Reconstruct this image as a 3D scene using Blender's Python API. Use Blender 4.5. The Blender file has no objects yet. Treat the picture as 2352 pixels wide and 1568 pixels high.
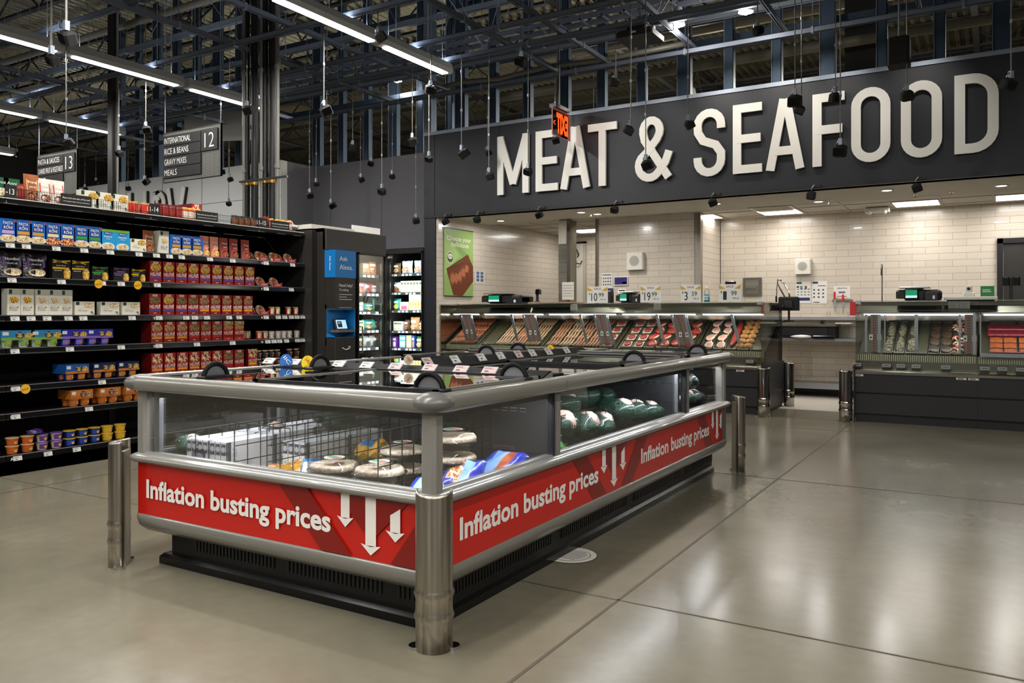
import bpy, math, random
from mathutils import Matrix, Vector
from math import sin, cos, pi, radians
rnd = random.Random(7)
SC = bpy.context.scene
COL = SC.collection
# ---------------------------------------------------------------- camera
H = 1.25; F = 1847.0; CX = 1176.0; HY = 720.0
SN, CN = sin(radians(31)), cos(radians(31))
cd = bpy.data.cameras.new('camera'); cam = bpy.data.objects.new('camera', cd); COL.objects.link(cam)
cam.location = (0, 0, H); cam.rotation_euler = (pi/2, 0, radians(31))
cd.lens = 36*F/2352; cd.sensor_width = 36; cd.shift_y = -64/2352; cd.clip_start = .05; cd.clip_end = 200
SC.camera = cam
# ---------------------------------------------------------------- world, exposure
w = bpy.data.worlds.new('world'); SC.world = w; w.use_nodes = True
w.node_tree.nodes['Background'].inputs[0].default_value = (.60, .68, .85, 1)
w.node_tree.nodes['Background'].inputs[1].default_value = .02
SC.view_settings.view_transform = 'Standard'; SC.view_settings.look = 'None'
SC.view_settings.gamma = 1; SC.view_settings.use_curve_mapping = False
SC.view_settings.exposure = 0.0
LINEAR_W = 52      # watts of one linear tube section
BAY_W = 170        # each unseen lamp added behind the studs
TROFFER_W = 13
SPOT_W = 45
CASE_W = 3
def area(name, loc, sx, sy, power, color=(1, .97, .93), rot=(0, 0, 0), parent=None, spread=180):
    l = bpy.data.lights.new(name, 'AREA'); l.shape = 'RECTANGLE'; l.size = sx; l.size_y = sy
    l.energy = power; l.color = color; l.spread = radians(spread)
    o = bpy.data.objects.new(name, l); COL.objects.link(o); o.location = loc; o.rotation_euler = rot
    if parent: o.parent = parent
    return o
def spot(name, loc, target, power, ang, color=(1, .93, .82), parent=None, blend=.6, r=.04):
    l = bpy.data.lights.new(name, 'SPOT'); l.energy = power; l.spot_size = radians(ang); l.spot_blend = blend
    l.color = color; l.shadow_soft_size = r
    o = bpy.data.objects.new(name, l); COL.objects.link(o); o.location = loc
    o.rotation_euler = (Vector(target)-Vector(loc)).to_track_quat('-Z', 'Y').to_euler()
    if parent: o.parent = parent
    return o
# ---------------------------------------------------------------- photo -> place helpers
def ray(px):
    a = (px-CX)/F
    return -SN+a*CN, CN+a*SN
def PY(px, py, y):           # point on the plane Y=y
    r = ray(px); d = y/r[1]; return Vector((r[0]*d, y, H+(HY-py)/F*d))
def PX(px, py, x):
    r = ray(px); d = x/r[0]; return Vector((x, r[1]*d, H+(HY-py)/F*d))
def PZ(px, py, z):
    r = ray(px); d = (z-H)*F/(HY-py); return Vector((r[0]*d, r[1]*d, z))
# ---------------------------------------------------------------- materials
MT = {}
def lin(h):
    h = h.lstrip('#'); v = [int(h[i:i+2], 16)/255 for i in (0, 2, 4)]
    return tuple(c/12.92 if c <= .04045 else ((c+.055)/1.055)**2.4 for c in v)+(1,)
def mat(name, col='#808080', rough=.5, metal=0, emit=0, coat=0, spec=.5, bump=0, bscale=40, ecol=None, aniso=0):
    if name in MT: return MT[name]
    m = bpy.data.materials.new(name); m.use_nodes = True; nt = m.node_tree; b = nt.nodes['Principled BSDF']
    b.inputs['Base Color'].default_value = lin(col); b.inputs['Roughness'].default_value = rough
    b.inputs['Metallic'].default_value = metal; b.inputs['Coat Weight'].default_value = coat
    b.inputs['Specular IOR Level'].default_value = spec
    if emit:
        b.inputs['Emission Color'].default_value = lin(ecol or col); b.inputs['Emission Strength'].default_value = emit
    if bump:
        n = nt.nodes.new('ShaderNodeTexNoise'); n.inputs['Scale'].default_value = bscale
        tc = nt.nodes.new('ShaderNodeTexCoord'); nt.links.new(tc.outputs['Object'], n.inputs['Vector'])
        bp = nt.nodes.new('ShaderNodeBump'); bp.inputs['Strength'].default_value = bump; bp.inputs['Distance'].default_value = .02
        nt.links.new(n.outputs['Fac'], bp.inputs['Height']); nt.links.new(bp.outputs['Normal'], b.inputs['Normal'])
    MT[name] = m; return m
def foodmat(name, c1, c2, c3, scale=60, rough=.5):
    m = mat(name, c1, rough); nt = m.node_tree; b = nt.nodes['Principled BSDF']
    tc = nt.nodes.new('ShaderNodeTexCoord'); v = nt.nodes.new('ShaderNodeTexVoronoi'); v.inputs['Scale'].default_value = scale
    nt.links.new(tc.outputs['Object'], v.inputs['Vector'])
    s = nt.nodes.new('ShaderNodeSeparateColor'); nt.links.new(v.outputs['Color'], s.inputs[0])
    r = nt.nodes.new('ShaderNodeValToRGB'); e = r.color_ramp.elements
    e[0].color = lin(c1); e[0].position = .25; e[1].color = lin(c3); e[1].position = .85
    k = e.new(.55); k.color = lin(c2)
    nt.links.new(s.outputs[0], r.inputs[0]); nt.links.new(r.outputs[0], b.inputs['Base Color'])
    return m
def noisemat(name, c1, c2, scale, rough, detail=4, vec=(1, 1, 1), metal=0, rvar=0, p0=.35, p1=.65, bump=0):
    m = mat(name, c1, rough, metal); nt = m.node_tree; b = nt.nodes['Principled BSDF']
    tc = nt.nodes.new('ShaderNodeTexCoord'); mp = nt.nodes.new('ShaderNodeMapping'); mp.inputs['Scale'].default_value = vec
    n = nt.nodes.new('ShaderNodeTexNoise'); n.inputs['Scale'].default_value = scale; n.inputs['Detail'].default_value = detail
    nt.links.new(tc.outputs['Object'], mp.inputs[0]); nt.links.new(mp.outputs[0], n.inputs['Vector'])
    r = nt.nodes.new('ShaderNodeValToRGB'); e = r.color_ramp.elements
    e[0].color = lin(c1); e[1].color = lin(c2); e[0].position = p0; e[1].position = p1
    nt.links.new(n.outputs['Fac'], r.inputs[0]); nt.links.new(r.outputs[0], b.inputs['Base Color'])
    if rvar:
        mr = nt.nodes.new('ShaderNodeMapRange'); mr.inputs[3].default_value = rough-rvar; mr.inputs[4].default_value = rough+rvar
        nt.links.new(n.outputs['Fac'], mr.inputs[0]); nt.links.new(mr.outputs[0], b.inputs['Roughness'])
    if bump:
        bp = nt.nodes.new('ShaderNodeBump'); bp.inputs['Strength'].default_value = bump; bp.inputs['Distance'].default_value = .01
        nt.links.new(n.outputs['Fac'], bp.inputs['Height']); nt.links.new(bp.outputs['Normal'], b.inputs['Normal'])
    return m
def glass(name, tint=(.93, .97, .96), refl=.5, rough=0.0, ior=1.5):
    m = bpy.data.materials.new(name); m.use_nodes = True; nt = m.node_tree; nt.nodes.clear()
    o = nt.nodes.new('ShaderNodeOutputMaterial'); mx = nt.nodes.new('ShaderNodeMixShader')
    t = nt.nodes.new('ShaderNodeBsdfTransparent'); t.inputs[0].default_value = (*tint, 1)
    g = nt.nodes.new('ShaderNodeBsdfGlossy'); g.inputs['Roughness'].default_value = rough
    fr = nt.nodes.new('ShaderNodeFresnel'); fr.inputs[0].default_value = ior
    mu = nt.nodes.new('ShaderNodeMath'); mu.operation = 'MULTIPLY'; mu.inputs[1].default_value = refl*2; mu.use_clamp = True
    nt.links.new(fr.outputs[0], mu.inputs[0]); nt.links.new(mu.outputs[0], mx.inputs[0])
    nt.links.new(t.outputs[0], mx.inputs[1]); nt.links.new(g.outputs[0], mx.inputs[2]); nt.links.new(mx.outputs[0], o.inputs[0])
    MT[name] = m; return m
def M(n):
    if n in MT: return MT[n]
    if n.startswith('#'): return mat(n, n, .45)
    if n.startswith('g#'): return mat(n, n[1:], .18, coat=.5)
    raise KeyError(n)
mat('black', '#0d0d0e', .45); mat('blackgloss', '#0b0b0c', .18); mat('blackmatte', '#0a0a0b', .8)
mat('white', '#e4e2dc', .5); mat('letter', '#e9e7e0', .5); mat('offwhite', '#d9d6cc', .6)
mat('railgrey', '#7d7b74', .28, .15, coat=.3); mat('capgrey', '#605f5c', .3); mat('postgrey', '#7f7c75', .4)
mat('red', '#bd150c', .32, coat=.3); mat('darkred', '#7d0b07', .32, coat=.3); mat('bannertext', '#e8e4dd', .4)
noisemat('steel', '#9b948a', '#b9b2a6', 30, .3, vec=(1, 1, .02), metal=1, rvar=.08)
noisemat('brushed', '#9d968a', '#bdb6a9', 60, .36, vec=(1, 1, .03), metal=1, rvar=.1)
mat('alu', '#b9bcc2', .32, .9); mat('chrome', '#cfcfcf', .12, 1); mat('darksteel', '#3a3a3c', .35, .7)
mat('strut', '#6c7586', .5, .3); mat('galv', '#8a93a0', .45, .5); mat('studmetal', '#46566b', .42, .6)
mat('conduit', '#6f6e68', .5, .3); mat('beampaint', '#26272a', .7); mat('railblack', '#0c0c0d', .7, spec=.2); mat('pipe', '#6c6759', .6)
mat('fascia', '#191c24', .5); mat('greywall', '#6b6b71', .7); mat('whitewall', '#d8dada', .7)
mat('soffit', '#b9b3a6', .8); mat('screen', '#2b6fae', .3, emit=.8); mat('greenscreen', '#0c7a52', .3, emit=.9); mat('palescreen', '#a9d3e8', .3, emit=1.0)
mat('tag', '#a8a8a4', .4); mat('tagtext', '#222222', .5); mat('liner', '#2d2f31', .4); mat('wire', '#121214', .4, .3)
mat('tube', '#ffffff', .5, emit=9, ecol='#fff7ea'); mat('troffer', '#ffffff', .5, emit=2.6, ecol='#fff4e4'); mat('lampface', '#ffffff', .5, emit=60, ecol='#ffe9cc')
mat('led', '#ffffff', .5, emit=3.0, ecol='#eef3ff'); mat('housing', '#c2c4c8', .45)
mat('signblack', '#0e0f10', .6); mat('alexablue', '#0b74bb', .45); mat('cabinet', '#2b2926', .42)
mat('exit', '#ff4a10', .5, emit=1.6); mat('brass', '#b08a3a', .35, .9); mat('copperred', '#8a1410', .5)
glass('glass', (.96, .985, .98), .5); glass('clear', (.98, .98, .98), .3); glass('lidglass', (.72, .77, .80), .85); glass('caseglass', (.95, .975, .965), .35); glass('doorglass', (.9, .93, .92), .3)
foodmat('pasta_yellow', '#8a5a12', '#d9a431', '#f1d37a', 140); foodmat('pasta_tan', '#6b3d1c', '#a8753f', '#dcb886', 150); foodmat('pasta_pale', '#a98a5c', '#dcc79c', '#f0e5c8', 140)
foodmat('pasta_dark', '#4c2d18', '#80602f', '#b59c68', 160); foodmat('food_brown', '#3a1509', '#79381a', '#b06a34', 90); foodmat('food_mix', '#8a2c14', '#d68b35', '#efe3c0', 90)
foodmat('crust', '#a8947c', '#c4b19a', '#d8cab6', 120)
noisemat('sausage', '#85583f', '#a97f63', 30, .35); noisemat('sausage_dark', '#6b3720', '#93573a', 40, .35); noisemat('sausage_pale', '#927257', '#b39678', 30, .35)
noisemat('beef', '#8a221d', '#ad4a40', 60, .35); noisemat('chop', '#c07068', '#dba59b', 30, .4); mat('fat', '#e3cdbd', .45)
noisemat('chicken', '#8a5a26', '#c08c4f', 25, .5); noisemat('shrimp', '#6a624c', '#9a9078', 60, .35); noisemat('darkfish', '#33241a', '#54402c', 30, .4)
noisemat('salmon', '#93401f', '#b5612f', 30, .35)
noisemat('tuna', '#6b1420', '#8c2c38', 30, .3); noisemat('crab', '#cf5128', '#ecd3b4', 40, .35, p0=.42, p1=.55)
mat('turkeygreen', '#093a2a', .18, coat=.6, bump=1, bscale=90); mat('turkeypink', '#d9b9ad', .35); mat('netblack', '#10241b', .2, coat=.5, bump=1, bscale=70)
mat('bagblue', '#2836a8', .22, coat=.5, bump=.5, bscale=30); mat('bagcyan', '#1677b8', .22, coat=.5, bump=.5, bscale=30); mat('bagyellow', '#d39a1c', .25, coat=.4, bump=.5, bscale=30)
mat('baglight', '#7fa8d8', .25, coat=.4); mat('bagblack', '#15101a', .2, coat=.5, bump=.4, bscale=30); mat('paperbag', '#c8c4ba', .5)
# tiled wall
def tilemat(name, axis):
    m = mat(name, '#cfc4b4', .22, coat=.2); nt = m.node_tree; b = nt.nodes['Principled BSDF']
    tc = nt.nodes.new('ShaderNodeTexCoord'); sp = nt.nodes.new('ShaderNodeSeparateXYZ'); cb = nt.nodes.new('ShaderNodeCombineXYZ')
    nt.links.new(tc.outputs['Object'], sp.inputs[0]); nt.links.new(sp.outputs[axis], cb.inputs[0]); nt.links.new(sp.outputs[2], cb.inputs[1])
    br = nt.nodes.new('ShaderNodeTexBrick'); br.inputs['Scale'].default_value = 1; br.inputs['Brick Width'].default_value = .345
    br.inputs['Row Height'].default_value = .096; br.inputs['Mortar Size'].default_value = .0022; br.inputs['Mortar Smooth'].default_value = .1
    br.inputs['Color1'].default_value = lin('#d6ccbd'); br.inputs['Color2'].default_value = lin('#d0c5b6'); br.inputs['Mortar'].default_value = lin('#96897a')
    br.inputs['Bias'].default_value = 0
    nt.links.new(cb.outputs[0], br.inputs['Vector']); nt.links.new(br.outputs['Color'], b.inputs['Base Color'])
    bp = nt.nodes.new('ShaderNodeBump'); bp.inputs['Strength'].default_value = .5; bp.inputs['Distance'].default_value = .004; bp.invert = True
    nt.links.new(br.outputs['Fac'], bp.inputs['Height']); nt.links.new(bp.outputs['Normal'], b.inputs['Normal'])
tilemat('tile_x', 0); tilemat('tile_y', 1)
def floormat():
    m = mat('concrete', '#8a8271', .24); nt = m.node_tree; b = nt.nodes['Principled BSDF']; L = nt.links.new
    tc = nt.nodes.new('ShaderNodeTexCoord')
    n = nt.nodes.new('ShaderNodeTexNoise'); n.inputs['Scale'].default_value = .9; n.inputs['Detail'].default_value = 7; n.inputs['Roughness'].default_value = .62
    n2 = nt.nodes.new('ShaderNodeTexNoise'); n2.inputs['Scale'].default_value = 14; n2.inputs['Detail'].default_value = 6
    L(tc.outputs['Object'], n.inputs['Vector']); L(tc.outputs['Object'], n2.inputs['Vector'])
    ad = nt.nodes.new('ShaderNodeMath'); ad.operation = 'MULTIPLY_ADD'; ad.inputs[1].default_value = .24; L(n2.outputs['Fac'], ad.inputs[0]); L(n.outputs['Fac'], ad.inputs[2])
    r = nt.nodes.new('ShaderNodeValToRGB'); e = r.color_ramp.elements; e[0].position = .3; e[0].color = lin('#625e50'); e[1].position = 1.0; e[1].color = lin('#837d6b')
    k = e.new(.66); k.color = lin('#726d5d')
    L(ad.outputs[0], r.inputs[0]); L(r.outputs[0], b.inputs['Base Color'])
    mr = nt.nodes.new('ShaderNodeMapRange'); mr.inputs[1].default_value = .4; mr.inputs[2].default_value = .9; mr.inputs[3].default_value = .17; mr.inputs[4].default_value = .27
    L(ad.outputs[0], mr.inputs[0]); L(mr.outputs[0], b.inputs['Roughness'])
floormat()
def deckmat():
    m = mat('deck', '#8c8876', .5, .5); return m
deckmat()
def meshmat():       # perforated sheet of the aisle signs
    m = bpy.data.materials.new('perforated'); m.use_nodes = True; nt = m.node_tree; b = nt.nodes['Principled BSDF']
    tc = nt.nodes.new('ShaderNodeTexCoord'); ck = nt.nodes.new('ShaderNodeTexChecker'); ck.inputs['Scale'].default_value = 70
    ck.inputs['Color1'].default_value = lin('#0e0f10'); ck.inputs['Color2'].default_value = lin('#76776f')
    mp = nt.nodes.new('ShaderNodeMapping'); mp.inputs['Rotation'].default_value = (0, radians(45), 0); mp.inputs['Location'].default_value = (0, .0071, 0)
    nt.links.new(tc.outputs['Object'], mp.inputs[0]); nt.links.new(mp.outputs[0], ck.inputs[0]); nt.links.new(ck.outputs[0], b.inputs['Base Color'])
    MT['perforated'] = m
meshmat()
# ---------------------------------------------------------------- text
_txt = {}
def glyphs(s, off=.006):
    if (s, off) in _txt: return _txt[(s, off)]
    c = bpy.data.curves.new('t', 'FONT'); c.body = s; c.size = 1; c.offset = off; c.resolution_u = 3
    o = bpy.data.objects.new('t', c); COL.objects.link(o); dg = bpy.context.evaluated_depsgraph_get(); dg.update()
    me = bpy.data.meshes.new_from_object(o.evaluated_get(dg)); v = [(p.co.x, p.co.y) for p in me.vertices]; f = [tuple(p.vertices) for p in me.polygons]
    bpy.data.objects.remove(o); bpy.data.curves.remove(c); bpy.data.meshes.remove(me)
    x0 = min(p[0] for p in v); x1 = max(p[0] for p in v)
    _txt[(s, off)] = (v, f, x0, x1); return _txt[(s, off)]
# ---------------------------------------------------------------- mesh builder
class B:
    def __init__(s, T=None): s.v = []; s.f = []; s.mi = []; s.ms = []; s.T = T or Matrix.Identity(4); s.sm = []
    def m(s, n):
        if n not in s.ms: s.ms.append(n)
        return s.ms.index(n)
    def add(s, vs, fs, m, smooth=False):
        k = len(s.v); T = s.T; s.v += [tuple(T @ Vector(p)) for p in vs]; i = s.m(m)
        for f in fs: s.f.append(tuple(a+k for a in f)); s.mi.append(i); s.sm.append(smooth)
        return s
    def box(s, x0, x1, y0, y1, z0, z1, m, c=0):
        if x0 > x1: x0, x1 = x1, x0
        if y0 > y1: y0, y1 = y1, y0
        if z0 > z1: z0, z1 = z1, z0
        if c:     # chamfer the vertical and top edges
            pts = [(x0+c, y0), (x1-c, y0), (x1, y0+c), (x1, y1-c), (x1-c, y1), (x0+c, y1), (x0, y1-c), (x0, y0+c)]
            mx, my = (x0+x1)/2, (y0+y1)/2
            ins = [(p[0]+(c if p[0] < mx else -c), p[1]+(c if p[1] < my else -c)) for p in pts]
            vs = [(p[0], p[1], z0) for p in pts]+[(p[0], p[1], z1-c) for p in pts]+[(p[0], p[1], z1) for p in ins]
            fs = [tuple(range(7, -1, -1)), tuple(range(16, 24))]
            for L in (0, 8):
                for i in range(8): j = (i+1) % 8; fs.append((L+i, L+j, L+8+j, L+8+i))
            return s.add(vs, fs, m)
        vs = [(x0, y0, z0), (x1, y0, z0), (x1, y1, z0), (x0, y1, z0), (x0, y0, z1), (x1, y0, z1), (x1, y1, z1), (x0, y1, z1)]
        return s.add(vs, [(0, 3, 2, 1), (4, 5, 6, 7), (0, 1, 5, 4), (1, 2, 6, 5), (2, 3, 7, 6), (3, 0, 4, 7)], m)
    def poly(s, pts, m): return s.add(pts, [tuple(range(len(pts)))], m)
    def prism(s, pts, ax, a, b, m):   # polygon in the two other axes, pushed from a to b along ax
        def q(p, t): l = [p[0], p[1]]; l.insert(ax, t); return tuple(l)
        n = len(pts); vs = [q(p, a) for p in pts]+[q(p, b) for p in pts]
        fs = [tuple(range(n-1, -1, -1)), tuple(range(n, 2*n))]+[(i, (i+1) % n, n+(i+1) % n, n+i) for i in range(n)]
        return s.add(vs, fs, m)
    def cyl(s, p0, p1, r, m, n=10, r1=None, caps=True, smooth=True):
        p0 = Vector(p0); p1 = Vector(p1); d = (p1-p0).normalized(); u = d.orthogonal().normalized(); w_ = d.cross(u); r1 = r if r1 is None else r1
        vs = []
        for c, rr in ((p0, r), (p1, r1)):
            for i in range(n): a = 2*pi*i/n; vs.append(c+u*(rr*cos(a))+w_*(rr*sin(a)))
        s.add(vs, [(i, (i+1) % n, n+(i+1) % n, n+i) for i in range(n)], m, smooth and n > 6)
        if caps: s.add(vs, [tuple(range(n-1, -1, -1)), tuple(range(n, 2*n))], m)
        return s
    def tube(s, pts, r, m, n=6):
        pts = [Vector(p) for p in pts]; rings = []
        for i, p in enumerate(pts):
            d = (pts[min(i+1, len(pts)-1)]-pts[max(i-1, 0)]).normalized()
            u = d.cross(Vector((.13, .31, .94))).normalized(); w_ = d.cross(u)
            rings.append([p+u*(r*cos(2*pi*k/n))+w_*(r*sin(2*pi*k/n)) for k in range(n)])
        vs = [q for R in rings for q in R]; fs = []
        for i in range(len(pts)-1):
            for k in range(n): a = i*n+k; b = i*n+(k+1) % n; fs.append((a, b, b+n, a+n))
        fs += [tuple(range(n-1, -1, -1)), tuple(range(len(vs)-n, len(vs)))]
        return s.add(vs, fs, m, True)
    def lathe(s, prof, m, c=(0, 0, 0), n=20, sc=(1, 1), flute=0, fn=0):
        vs = []
        for i, (r, z) in enumerate(prof):
            for k in range(n):
                a = 2*pi*k/n; rr = r*(1+flute*cos(fn*a)) if flute else r
                vs.append((c[0]+rr*cos(a)*sc[0], c[1]+rr*sin(a)*sc[1], c[2]+z))
        fs = []
        for i in range(len(prof)-1):
            for k in range(n): a = i*n+k; b = i*n+(k+1) % n; fs.append((a, b, b+n, a+n))
        s.add(vs, fs, m, True)
        if prof[0][0] > 1e-4: s.add(vs[:n], [tuple(range(n-1, -1, -1))], m)
        if prof[-1][0] > 1e-4: s.add(vs[-n:], [tuple(range(n))], m)
        return s
    def disc(s, c, nrm, r, m, n=18, sy=1, up=None):
        c = Vector(c); nrm = Vector(nrm).normalized(); up = Vector(up) if up else (Vector((0, 0, 1)) if abs(nrm.z) < .9 else Vector((0, 1, 0)))
        R = up.cross(nrm).normalized(); U = nrm.cross(R)
        return s.add([c+R*(r*cos(2*pi*k/n))+U*(r*sy*sin(2*pi*k/n)) for k in range(n)], [tuple(range(n))], m)
    def text(s, t, o, R, U, h, m, w=None, align='l', ext=0, off=.006):
        v, f, x0, x1 = glyphs(t, off); h = h/.72; o = Vector(o); R = Vector(R).normalized(); U = Vector(U).normalized(); N = R.cross(U)
        sx = (w/(x1-x0)) if w else h; W = (x1-x0)*sx; off = {'l': 0, 'c': -W/2, 'r': -W}[align]
        return s.add([o+R*((p[0]-x0)*sx+off)+U*(p[1]*h)+N*ext for p in v], f, m)
    def blob(s, c, r, m, n=12, k=8, noise=0, seed=0, rot=0):
        rr = random.Random(seed); ph = [rr.uniform(0, 6.28) for _ in range(6)]; vs = []; fs = []
        for i in range(k+1):
            t = pi*i/k
            for j in range(n):
                a = 2*pi*j/n; q = 1+noise*(sin(3*a+ph[0]+2*t)+sin(5*t+ph[1]+a)+sin(7*a+ph[2]-3*t)*.6)*.5
                x = r[0]*sin(t)*cos(a)*q; y = r[1]*sin(t)*sin(a)*q; z = r[2]*cos(t)*q
                vs.append((c[0]+x*cos(rot)-y*sin(rot), c[1]+x*sin(rot)+y*cos(rot), c[2]+z))
        for i in range(k):
            for j in range(n): a = i*n+j; b = i*n+(j+1) % n; fs.append((a, a+n, b+n, b))
        return s.add(vs, fs, m, True)
    def build(s, name, parent=None):
        me = bpy.data.meshes.new(name); me.from_pydata(s.v, [], s.f)
        for n in s.ms: me.materials.append(M(n))
        me.polygons.foreach_set('material_index', s.mi); me.polygons.foreach_set('use_smooth', s.sm); me.update()
        o = bpy.data.objects.new(name, me); COL.objects.link(o)
        if parent: o.parent = parent
        return o
def tag(o, label, cat, group=None, kind=None):
    o['label'] = label; o['category'] = cat
    if group: o['group'] = group
    if kind: o['kind'] = kind
    return o
def thing(name, label, cat, loc=(0, 0, 0), rz=0, group=None):
    o = bpy.data.objects.new(name, None); COL.objects.link(o); o.location = loc; o.rotation_euler = (0, 0, rz); o.empty_display_size = .1
    return tag(o, label, cat, group)
def struct(o): o['kind'] = 'structure'; return o
def plabel(o, t): o['label'] = t; return o
def copytree(o, parent=None):
    c = o.copy(); COL.objects.link(c)
    if parent: c.parent = parent
    for ch in list(o.children): copytree(ch, c)
    return c
def dup(o, loc, label, rz=None, group=None):
    c = copytree(o); c.location = loc; c['label'] = label
    if rz is not None: c.rotation_euler = (0, 0, rz)
    if group: c['group'] = group
    return c
ORD = ['', 'first', 'second', 'third', 'fourth', 'fifth', 'sixth', 'seventh', 'eighth', 'ninth', 'tenth', 'eleventh', 'twelfth', 'thirteenth', 'fourteenth', 'fifteenth', 'sixteenth', 'seventeenth', 'eighteenth', 'nineteenth', 'twentieth']
def od(i, n=None):
    if n and i == n: return 'last'
    return ORD[i]
# stroke lettering (cap height 1): polylines, each swept to a flat bar
def arc(cx, cy, rx, ry, a0, a1, n=10): return [(cx+rx*cos(radians(a0+(a1-a0)*i/n)), cy+ry*sin(radians(a0+(a1-a0)*i/n))) for i in range(n+1)]
# ================================================================ SETTING
b = B(); b.add([(-32, -10, 0), (14, -10, 0), (14, 26, 0), (-32, 26, 0)], [(0, 1, 2, 3)], 'concrete'); fl = struct(b.build('floor'))
# saw-cut joints: (x) lines running deep and (y) lines running across
jx = PZ(1420, 1378, 0).x; jy = PZ(1420, 1378, 0).y; jy2 = PZ(1690, 1090, 0).y
mat('joint', '#4d4739', .6)
b = B()
for i, (x0, x1, y0, y1) in enumerate([(jx-.007, jx+.007, -9, 9.6), (-30, 12, jy-.005, jy+.005), (-30, 12, jy2-.005, jy2+.005), (-30, 12, jy2+2.9, jy2+2.91), (jx-4.52, jx-4.508, -9, 9.9), (jx+4.5, jx+4.512, -9, 9.9), (-30, 12, jy-3.66, jy-3.65), (-2.4, -1.5, 10.0, 10.02)]):
    b.box(x0, x1, y0, y1, .0006, .0016, 'joint')
struct(b.build('trim_1'))
# outer shell of the building, far behind the frames
b = B(); b.box(-32, -31.8, -10, 26, 0, 8.2, 'beampaint'); struct(b.build('wall_left'))
b = B(); b.box(13.8, 14, -10, 26, 0, 8.2, 'greywall'); struct(b.build('wall_right'))
b = B(); b.box(-32, 14, 25.8, 26, 0, 8.2, 'beampaint'); struct(b.build('wall_back'))
b = B(); b.box(-32, 14, -10.2, -10, 0, 8.2, 'greywall'); struct(b.build('wall_front'))
# corrugated metal deck overhead
b = B(); vs = []; fs = []; x = -32.0; p = []
while x < 14:
    p += [(x, 7.62), (x+.04, 7.55), (x+.10, 7.55), (x+.14, 7.62)]; x += .2
for q in p: vs += [(q[0], -10, q[1]), (q[0], 26, q[1])]
for i in range(len(p)-1): fs.append((2*i, 2*i+2, 2*i+3, 2*i+1))
b.add(vs, fs, 'deck'); struct(b.build('ceiling'))
# meat and seafood fascia, jamb and soffit
XL = -7.60; XJ = -7.39; YF = 10.0; ZS = 2.735; ZT = 4.0
b = B(); b.box(XL, 6, YF, YF+.25, ZS, ZT, 'fascia')
b.box(XL, XJ, YF, YF+.9, 0, ZS, 'fascia'); b.box(XL, 6, YF-.015, YF+.28, ZT, ZT+.05, 'galv')
b.box(XL, 6, YF-.012, YF+.02, ZS-.012, ZS+.03, 'black'); b.box(XL+.2, XL+.206, YF-.003, YF, ZS, ZT, 'blackmatte')
struct(b.build('wall_fascia'))
b = B(); b.box(XJ-.01, -7.345, YF+.03, 14.3, 0, 2.78, 'tile_y'); struct(b.build('wall_kitchen_left'))
b = B(); b.box(XJ, 6, YF+.02, 11.4, ZS, ZS+.05, 'soffit'); b.box(XJ, 6, 11.38, 11.4, ZS, 2.78, 'soffit'); struct(b.build('ceiling_soffit'))
mat('tbar', '#a9a498', .6); mat('ceiltile', '#bcb6aa', .85)
b = B(); b.box(-7.35, 6, 11.4, 14.3, 2.78, 2.82, 'ceiltile')
for k in range(24): xx = -7.35+.61*k; b.box(xx, xx+.02, 11.4, 14.3, 2.774, 2.78, 'tbar')
for yy in (11.42, 12.1, 12.71, 13.3, 13.9): b.box(-7.35, 6, yy, yy+.02, 2.773, 2.78, 'tbar')
struct(b.build('ceiling_kitchen'))
xa = PY(1610, 500, 11.9).x; xb = PY(1372, 500, 11.9).x
b = B(); b.box(xa-.02, 6, 13.0, 13.1, 0, 2.8, 'tile_x'); struct(b.build('wall_kitchen_back'))
b = B(); b.box(xb, xa-.03, 11.9, 13.0, 0, 2.78, 'tile_x'); struct(b.build('wall_kitchen_block'))
b = B(); b.box(xa-.1, xa, 11.88, 11.98, 0, 2.78, 'steel'); struct(b.build('trim_2'))
b = B(); b.box(xb-.03, xb+.03, 11.885, 11.95, 0, 2.78, 'steel'); struct(b.build('trim_3'))
b = B(); b.box(-7.35, xb+.05, 14.2, 14.3, 0, 2.8, 'tile_x'); struct(b.build('wall_corridor'))
dl = PY(1313, 600, 14.2).x; dr = PY(1341, 600, 14.2).x; dt = PY(1325, 560, 14.2).z
b = B(); b.box(dl-.25, dr, 14.16, 14.2, 0, dt, 'offwhite'); b.box(dr, dr+.06, 14.15, 14.2, 0, dt+.03, 'soffit'); b.box(dl-.25, dr+.06, 14.15, 14.2, dt, dt+.04, 'darksteel')
struct(b.build('door_2'))
b = B(); b.box(-7.35, 6, 10.9, 13.0, .0005, .004, 'ceiltile'); struct(b.build('floor_kitchen'))
b = B(); b.box(xa, 6, 12.97, 13.0, 0, .12, 'darksteel'); struct(b.build('baseboard_kitchen'))
# brown door at the right of the kitchen back wall
q0 = PY(2290, 548, 12.98); q1 = PY(2420, 548, 12.98)
b = B(); b.box(q0.x, q0.x+.07, 12.93, 13.0, 0, q0.z, 'black'); b.box(q0.x, q1.x, 12.93, 13.0, q0.z-.07, q0.z, 'black'); b.box(q1.x-.07, q1.x, 12.93, 13, 0, q0.z, 'black')
do = struct(b.build('door_1')); b = B(); b.box(q0.x+.08, q1.x-.08, 12.96, 13.0, .01, q0.z-.08, 'cabinet'); b.box(q0.x+.35, q1.x-.1, 12.95, 12.96, .9, 1.45, 'brass'); b.build('door_leaf', do)
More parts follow.
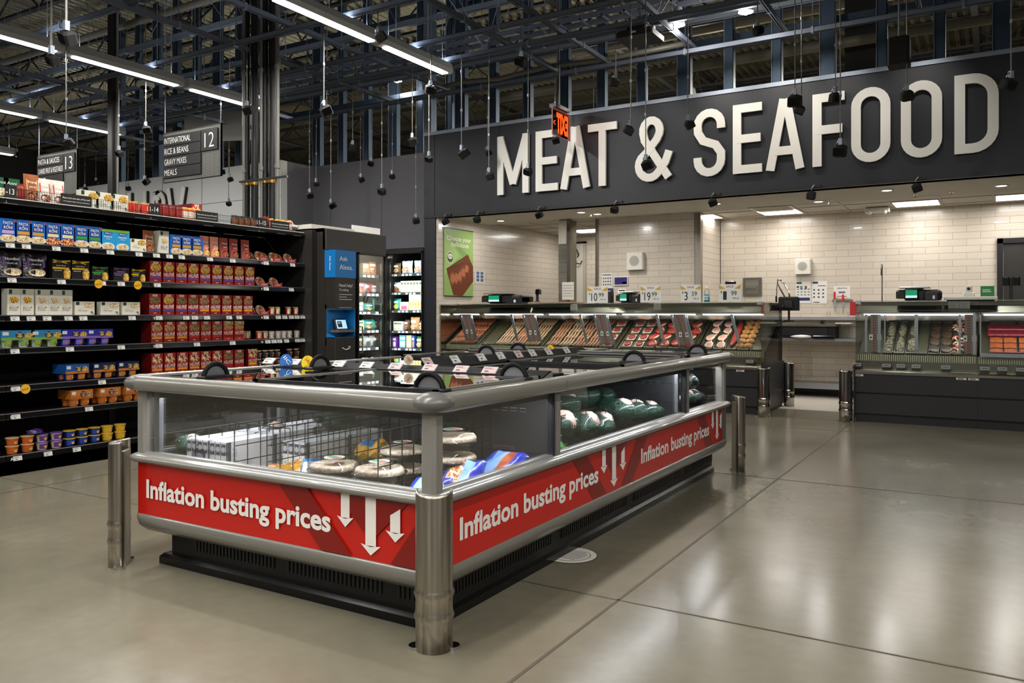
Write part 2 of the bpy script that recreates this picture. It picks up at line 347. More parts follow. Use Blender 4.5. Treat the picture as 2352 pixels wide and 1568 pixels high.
# far-left wall with raised lettering, grey wall beside the freezers
W2 = 11.0
pA = PY(190, 425, 10.2); pB = PY(645, 378, 10.2); XR = pB.x
b = B(); b.box(-22, XR, 10.2, 10.35, 0, 4.0, 'whitewall'); 
struct(b.build('wall_far_left'))
b = B(); b.box(XR-.12, XR, 10.35, W2, 0, 4.0, 'greywall'); b.box(XR-.12, XL, W2, W2+.12, 0, 4.0, 'greywall')
for xx in (-9.3, -10.52): b.box(xx, xx+.006, W2-.002, W2, 0, 4, 'beampaint')
struct(b.build('wall_grey'))
b = B()
for xx in (-11.9, -13.1, -14.3, -15.5): b.box(xx, xx+.008, 10.195, 10.2, 2, 4, 'greywall')
b.box(-16, XR, 10.195, 10.2, 3.35, 3.358, 'greywall'); struct(b.build('trim_4'))
# ================================================================ SIGN LETTERS
def stroke(bd, pts, w, P, closed=False, dp=.03, m='letter'):
    n = len(pts); L = []; R = []
    for i in range(n):
        if closed: a = pts[(i-1) % n]; c = pts[(i+1) % n]
        else: a = pts[max(i-1, 0)]; c = pts[min(i+1, n-1)]
        p = pts[i]
        def un(u, v): d = math.hypot(u, v) or 1; return u/d, v/d
        d1 = un(p[0]-a[0], p[1]-a[1]) if (p != a) else None; d2 = un(c[0]-p[0], c[1]-p[1]) if (c != p) else None
        d1 = d1 or d2; d2 = d2 or d1; t = un(d1[0]+d2[0], d1[1]+d2[1]); k = max(.35, t[0]*d1[0]+t[1]*d1[1]); h = w/2/k
        L.append((p[0]-t[1]*h, p[1]+t[0]*h)); R.append((p[0]+t[1]*h, p[1]-t[0]*h))
    vs = []; fs = []
    for i in range(n): vs += [P(*L[i], dp), P(*R[i], dp), P(*L[i], 0), P(*R[i], 0)]
    for i in range(n if closed else n-1):
        a = 4*i; c = 4*((i+1) % n); fs += [(a, a+1, c+1, c), (a+2, c+2, c+3, a+3), (a, c, c+2, a+2), (a+1, a+3, c+3, c+1)]
    if not closed: fs += [(0, 2, 3, 1), (4*n-4, 4*n-3, 4*n-1, 4*n-2)]
    bd.add(vs, fs, m)
def letter(ch, W, w):       # strokes in units of the letter height, width W
    h = w/2; r = .2; O = lambda x0, x1, y0, y1: arc(x1-(x1-x0)/2, y1-(x1-x0)/2, (x1-x0)/2, (x1-x0)/2, 0, 180, 12)+arc((x0+x1)/2, y0+(x1-x0)/2, (x1-x0)/2, (x1-x0)/2, 180, 360, 12)
    return {'M': [([(h, 0), (h, 1-h*.6), (h, 1)], 0), ([(h*.9, 1-.02), (W/2, .17)], 0), ([(W-h*.9, 1-.02), (W/2, .17)], 0), ([(W-h, 0), (W-h, 1)], 0)],
      'E': [([(h, 0), (h, 1)], 0), ([(h, 1-h), (W, 1-h)], 0), ([(h, .5), (W-.02, .5)], 0), ([(h, h), (W, h)], 0)],
      'F': [([(h, 0), (h, 1)], 0), ([(h, 1-h), (W, 1-h)], 0), ([(h, .5), (W-.03, .5)], 0)],
      'A': [([(h*1.05, 0), (W/2-h*.25, 1)], 0), ([(W-h*1.05, 0), (W/2+h*.25, 1)], 0), ([(W*.24, .27), (W*.76, .27)], 0)],
      'T': [([(0, 1-h), (W, 1-h)], 0), ([(W/2, 0), (W/2, 1-h)], 0)],
      'O': [(O(h, W-h, h, 1-h), 1)],
      'D': [([(h, h)]+arc(W-h-.22, .22+h, .22, .22, -90, 0, 6)+arc(W-h-.22, 1-.22-h, .22, .22, 0, 90, 6)+[(h, 1-h)], 1)],
      'S': [([(W-h, .70)]+arc(W/2, .76, W/2-h, .24-h, 0, 180, 9)+[(h+.005, .66), (W*.30, .535), (W*.70, .46), (W-h, .34)]+arc(W/2, .24, W/2-h, .24-h, 0, -180, 9)+[(h, .29)], 0)],
      '&': [([(W-.04, .02+h*.4), (W*.24, .66)], 0), ([(W*.27, .62)]+arc(W*.45, .78, W*.235, .22-h, 190, -20, 9)+[(W*.60, .64), (W*.34, .47)], 0), ([(W*.50, .54), (W*.28, .43)]+arc(W*.40, .25, W*.40-h*.9, .25-h, 140, 320, 9)+[(W*.84, .28), (W-.03, .45)], 0)],
      'V': [([(0, 1), (W/2, 0), (W, 1)], 0)], 'L': [([(h, 1), (h, h), (W, h)], 0)], 'I': [([(h, 0), (h, 1)], 0)]}[ch]
LET = [('M', 1142, 1214), ('E', 1230, 1281), ('A', 1286, 1355), ('T', 1350, 1416), ('&', 1459, 1541), ('S', 1593, 1665), ('E', 1683, 1750), ('A', 1758, 1848), ('F', 1866, 1940), ('O', 1955, 2045), ('O', 2069, 2164), ('D', 2192, 2294)]
zb, zt = 2.975, 3.825; names = ['M', 'E left of MEAT\'s A', 'A before the T of MEAT', 'T', '', 'S', 'E right of the S of SEAFOOD', 'A left of the F of SEAFOOD', 'F', 'O right after F', 'O right beside the D', 'D']
for (ch, p0, p1), nm in zip(LET, names):
    x0 = PY(p0, 300, YF-.06).x; x1 = PY(p1, 300, YF-.06).x; hh = zt-zb; W = (x1-x0)/hh
    o = thing('sign_letter' if ch != '&' else 'sign_ampersand', 'large white raised '+('ampersand' if ch == '&' else 'letter '+nm)+' on the dark fascia', 'sign letter', (x0, YF, zb), group='raised white letters on the dark fascia')
    b = B(); b2 = B()
    for si, (pts, cl) in enumerate(letter(ch, W, .12)):
        stroke(b, pts, .12, lambda u, v, d: (u*hh, -.025-d, v*hh), cl, dp=.035+.0012*si)
        stroke(b2, pts, .11, lambda u, v, d: (u*hh, -.0-d, v*hh), cl, dp=.026-.001*si, m='black')
    b.build('letter_face', o); b2.build('letter_return', o)
# half-hidden letters on the far-left wall
for ch, p0, p1, top, bot in (('L', 300, 322, 444, 560), ('I', 335, 345, 440, 560), ('E', 358, 372, 452, 560), ('D', 362, 386, 438, 560), ('V', 392, 428, 434, 560)):
    a = PY(p0, top, 10.2); c = PY(p1, bot, 10.2); hh = a.z-c.z; W = (c.x-a.x)/hh
    o = thing('sign_letter', 'tall white raised letter %s on the pale wall behind the top shelf' % ch, 'sign letter', (a.x, 10.2, c.z), group='raised letters on the pale far wall')
    b = B(); b2 = B()
    for si, (pts, cl) in enumerate(letter(ch, W, .09)):
        stroke(b, pts, .09, lambda u, v, d: (u*hh, -.05-d, v*hh), cl, dp=.02+.0012*si, m='letter')
        stroke(b2, pts, .085, lambda u, v, d: (u*hh+.02, -d, v*hh), cl, dp=.05-.001*si, m='black')
    b.build('letter_face', o); b2.build('letter_return', o)
mat('exitpink', '#b56a62', .4, emit=.25)
# exit sign above the fascia, seen from behind
a = PY(1268, 245, 9.3); Ls = .52; hs = .36
o = thing('exit_sign', 'clear edge lit exit sign with orange letters seen reversed', 'sign', (a.x, 9.3, a.z-hs))
b = B(); b.box(-.004, .004, 0, Ls, 0, hs, 'glass'); o2 = b.build('clear_panel', o)
b = B()
for y0, y1, z0, z1 in ((0, Ls, 0, .008), (0, Ls, hs-.008, hs), (0, .008, 0, hs), (Ls-.008, Ls, 0, hs)): b.box(-.006, .006, y0, y1, z0, z1, 'exitpink')
b.build('edge_frame', o)
b = B(); b.text('EXIT', (.006, Ls*.86, .06), (0, -1, 0), (0, 0, 1), .25, 'exit', w=Ls*.64, off=.05); b.text('>', (.006, Ls*.16, .12), (0, -1, 0), (0, 0, 1), .1, 'exit', w=.06); b.build('letters', o)
b = B(); b.box(-.05, .05, .02, .4, hs, hs+.05, 'darksteel'); b.cyl((0, .2, hs+.05), (0, .2, 7.57-a.z+hs), .012, 'conduit', 6); b.build('bracket', o)
# ================================================================ LINEAR LIGHTS
def linear(x, y0, y1, z, label, on=True, pw=None):
    o = thing('linear_light', label, 'ceiling light', (x, (y0+y1)/2, z), group='rows of linear ceiling lights'); L = (y1-y0)/2
    b = B(); b.prism([(-.055, 0), (.055, 0), (.075, .05), (.05, .13), (-.05, .13), (-.075, .05)], 1, -L, L, 'housing'); b.build('housing', o)
    b = B(); b.box(-.045, .045, -L+.08, L-.08, -.014, .0, 'tube'); b.build('diffuser', o)
    for s in (-.8, .8):
        b = B(); b.cyl((0, s*L, .13), (0, s*L, 3.2), .004, 'galv', 5); b.build('suspension_wire', o)
    area('tube_light', (0, 0, -.02), .09, 2*L-.1, pw or LINEAR_W*(y1-y0)/1.7, parent=o); area('added_up_light', (0, 0, .14), .06, 2*L-.1, (pw or LINEAR_W*(y1-y0)/1.7)*.16, (.78, .87, 1), (pi, 0, 0), o)  # upward blue-tinted fill added above the housing to brighten the overhead steel
for x, nm in ((-5.98, 'over the shelf aisle'), (-9.38, 'over the aisle twelve sign'), (-12.8, 'left of the aisle twelve sign'), (-16.2, 'farthest at the left')):
    segs = [(5.42, 6.98), (7.06, 8.38)]
    segs = ([(3.7, 5.36)] if x > -13 else [])+segs
    if x == -5.98: segs = [(1.9, 3.6)]+segs
    for k, (y0, y1) in enumerate(segs[::-1]): linear(x, y0, y1, 4.3, 'linear ceiling light %s, %s section from the far wall' % (nm, od(k+1)), pw=LINEAR_W*(y1-y0)/1.7*(1.35 if x > -6 else 1))
# rows behind the camera and beyond the right edge that light the floor
for k, x in enumerate((-2.6, .8, 4.2)):
    for j, y0 in enumerate((-5.6, -2.6, .4)): linear(x, y0, y0+2.4, 4.3, 'linear ceiling light over the open floor out of view', pw=LINEAR_W*(2.1 if x < 0 else 1.6))
linear(4.2, 3.6, 6.2, 4.3, 'linear ceiling light over the open floor out of view')
for k, x in enumerate((-12.8, -9.38, -5.98)): linear(x, -2.0, .4, 4.3, 'linear ceiling light over the aisles out of view')
for k, (px, py, y) in enumerate(((1557, 58, 9.0), (1713, 28, 9.0), (912, 186, 10.6))):
    p = PY(px, py, y); o = thing('high_bay_lamp', ['round high bay lamp glaring above the ampersand side of the fascia', 'round high bay lamp glaring, farthest right of the three', 'small round high bay lamp glaring left of the fascia'][k], 'ceiling lamp', p)
    b = B(); b.lathe([(.02, .22), (.05, .2), (.07, .06), (.085, 0), (.08, 0)], 'housing', n=16); b.build('lamp_housing', o)
    b = B(); b.disc((0, 0, .01), (0, 0, -1), .06, 'lampface'); b.blob((0, 0, .0), (.04, .04, .03), 'lampface', 10, 6); b.build('lens', o)
    b = B(); b.cyl((0, 0, .2), (0, 0, 7.57-p.z), .006, 'galv', 5); b.build('stem', o)
    l = bpy.data.lights.new('bay', 'POINT'); l.energy = 25; l.shadow_soft_size = .08; l.color = (1, .93, .82); lo = bpy.data.objects.new('bay_light', l); COL.objects.link(lo); lo.parent = o; lo.location = (0, 0, -.12)
# ================================================================ KITCHEN LIGHTS
for k, (x, y, s) in enumerate(((-2.58, 12.4, ''), (-1.03, 12.4, ''), (.55, 12.4, ''), (-4.1, 12.4, ''), (-6.4, 13.4, ''))):
    x = -7.35+.61*round((x+7.35-.305)/.61)+.02
    o = thing('troffer_light', 'square white ceiling light panel %s' % ['over the safety posters', 'over the scale on the fish counter', 'at the right edge of the kitchen ceiling', 'behind the steel edged wall block', 'over the white corridor door'][k], 'ceiling light', (x, y, 2.772), group='kitchen ceiling light panels')
    b = B(); b.box(0, .59, -.29, .29, -.004, .006, 'tbar'); b.build('frame', o)
    b = B(); b.box(.02, .57, -.27, .27, -.008, -.004, 'troffer'); b.build('diffuser', o)
    area('panel_light', (.3, 0, -.02), .5, .5, TROFFER_W, parent=o)
for k, (px, py, y) in enumerate(((1150, 499, 10.9), (1372, 485, 10.9), (1645, 462, 10.7), (2037, 436, 10.6), (2300, 452, 10.9), (1335, 480, 10.6), (1880, 480, 11.2))):
    p = PY(px, py, y); x = p.x
    o = thing('recessed_downlight', 'small round downlight in the counter soffit, %s from the left' % od(k+1), 'ceiling light', (x, y, ZS-.001), group='round downlights in the soffit')
    b = B(); b.lathe([(.075, 0), (.075, -.006), (.06, -.008)], 'offwhite', n=20); b.build('trim_ring', o)
    b = B(); b.disc((0, 0, -.009), (0, 0, -1), .055, 'troffer'); b.build('lens', o)
    area('downlight', (0, 0, -.02), .12, .12, SPOT_W*.22, parent=o)
for k, (px, py) in enumerate(((1357, 487), (1905, 482), (2186, 465), (2103, 437))):
    p = PY(px, py, 11.2 if k else 10.8); z0 = ZS if (k in (0, 1, 2, 3)) else 2.77
    o = thing('fire_sprinkler', 'small pendent sprinkler head under the kitchen soffit, %s from the left' % od(k+1), 'sprinkler', (p.x, p.y, z0))
    b = B(); b.cyl((0, 0, 0), (0, 0, -.006), .03, 'chrome', 12); b.cyl((0, 0, 0), (0, 0, -.035), .008, 'chrome', 8); b.cyl((0, 0, -.045), (0, 0, -.048), .02, 'brass', 8); b.cyl((0, 0, -.03), (0, 0, -.046), .004, 'brass', 6); o2 = b.build('sprinkler_body', o)
p = PY(2007, 487, 12.2)
o = thing('emergency_light', 'white twin emergency light box under the kitchen ceiling', 'emergency light', (p.x, 12.6, 2.77))
b = B(); b.box(-.16, .16, -.06, .06, -.07, .0, 'offwhite', .01); b.build('housing', o)
for s in (-.1, .1): b = B(); b.blob((s, -.05, -.07), (.035, .03, .03), 'white', 10, 6); b.build('lamp_head', o)
p = PY(1870, 500, 12.1)
o = thing('ceiling_vent', 'square louvred air vent in the kitchen ceiling', 'vent', (-7.35+.61*7+.02, 12.0, 2.773))
b = B(); b.box(0, .59, -.28, .28, -.006, 0, 'offwhite')
for i in range(7): b.box(.05, .54, -.24+.07*i, -.2+.07*i, -.012, -.006, 'soffit')
b.build('grille', o)
# ================================================================ BUNKER FREEZER
X0, X1, Y0, Y1 = -3.68, -1.82, 2.46, 6.36
def ringpts(o, r, k=5):
    pts = []; R = max(r+o, .004); e = r-(o-(R-r))
    for cx, cy, a0 in ((X1-e, Y1-e, 0), (X0+e, Y1-e, 90), (X0+e, Y0+e, 180), (X1-e, Y0+e, 270)):
        u, v = cos(radians(a0)), sin(radians(a0)); pts.append((cx+R*u+v*.02, cy+R*v-u*.02)); pts.append((cx+R*u+v*.01, cy+R*v-u*.01))
        for i in range(k+1): a = radians(a0+90*i/k); pts.append((cx+R*cos(a), cy+R*sin(a)))
        u, v = cos(radians(a0+90)), sin(radians(a0+90)); pts.append((cx+R*u-v*.01, cy+R*v+u*.01)); pts.append((cx+R*u-v*.02, cy+R*v+u*.02))
    return pts
def ring(b, prof, m, r=.05, k=5, smooth=True, closed=False):
    vs = []; n = 4*(k+5)
    for o, z in prof: vs += [(p[0], p[1], z) for p in ringpts(o, r, k)]
    fs = []; L = len(prof)
    for i in range(L if closed else L-1):
        for j in range(n): a = i*n+j; c = i*n+(j+1) % n; e = ((i+1) % L)*n+j; f = ((i+1) % L)*n+(j+1) % n; fs.append((a, c, f, e))
    b.add(vs, fs, m, smooth)
fz = thing('bunker_freezer', 'long open bunker freezer with red price banners and glass lids', 'freezer', (0, 0, 0))
b = B(); b.box(X0+.14, X1-.10, Y0+.12, Y1-.10, 0, .19, 'black'); ring(b, [(-.085, 0), (-.085, .035), (-.10, .05), (-.13, .055)], 'blackgloss', .05, 3, False)
for i in range(150):
    y = Y0+.16+i*.0243
    if (i % 40) > 3: b.box(X1-.1, X1-.094, y, y+.012, .09, .17, 'darksteel')
for i in range(64):
    x = X0+.25+i*.0243
    if (i % 26) > 2: b.box(x, x+.012, Y0+.114, Y0+.12, .09, .17, 'darksteel')
b.build('kick_base', fz)
b = B(); ring(b, [(-.10, .165), (-.04, .175), (-.005, .205), (.006, .24), (.003, .262), (-.02, .268)], 'railgrey', .06); b.build('lower_bumper', fz)
b = B(); ring(b, [(-.003, .262), (-.003, .525)], 'red', .05, 4)
# banner artwork: V bands, arrows, words; (s,z) runs along the panel
def banner(P, R, spans):
    N = R.cross(Vector((0, 0, 1)))
    def pt(s, z, e): q = P(s); return (q[0]+N[0]*e, q[1]+N[1]*e, z)
    ZB, ZTp = .268, .518
    for s0, s1, cap, apex, end, scl in spans:
        def clipx(s): return min(s, end)
        def band(w0, w1, m, e, zc):
            for sg in (-1, 1):
                # strip on one side of the V between distances w0 and w1 from its centre line, cut at the panel's edges
                def S(z, wv): return apex+sg*(max(0, (z-zc))*1.0*scl+wv)
                zA = ZB
                pts = []
                for z, wv in ((ZB, w0), (ZTp, w0), (ZTp, w1), (ZB, w1)):
                    s = S(z, wv); s = min(max(s, s0-.5), end); pts.append(pt(s, z, e))
                if sg < 0: pts = pts[::-1]
                b.poly(pts, m)
        zc = ZB
        band(.10, .27, 'darkred', .0012, zc)
        for sg in (-1, 1):
            pass
        # inner dark triangle
        hw = (ZTp-ZB-.055)*scl*.98
        tri = [(apex, ZB+.075), (min(apex+hw, end), ZTp), (apex-hw, ZTp)]
        b.poly([pt(s, z, .0013) for s, z in tri], 'darkred')
        for ds, w_, zt_, zb_, sl in ((-.135, .047, .522, .40, 0), (0, .055, .522, .305, 0), (.125, .05, .49, .375, .03)):
            c = apex+ds*min(1, scl*1.0); h = w_/2
            b.poly([pt(c-h, zb_+.02, .002), pt(c+h, zb_+.02, .002), pt(c+h, zt_, .002), pt(c-h, zt_-sl, .002)], 'bannertext')
            b.poly([pt(c-h*1.9, zb_+.024, .0022), pt(c, zb_-.018, .0022), pt(c+h*1.9, zb_+.024, .0022), pt(c, zb_+.016, .0022)][:3]+[pt(c, zb_+.016, .0022)], 'bannertext')
        o = pt(s0, .352, .002); b.text('Inflation busting prices', o, R, (0, 0, 1), .088, 'bannertext', w=s1-s0, off=.03)
fy = Y0-.003
banner(lambda s: (s, fy), Vector((1, 0, 0)), [(PY(337, 1100, fy).x, PY(760, 1200, fy).x, .084, PY(852, 1200, fy).x, X1-.03, 1.0)])
fx = X1-.003+.006
banner(lambda s: (X1-.003, s), Vector((0, 1, 0)), [(PX(1058, 1200, fx).y, PX(1376, 1150, fx).y, .084, PX(1412, 1100, fx).y, 9, 1.0), (PX(1474, 1050, fx).y, PX(1630, 1000, fx).y, .084, PX(1648, 980, fx).y, Y1-.22, .8)])
b.poly([(X1-.0005, Y1-.17, .268), (X1-.0005, Y1-.06, .268), (X1-.0005, Y1-.06, .535), (X1-.0005, Y1-.17, .535)], 'capgrey')
pan = b.build('banner_panel', fz); plabel(pan, 'red banner panel reading Inflation busting prices with white down arrows')
b = B(); ring(b, [(-.005, .518), (.026, .523), (.04, .536), (.035, .550), (.014, .558), (-.015, .561), (-.015, .566), (-.045, .568)], 'railgrey', .06); b.build('middle_bumper', fz)
b = B(); prof = [(.008+.036*cos(radians(a)), .908+.038*sin(radians(a))) for a in range(0, 360, 24)]; ring(b, prof, 'railgrey', .07, closed=True); b.box(X0+.02, X1-.02, Y0+.02, Y0+.06, .925, .94, 'railgrey')
for yy in (3.47, 5.44): b.box(X1+.0445, X1+.0455, yy, yy+.003, .88, .93, 'capgrey')
b.build('top_rail', fz)
for cx, cy in ((X1, Y0), (X0, Y0), (X1, Y1), (X0, Y1)):
    sx = 1 if cx == X1 else -1; sy = 1 if cy == Y1 else -1
    b = B(); c0 = (cx-sx*.03, cy-sy*.03, .908); b.blob(c0, (.085, .085, .042), 'capgrey', 18, 10); o = b.build('corner_cap', fz)
b = B()
def post(x, y, sx, sy):
    b = B(); b.box(x-.035, x+.035, y-.035, y+.035, .56, .89, 'postgrey', .014); b.build('corner_post', fz)
for cx, cy, sx, sy in ((X1-.045, Y0+.045, 1, -1), (X0+.045, Y0+.045, -1, -1), (X1-.045, Y1-.045, 1, 1), (X0+.045, Y1-.045, -1, 1)): post(cx, cy, sx, sy)
YM = (3.49, 5.43)
for yy in YM:
    for xx in (X1-.03, X0+.03):
        b = B(); b.box(xx-.018, xx+.018, yy-.022, yy+.022, .56, .885, 'postgrey'); b.box(xx-.02, xx+.02, yy-.04, yy-.03, .56, .885, 'alu'); b.box(xx-.02, xx+.02, yy-.052, yy-.046, .56, .885, 'darksteel'); b.build('mullion', fz)
def pane(x0, x1, y0, y1, nm='glass_pane'):
    b = B(); b.box(x0, x1, y0, y1, .568, .875, 'clear'); b.build(nm, fz)
pane(X0+.08, X1-.08, Y0+.022, Y0+.028); pane(X0+.08, X1-.08, Y1-.028, Y1-.022)
for xx in (X0+.02, X1-.026):
    for y0, y1 in ((Y0+.08, YM[0]-.055), (YM[0]+.025, YM[1]-.055), (YM[1]+.025, Y1-.08)): pane(xx, xx+.006, y0, y1)
b = B(); ring(b, [(-.05, .835), (-.05, .88)], 'darksteel', .05, 3, False); ring(b, [(-.055, .88), (-.055, .835)], 'darksteel', .05, 3, False); b.build('canopy_trim', fz)
for x, y, t in ((X0+.12, Y0+.06, 0), (X1-.06, YM[1]-.09, 1), (X0+.06, YM[0]-.12, 1)):
    b = B(); b.box(x-.02, x+.02, y-.012, y+.012, .57, .86, 'alu') if not t else b.box(x-.012, x+.012, y-.02, y+.02, .57, .84, 'alu'); b.build('end_profile', fz)
# inner liner: wells and partitions
b = B(); zf = .30
b.box(X0+.09, X1-.09, Y0+.07, Y1-.07, zf-.03, zf, 'liner')
for x in (X0+.06, X1-.07): b.box(x, x+.01, Y0+.07, Y1-.07, zf, .55, 'liner')
for y in (Y0+.06, Y1-.07): b.box(X0+.07, X1-.07, y, y+.01, zf, .55, 'liner')
for x0, x1, y0, y1 in ((X0, X1, Y0-.0+.005, Y0+.06),): pass
b.box(X0+.03, X1-.03, Y0+.03, Y0+.07, .55, .562, 'alu'); b.box(X1-.07, X1-.03, Y0+.05, Y1-.05, .55, .562, 'alu'); b.box(X0+.03, X0+.07, Y0+.05, Y1-.05, .55, .562, 'alu')
b.build('liner', fz)
for yy in (3.53, 5.42):
    b = B(); b.box(X0+.08, X1-.08, yy-.03, yy+.03, zf, .84, 'liner')
    for i in range(26): b.box(X0+.25+i*.055, X0+.285+i*.055, yy-.032, yy-.03, .77, .775, 'alu'); b.box(X0+.25+i*.055, X0+.285+i*.055, yy-.032, yy-.03, .755, .758, 'alu')  # alu dashes stand in for the rails' reflection on the dark partition
    b.build('partition', fz)
b = B(); b.box(-2.77, -2.73, 3.56, 5.39, zf, .84, 'liner'); b.build('partition', fz)
# price rails on top of the partitions
def pricerail(y0, x0, x1, z, px_tags, axis, label):
    o = None
b = B(); b.prism([(3.36, .945), (3.37, .94), (3.45, .962), (3.45, .972), (3.44, .972)], 0, X0+.06, X1-.03, 'railblack'); b.box(X0+.05, X1-.05, 3.45, 3.62, .925, .95, 'railblack'); b.box(X0+.05, X1-.03, 3.34, 3.46, .93, .945, 'railblack')
b.poly([(X1-.028, 3.36, .94), (X1-.028, 3.46, .94), (X1-.028, 3.46, .972)], 'railgrey')
pr = b.build('price_rail', fz)
def ptag(par, o, R, U, w_, h_, pink=0, nm='price_label'):
    bb = B(); o = Vector(o); R = Vector(R).normalized(); U = Vector(U).normalized(); N = R.cross(U)
    c = [o-R*w_/2, o+R*w_/2, o+R*w_/2+U*h_, o-R*w_/2+U*h_]
    bb.add([p for p in c]+[p+N*.006 for p in c], [(3, 2, 1, 0), (4, 5, 6, 7), (0, 1, 5, 4), (1, 2, 6, 5), (2, 3, 7, 6), (3, 0, 4, 7)], 'tag')
    e = N*.0065; q = [o-R*w_*.45+U*h_*.1+e, o+R*w_*.45+U*h_*.1+e, o+R*w_*.45+U*h_*.9+e, o-R*w_*.45+U*h_*.9+e]; bb.poly(q, '#c9a8a8' if pink else '#c6c6c0')
    for k, (a, bq, hh) in enumerate(((-.4, .1, .07), (-.4, .3, .05), (-.3, -.02, .16))):
        base = o+U*h_*(.8-.16*k-.1*(k == 2))+e*1.05; bb.poly([base+R*w_*a, base+R*w_*bq, base+R*w_*bq-U*h_*hh, base+R*w_*a-U*h_*hh], 'tagtext')
    return bb.build(nm, par)
for i, px in enumerate((622, 680, 724, 782, 846, 872, 912, 990, 1062, 1128)):
    if i == 5: continue
    p = PY(px, 860, 3.40); ptag(pr, (p.x, 3.372, .948), (1, 0, 0), (0, .75, .66), .085, .048, i > 5)
b = B(); b.prism([(-2.80, .95), (-2.79, .94), (-2.70, .985), (-2.70, .995), (-2.715, .995)], 1, 3.62, 5.55, 'railblack')
b = B(); b.prism([(-2.64, .95), (-2.65, .94), (-2.72, .985), (-2.72, .995), (-2.71, .995)], 1, 3.60, 5.55, 'railblack'); b.box(-2.82, -2.66, 3.55, 5.6, .925, .95, 'railblack')
pr2 = b.build('price_rail', fz)
for i, px in enumerate((985, 1048, 1108, 1152, 1193, 1225, 1262, 1303)):
    p = PX(px, 830, -2.66); ptag(pr2, (-2.652, p.y, .962), (0, 1, 0), (-.6, 0, .8), .075, .055, i in (0, 4))
b = B(); b.box(X0+.05, X1-.06, 5.36, 5.50, .93, .965, 'railgrey'); b.box(X0+.05, X1-.06, 5.38, 5.48, .965, .972, 'darksteel'); b.build('cross_bar', fz)
# glass lids with frames and round handles
def lid(x0, x1, y0, y1, z, along):
    b = B(); t = .018
    b.box(x0, x1, y0, y0+t, z, z+.014, 'darksteel'); b.box(x0, x1, y1-t, y1, z, z+.014, 'darksteel'); b.box(x0, x0+t, y0, y1, z, z+.014, 'railgrey'); b.box(x1-t, x1, y0, y1, z, z+.014, 'railgrey')
    o = b.build('lid_frame', fz); b = B(); b.box(x0+t, x1-t, y0+t, y1-t, z+.004, z+.009, 'lidglass'); b.build('lid_glass', o)
lid(X0+.03, -2.82, Y0+.05, 3.34, .928, 0); lid(-2.86, X1-.03, Y0+.05, 3.34, .942, 0)
lid(X0+.03, -2.84, 3.63, 4.55, .928, 0); lid(X0+.03, -2.84, 4.53, 5.35, .942, 0); lid(-2.64, X1-.03, 3.63, 4.35, .928, 0); lid(-2.64, X1-.03, 4.33, 5.35, .942, 0)
lid(X0+.03, -2.80, 5.51, Y1-.04, .928, 0); lid(-2.84, X1-.03, 5.51, Y1-.04, .942, 0)
def handle(x, y, ax):
    b = B(); z = .944; pts = [(.068*cos(radians(a)), .068*sin(radians(a))) for a in range(0, 181, 12)]
    q = (lambda u, v, w_: (x+u, y+w_, z+v)) if ax == 0 else (lambda u, v, w_: (x+w_, y+u, z+v))
    b.tube([q(p[0], p[1], 0) for p in pts], .012, 'railblack', 6); b.poly([q(p[0]*.93, p[1]*.93, .0) for p in pts], '#6a6c6e')
    c = q(0, 0, 0); b.box(c[0]-(.09 if ax == 0 else .03), c[0]+(.09 if ax == 0 else .03), c[1]-(.03 if ax == 0 else .09), c[1]+(.03 if ax == 0 else .09), .942, .957, 'black', .005)
    b.build('lid_handle', fz)
for px, py, ax in ((432, 868, 1), (735, 842, 1), (1050, 903, 0), (1180, 866, 0), (1117, 812, 0), (1190, 805, 0), (1487, 830, 0), (1632, 810, 0)):
    p = PZ(px, py+4, .945); handle(min(max(p.x, X0+.1), X1-.1), min(max(p.y, Y0+.1), Y1-.08), ax)
# round sale flags clipped to the rails
def flag(px, py, z, col, txt, label, R=.038, tc='red'):
    y = 3.35; p = PY(px, py, y)
    o = thing('sale_flag', label, 'price flag', (p.x, y, z))
    b = B(); n = Vector((.45, -.9, 0)).normalized(); R_ = Vector((.9, .45, 0)).normalized(); c = Vector((0, 0, p.z-z))
    b.disc(c, n, R, col, 20, 1.1); b.disc(c-n*.002, -n, R, col, 20, 1.1); b.text(txt, c+n*.001-R_*R*.05, Vector((-.9, -.45, 1)) if 0 else R_+Vector((0, 0, -1.2)), Vector((0, 0, 1))+R_*1.2, R*.55, tc, w=R*1.4, align='c'); b.build('flag_disc', o)
    b = B(); b.cyl((0, .004, 0), (0, .004, max(.01, p.z-z)), .004, 'clear', 5); b.box(-.01, .01, -.006, .006, -.006, .01, 'clear'); b.build('clip', o)
flag(657, 829, .946, '#1f66b8', 'IIC', 'round blue flag standing on the near price rail of the freezer', .038, 'white')
flag(707, 833, .946, '#e0c51a', 'SALE', 'round yellow SALE flag standing on the near price rail', .038)
def flag2(px, py, x, col, label):
    p = PX(px, py, x); o = thing('sale_flag', label, 'price flag', (x, p.y, .995)); b = B(); n = Vector((.3, -1, 0)).normalized(); R_ = Vector((1, .3, 0)).normalized(); c = Vector((0, 0, p.z-.995)); R = .027
    b.disc(c, n, R, col, 20); b.disc(c-n*.002, -n, R, col, 20); b.text('SALE', c+n*.001, R_+Vector((0, 0, -1)), Vector((0, 0, 1))+R_, R*.5, 'red', w=R*1.3, align='c'); b.build('flag_disc', o)
    b = B(); b.cyl((0, 0, 0), (0, 0, max(.004, p.z-.995-R)), .004, 'clear', 5); b.box(-.01, .01, -.006, .006, -.006, .01, 'clear'); b.build('clip', o)
flag2(938, 826, -2.71, '#b5ab92', 'beige SALE flag at the near end of the middle price rail'); 
p = PY(1264, 800, 5.43); o = thing('sale_flag', 'yellow SALE flag on the far cross bar of the freezer', 'price flag', (p.x, 5.43, .972))
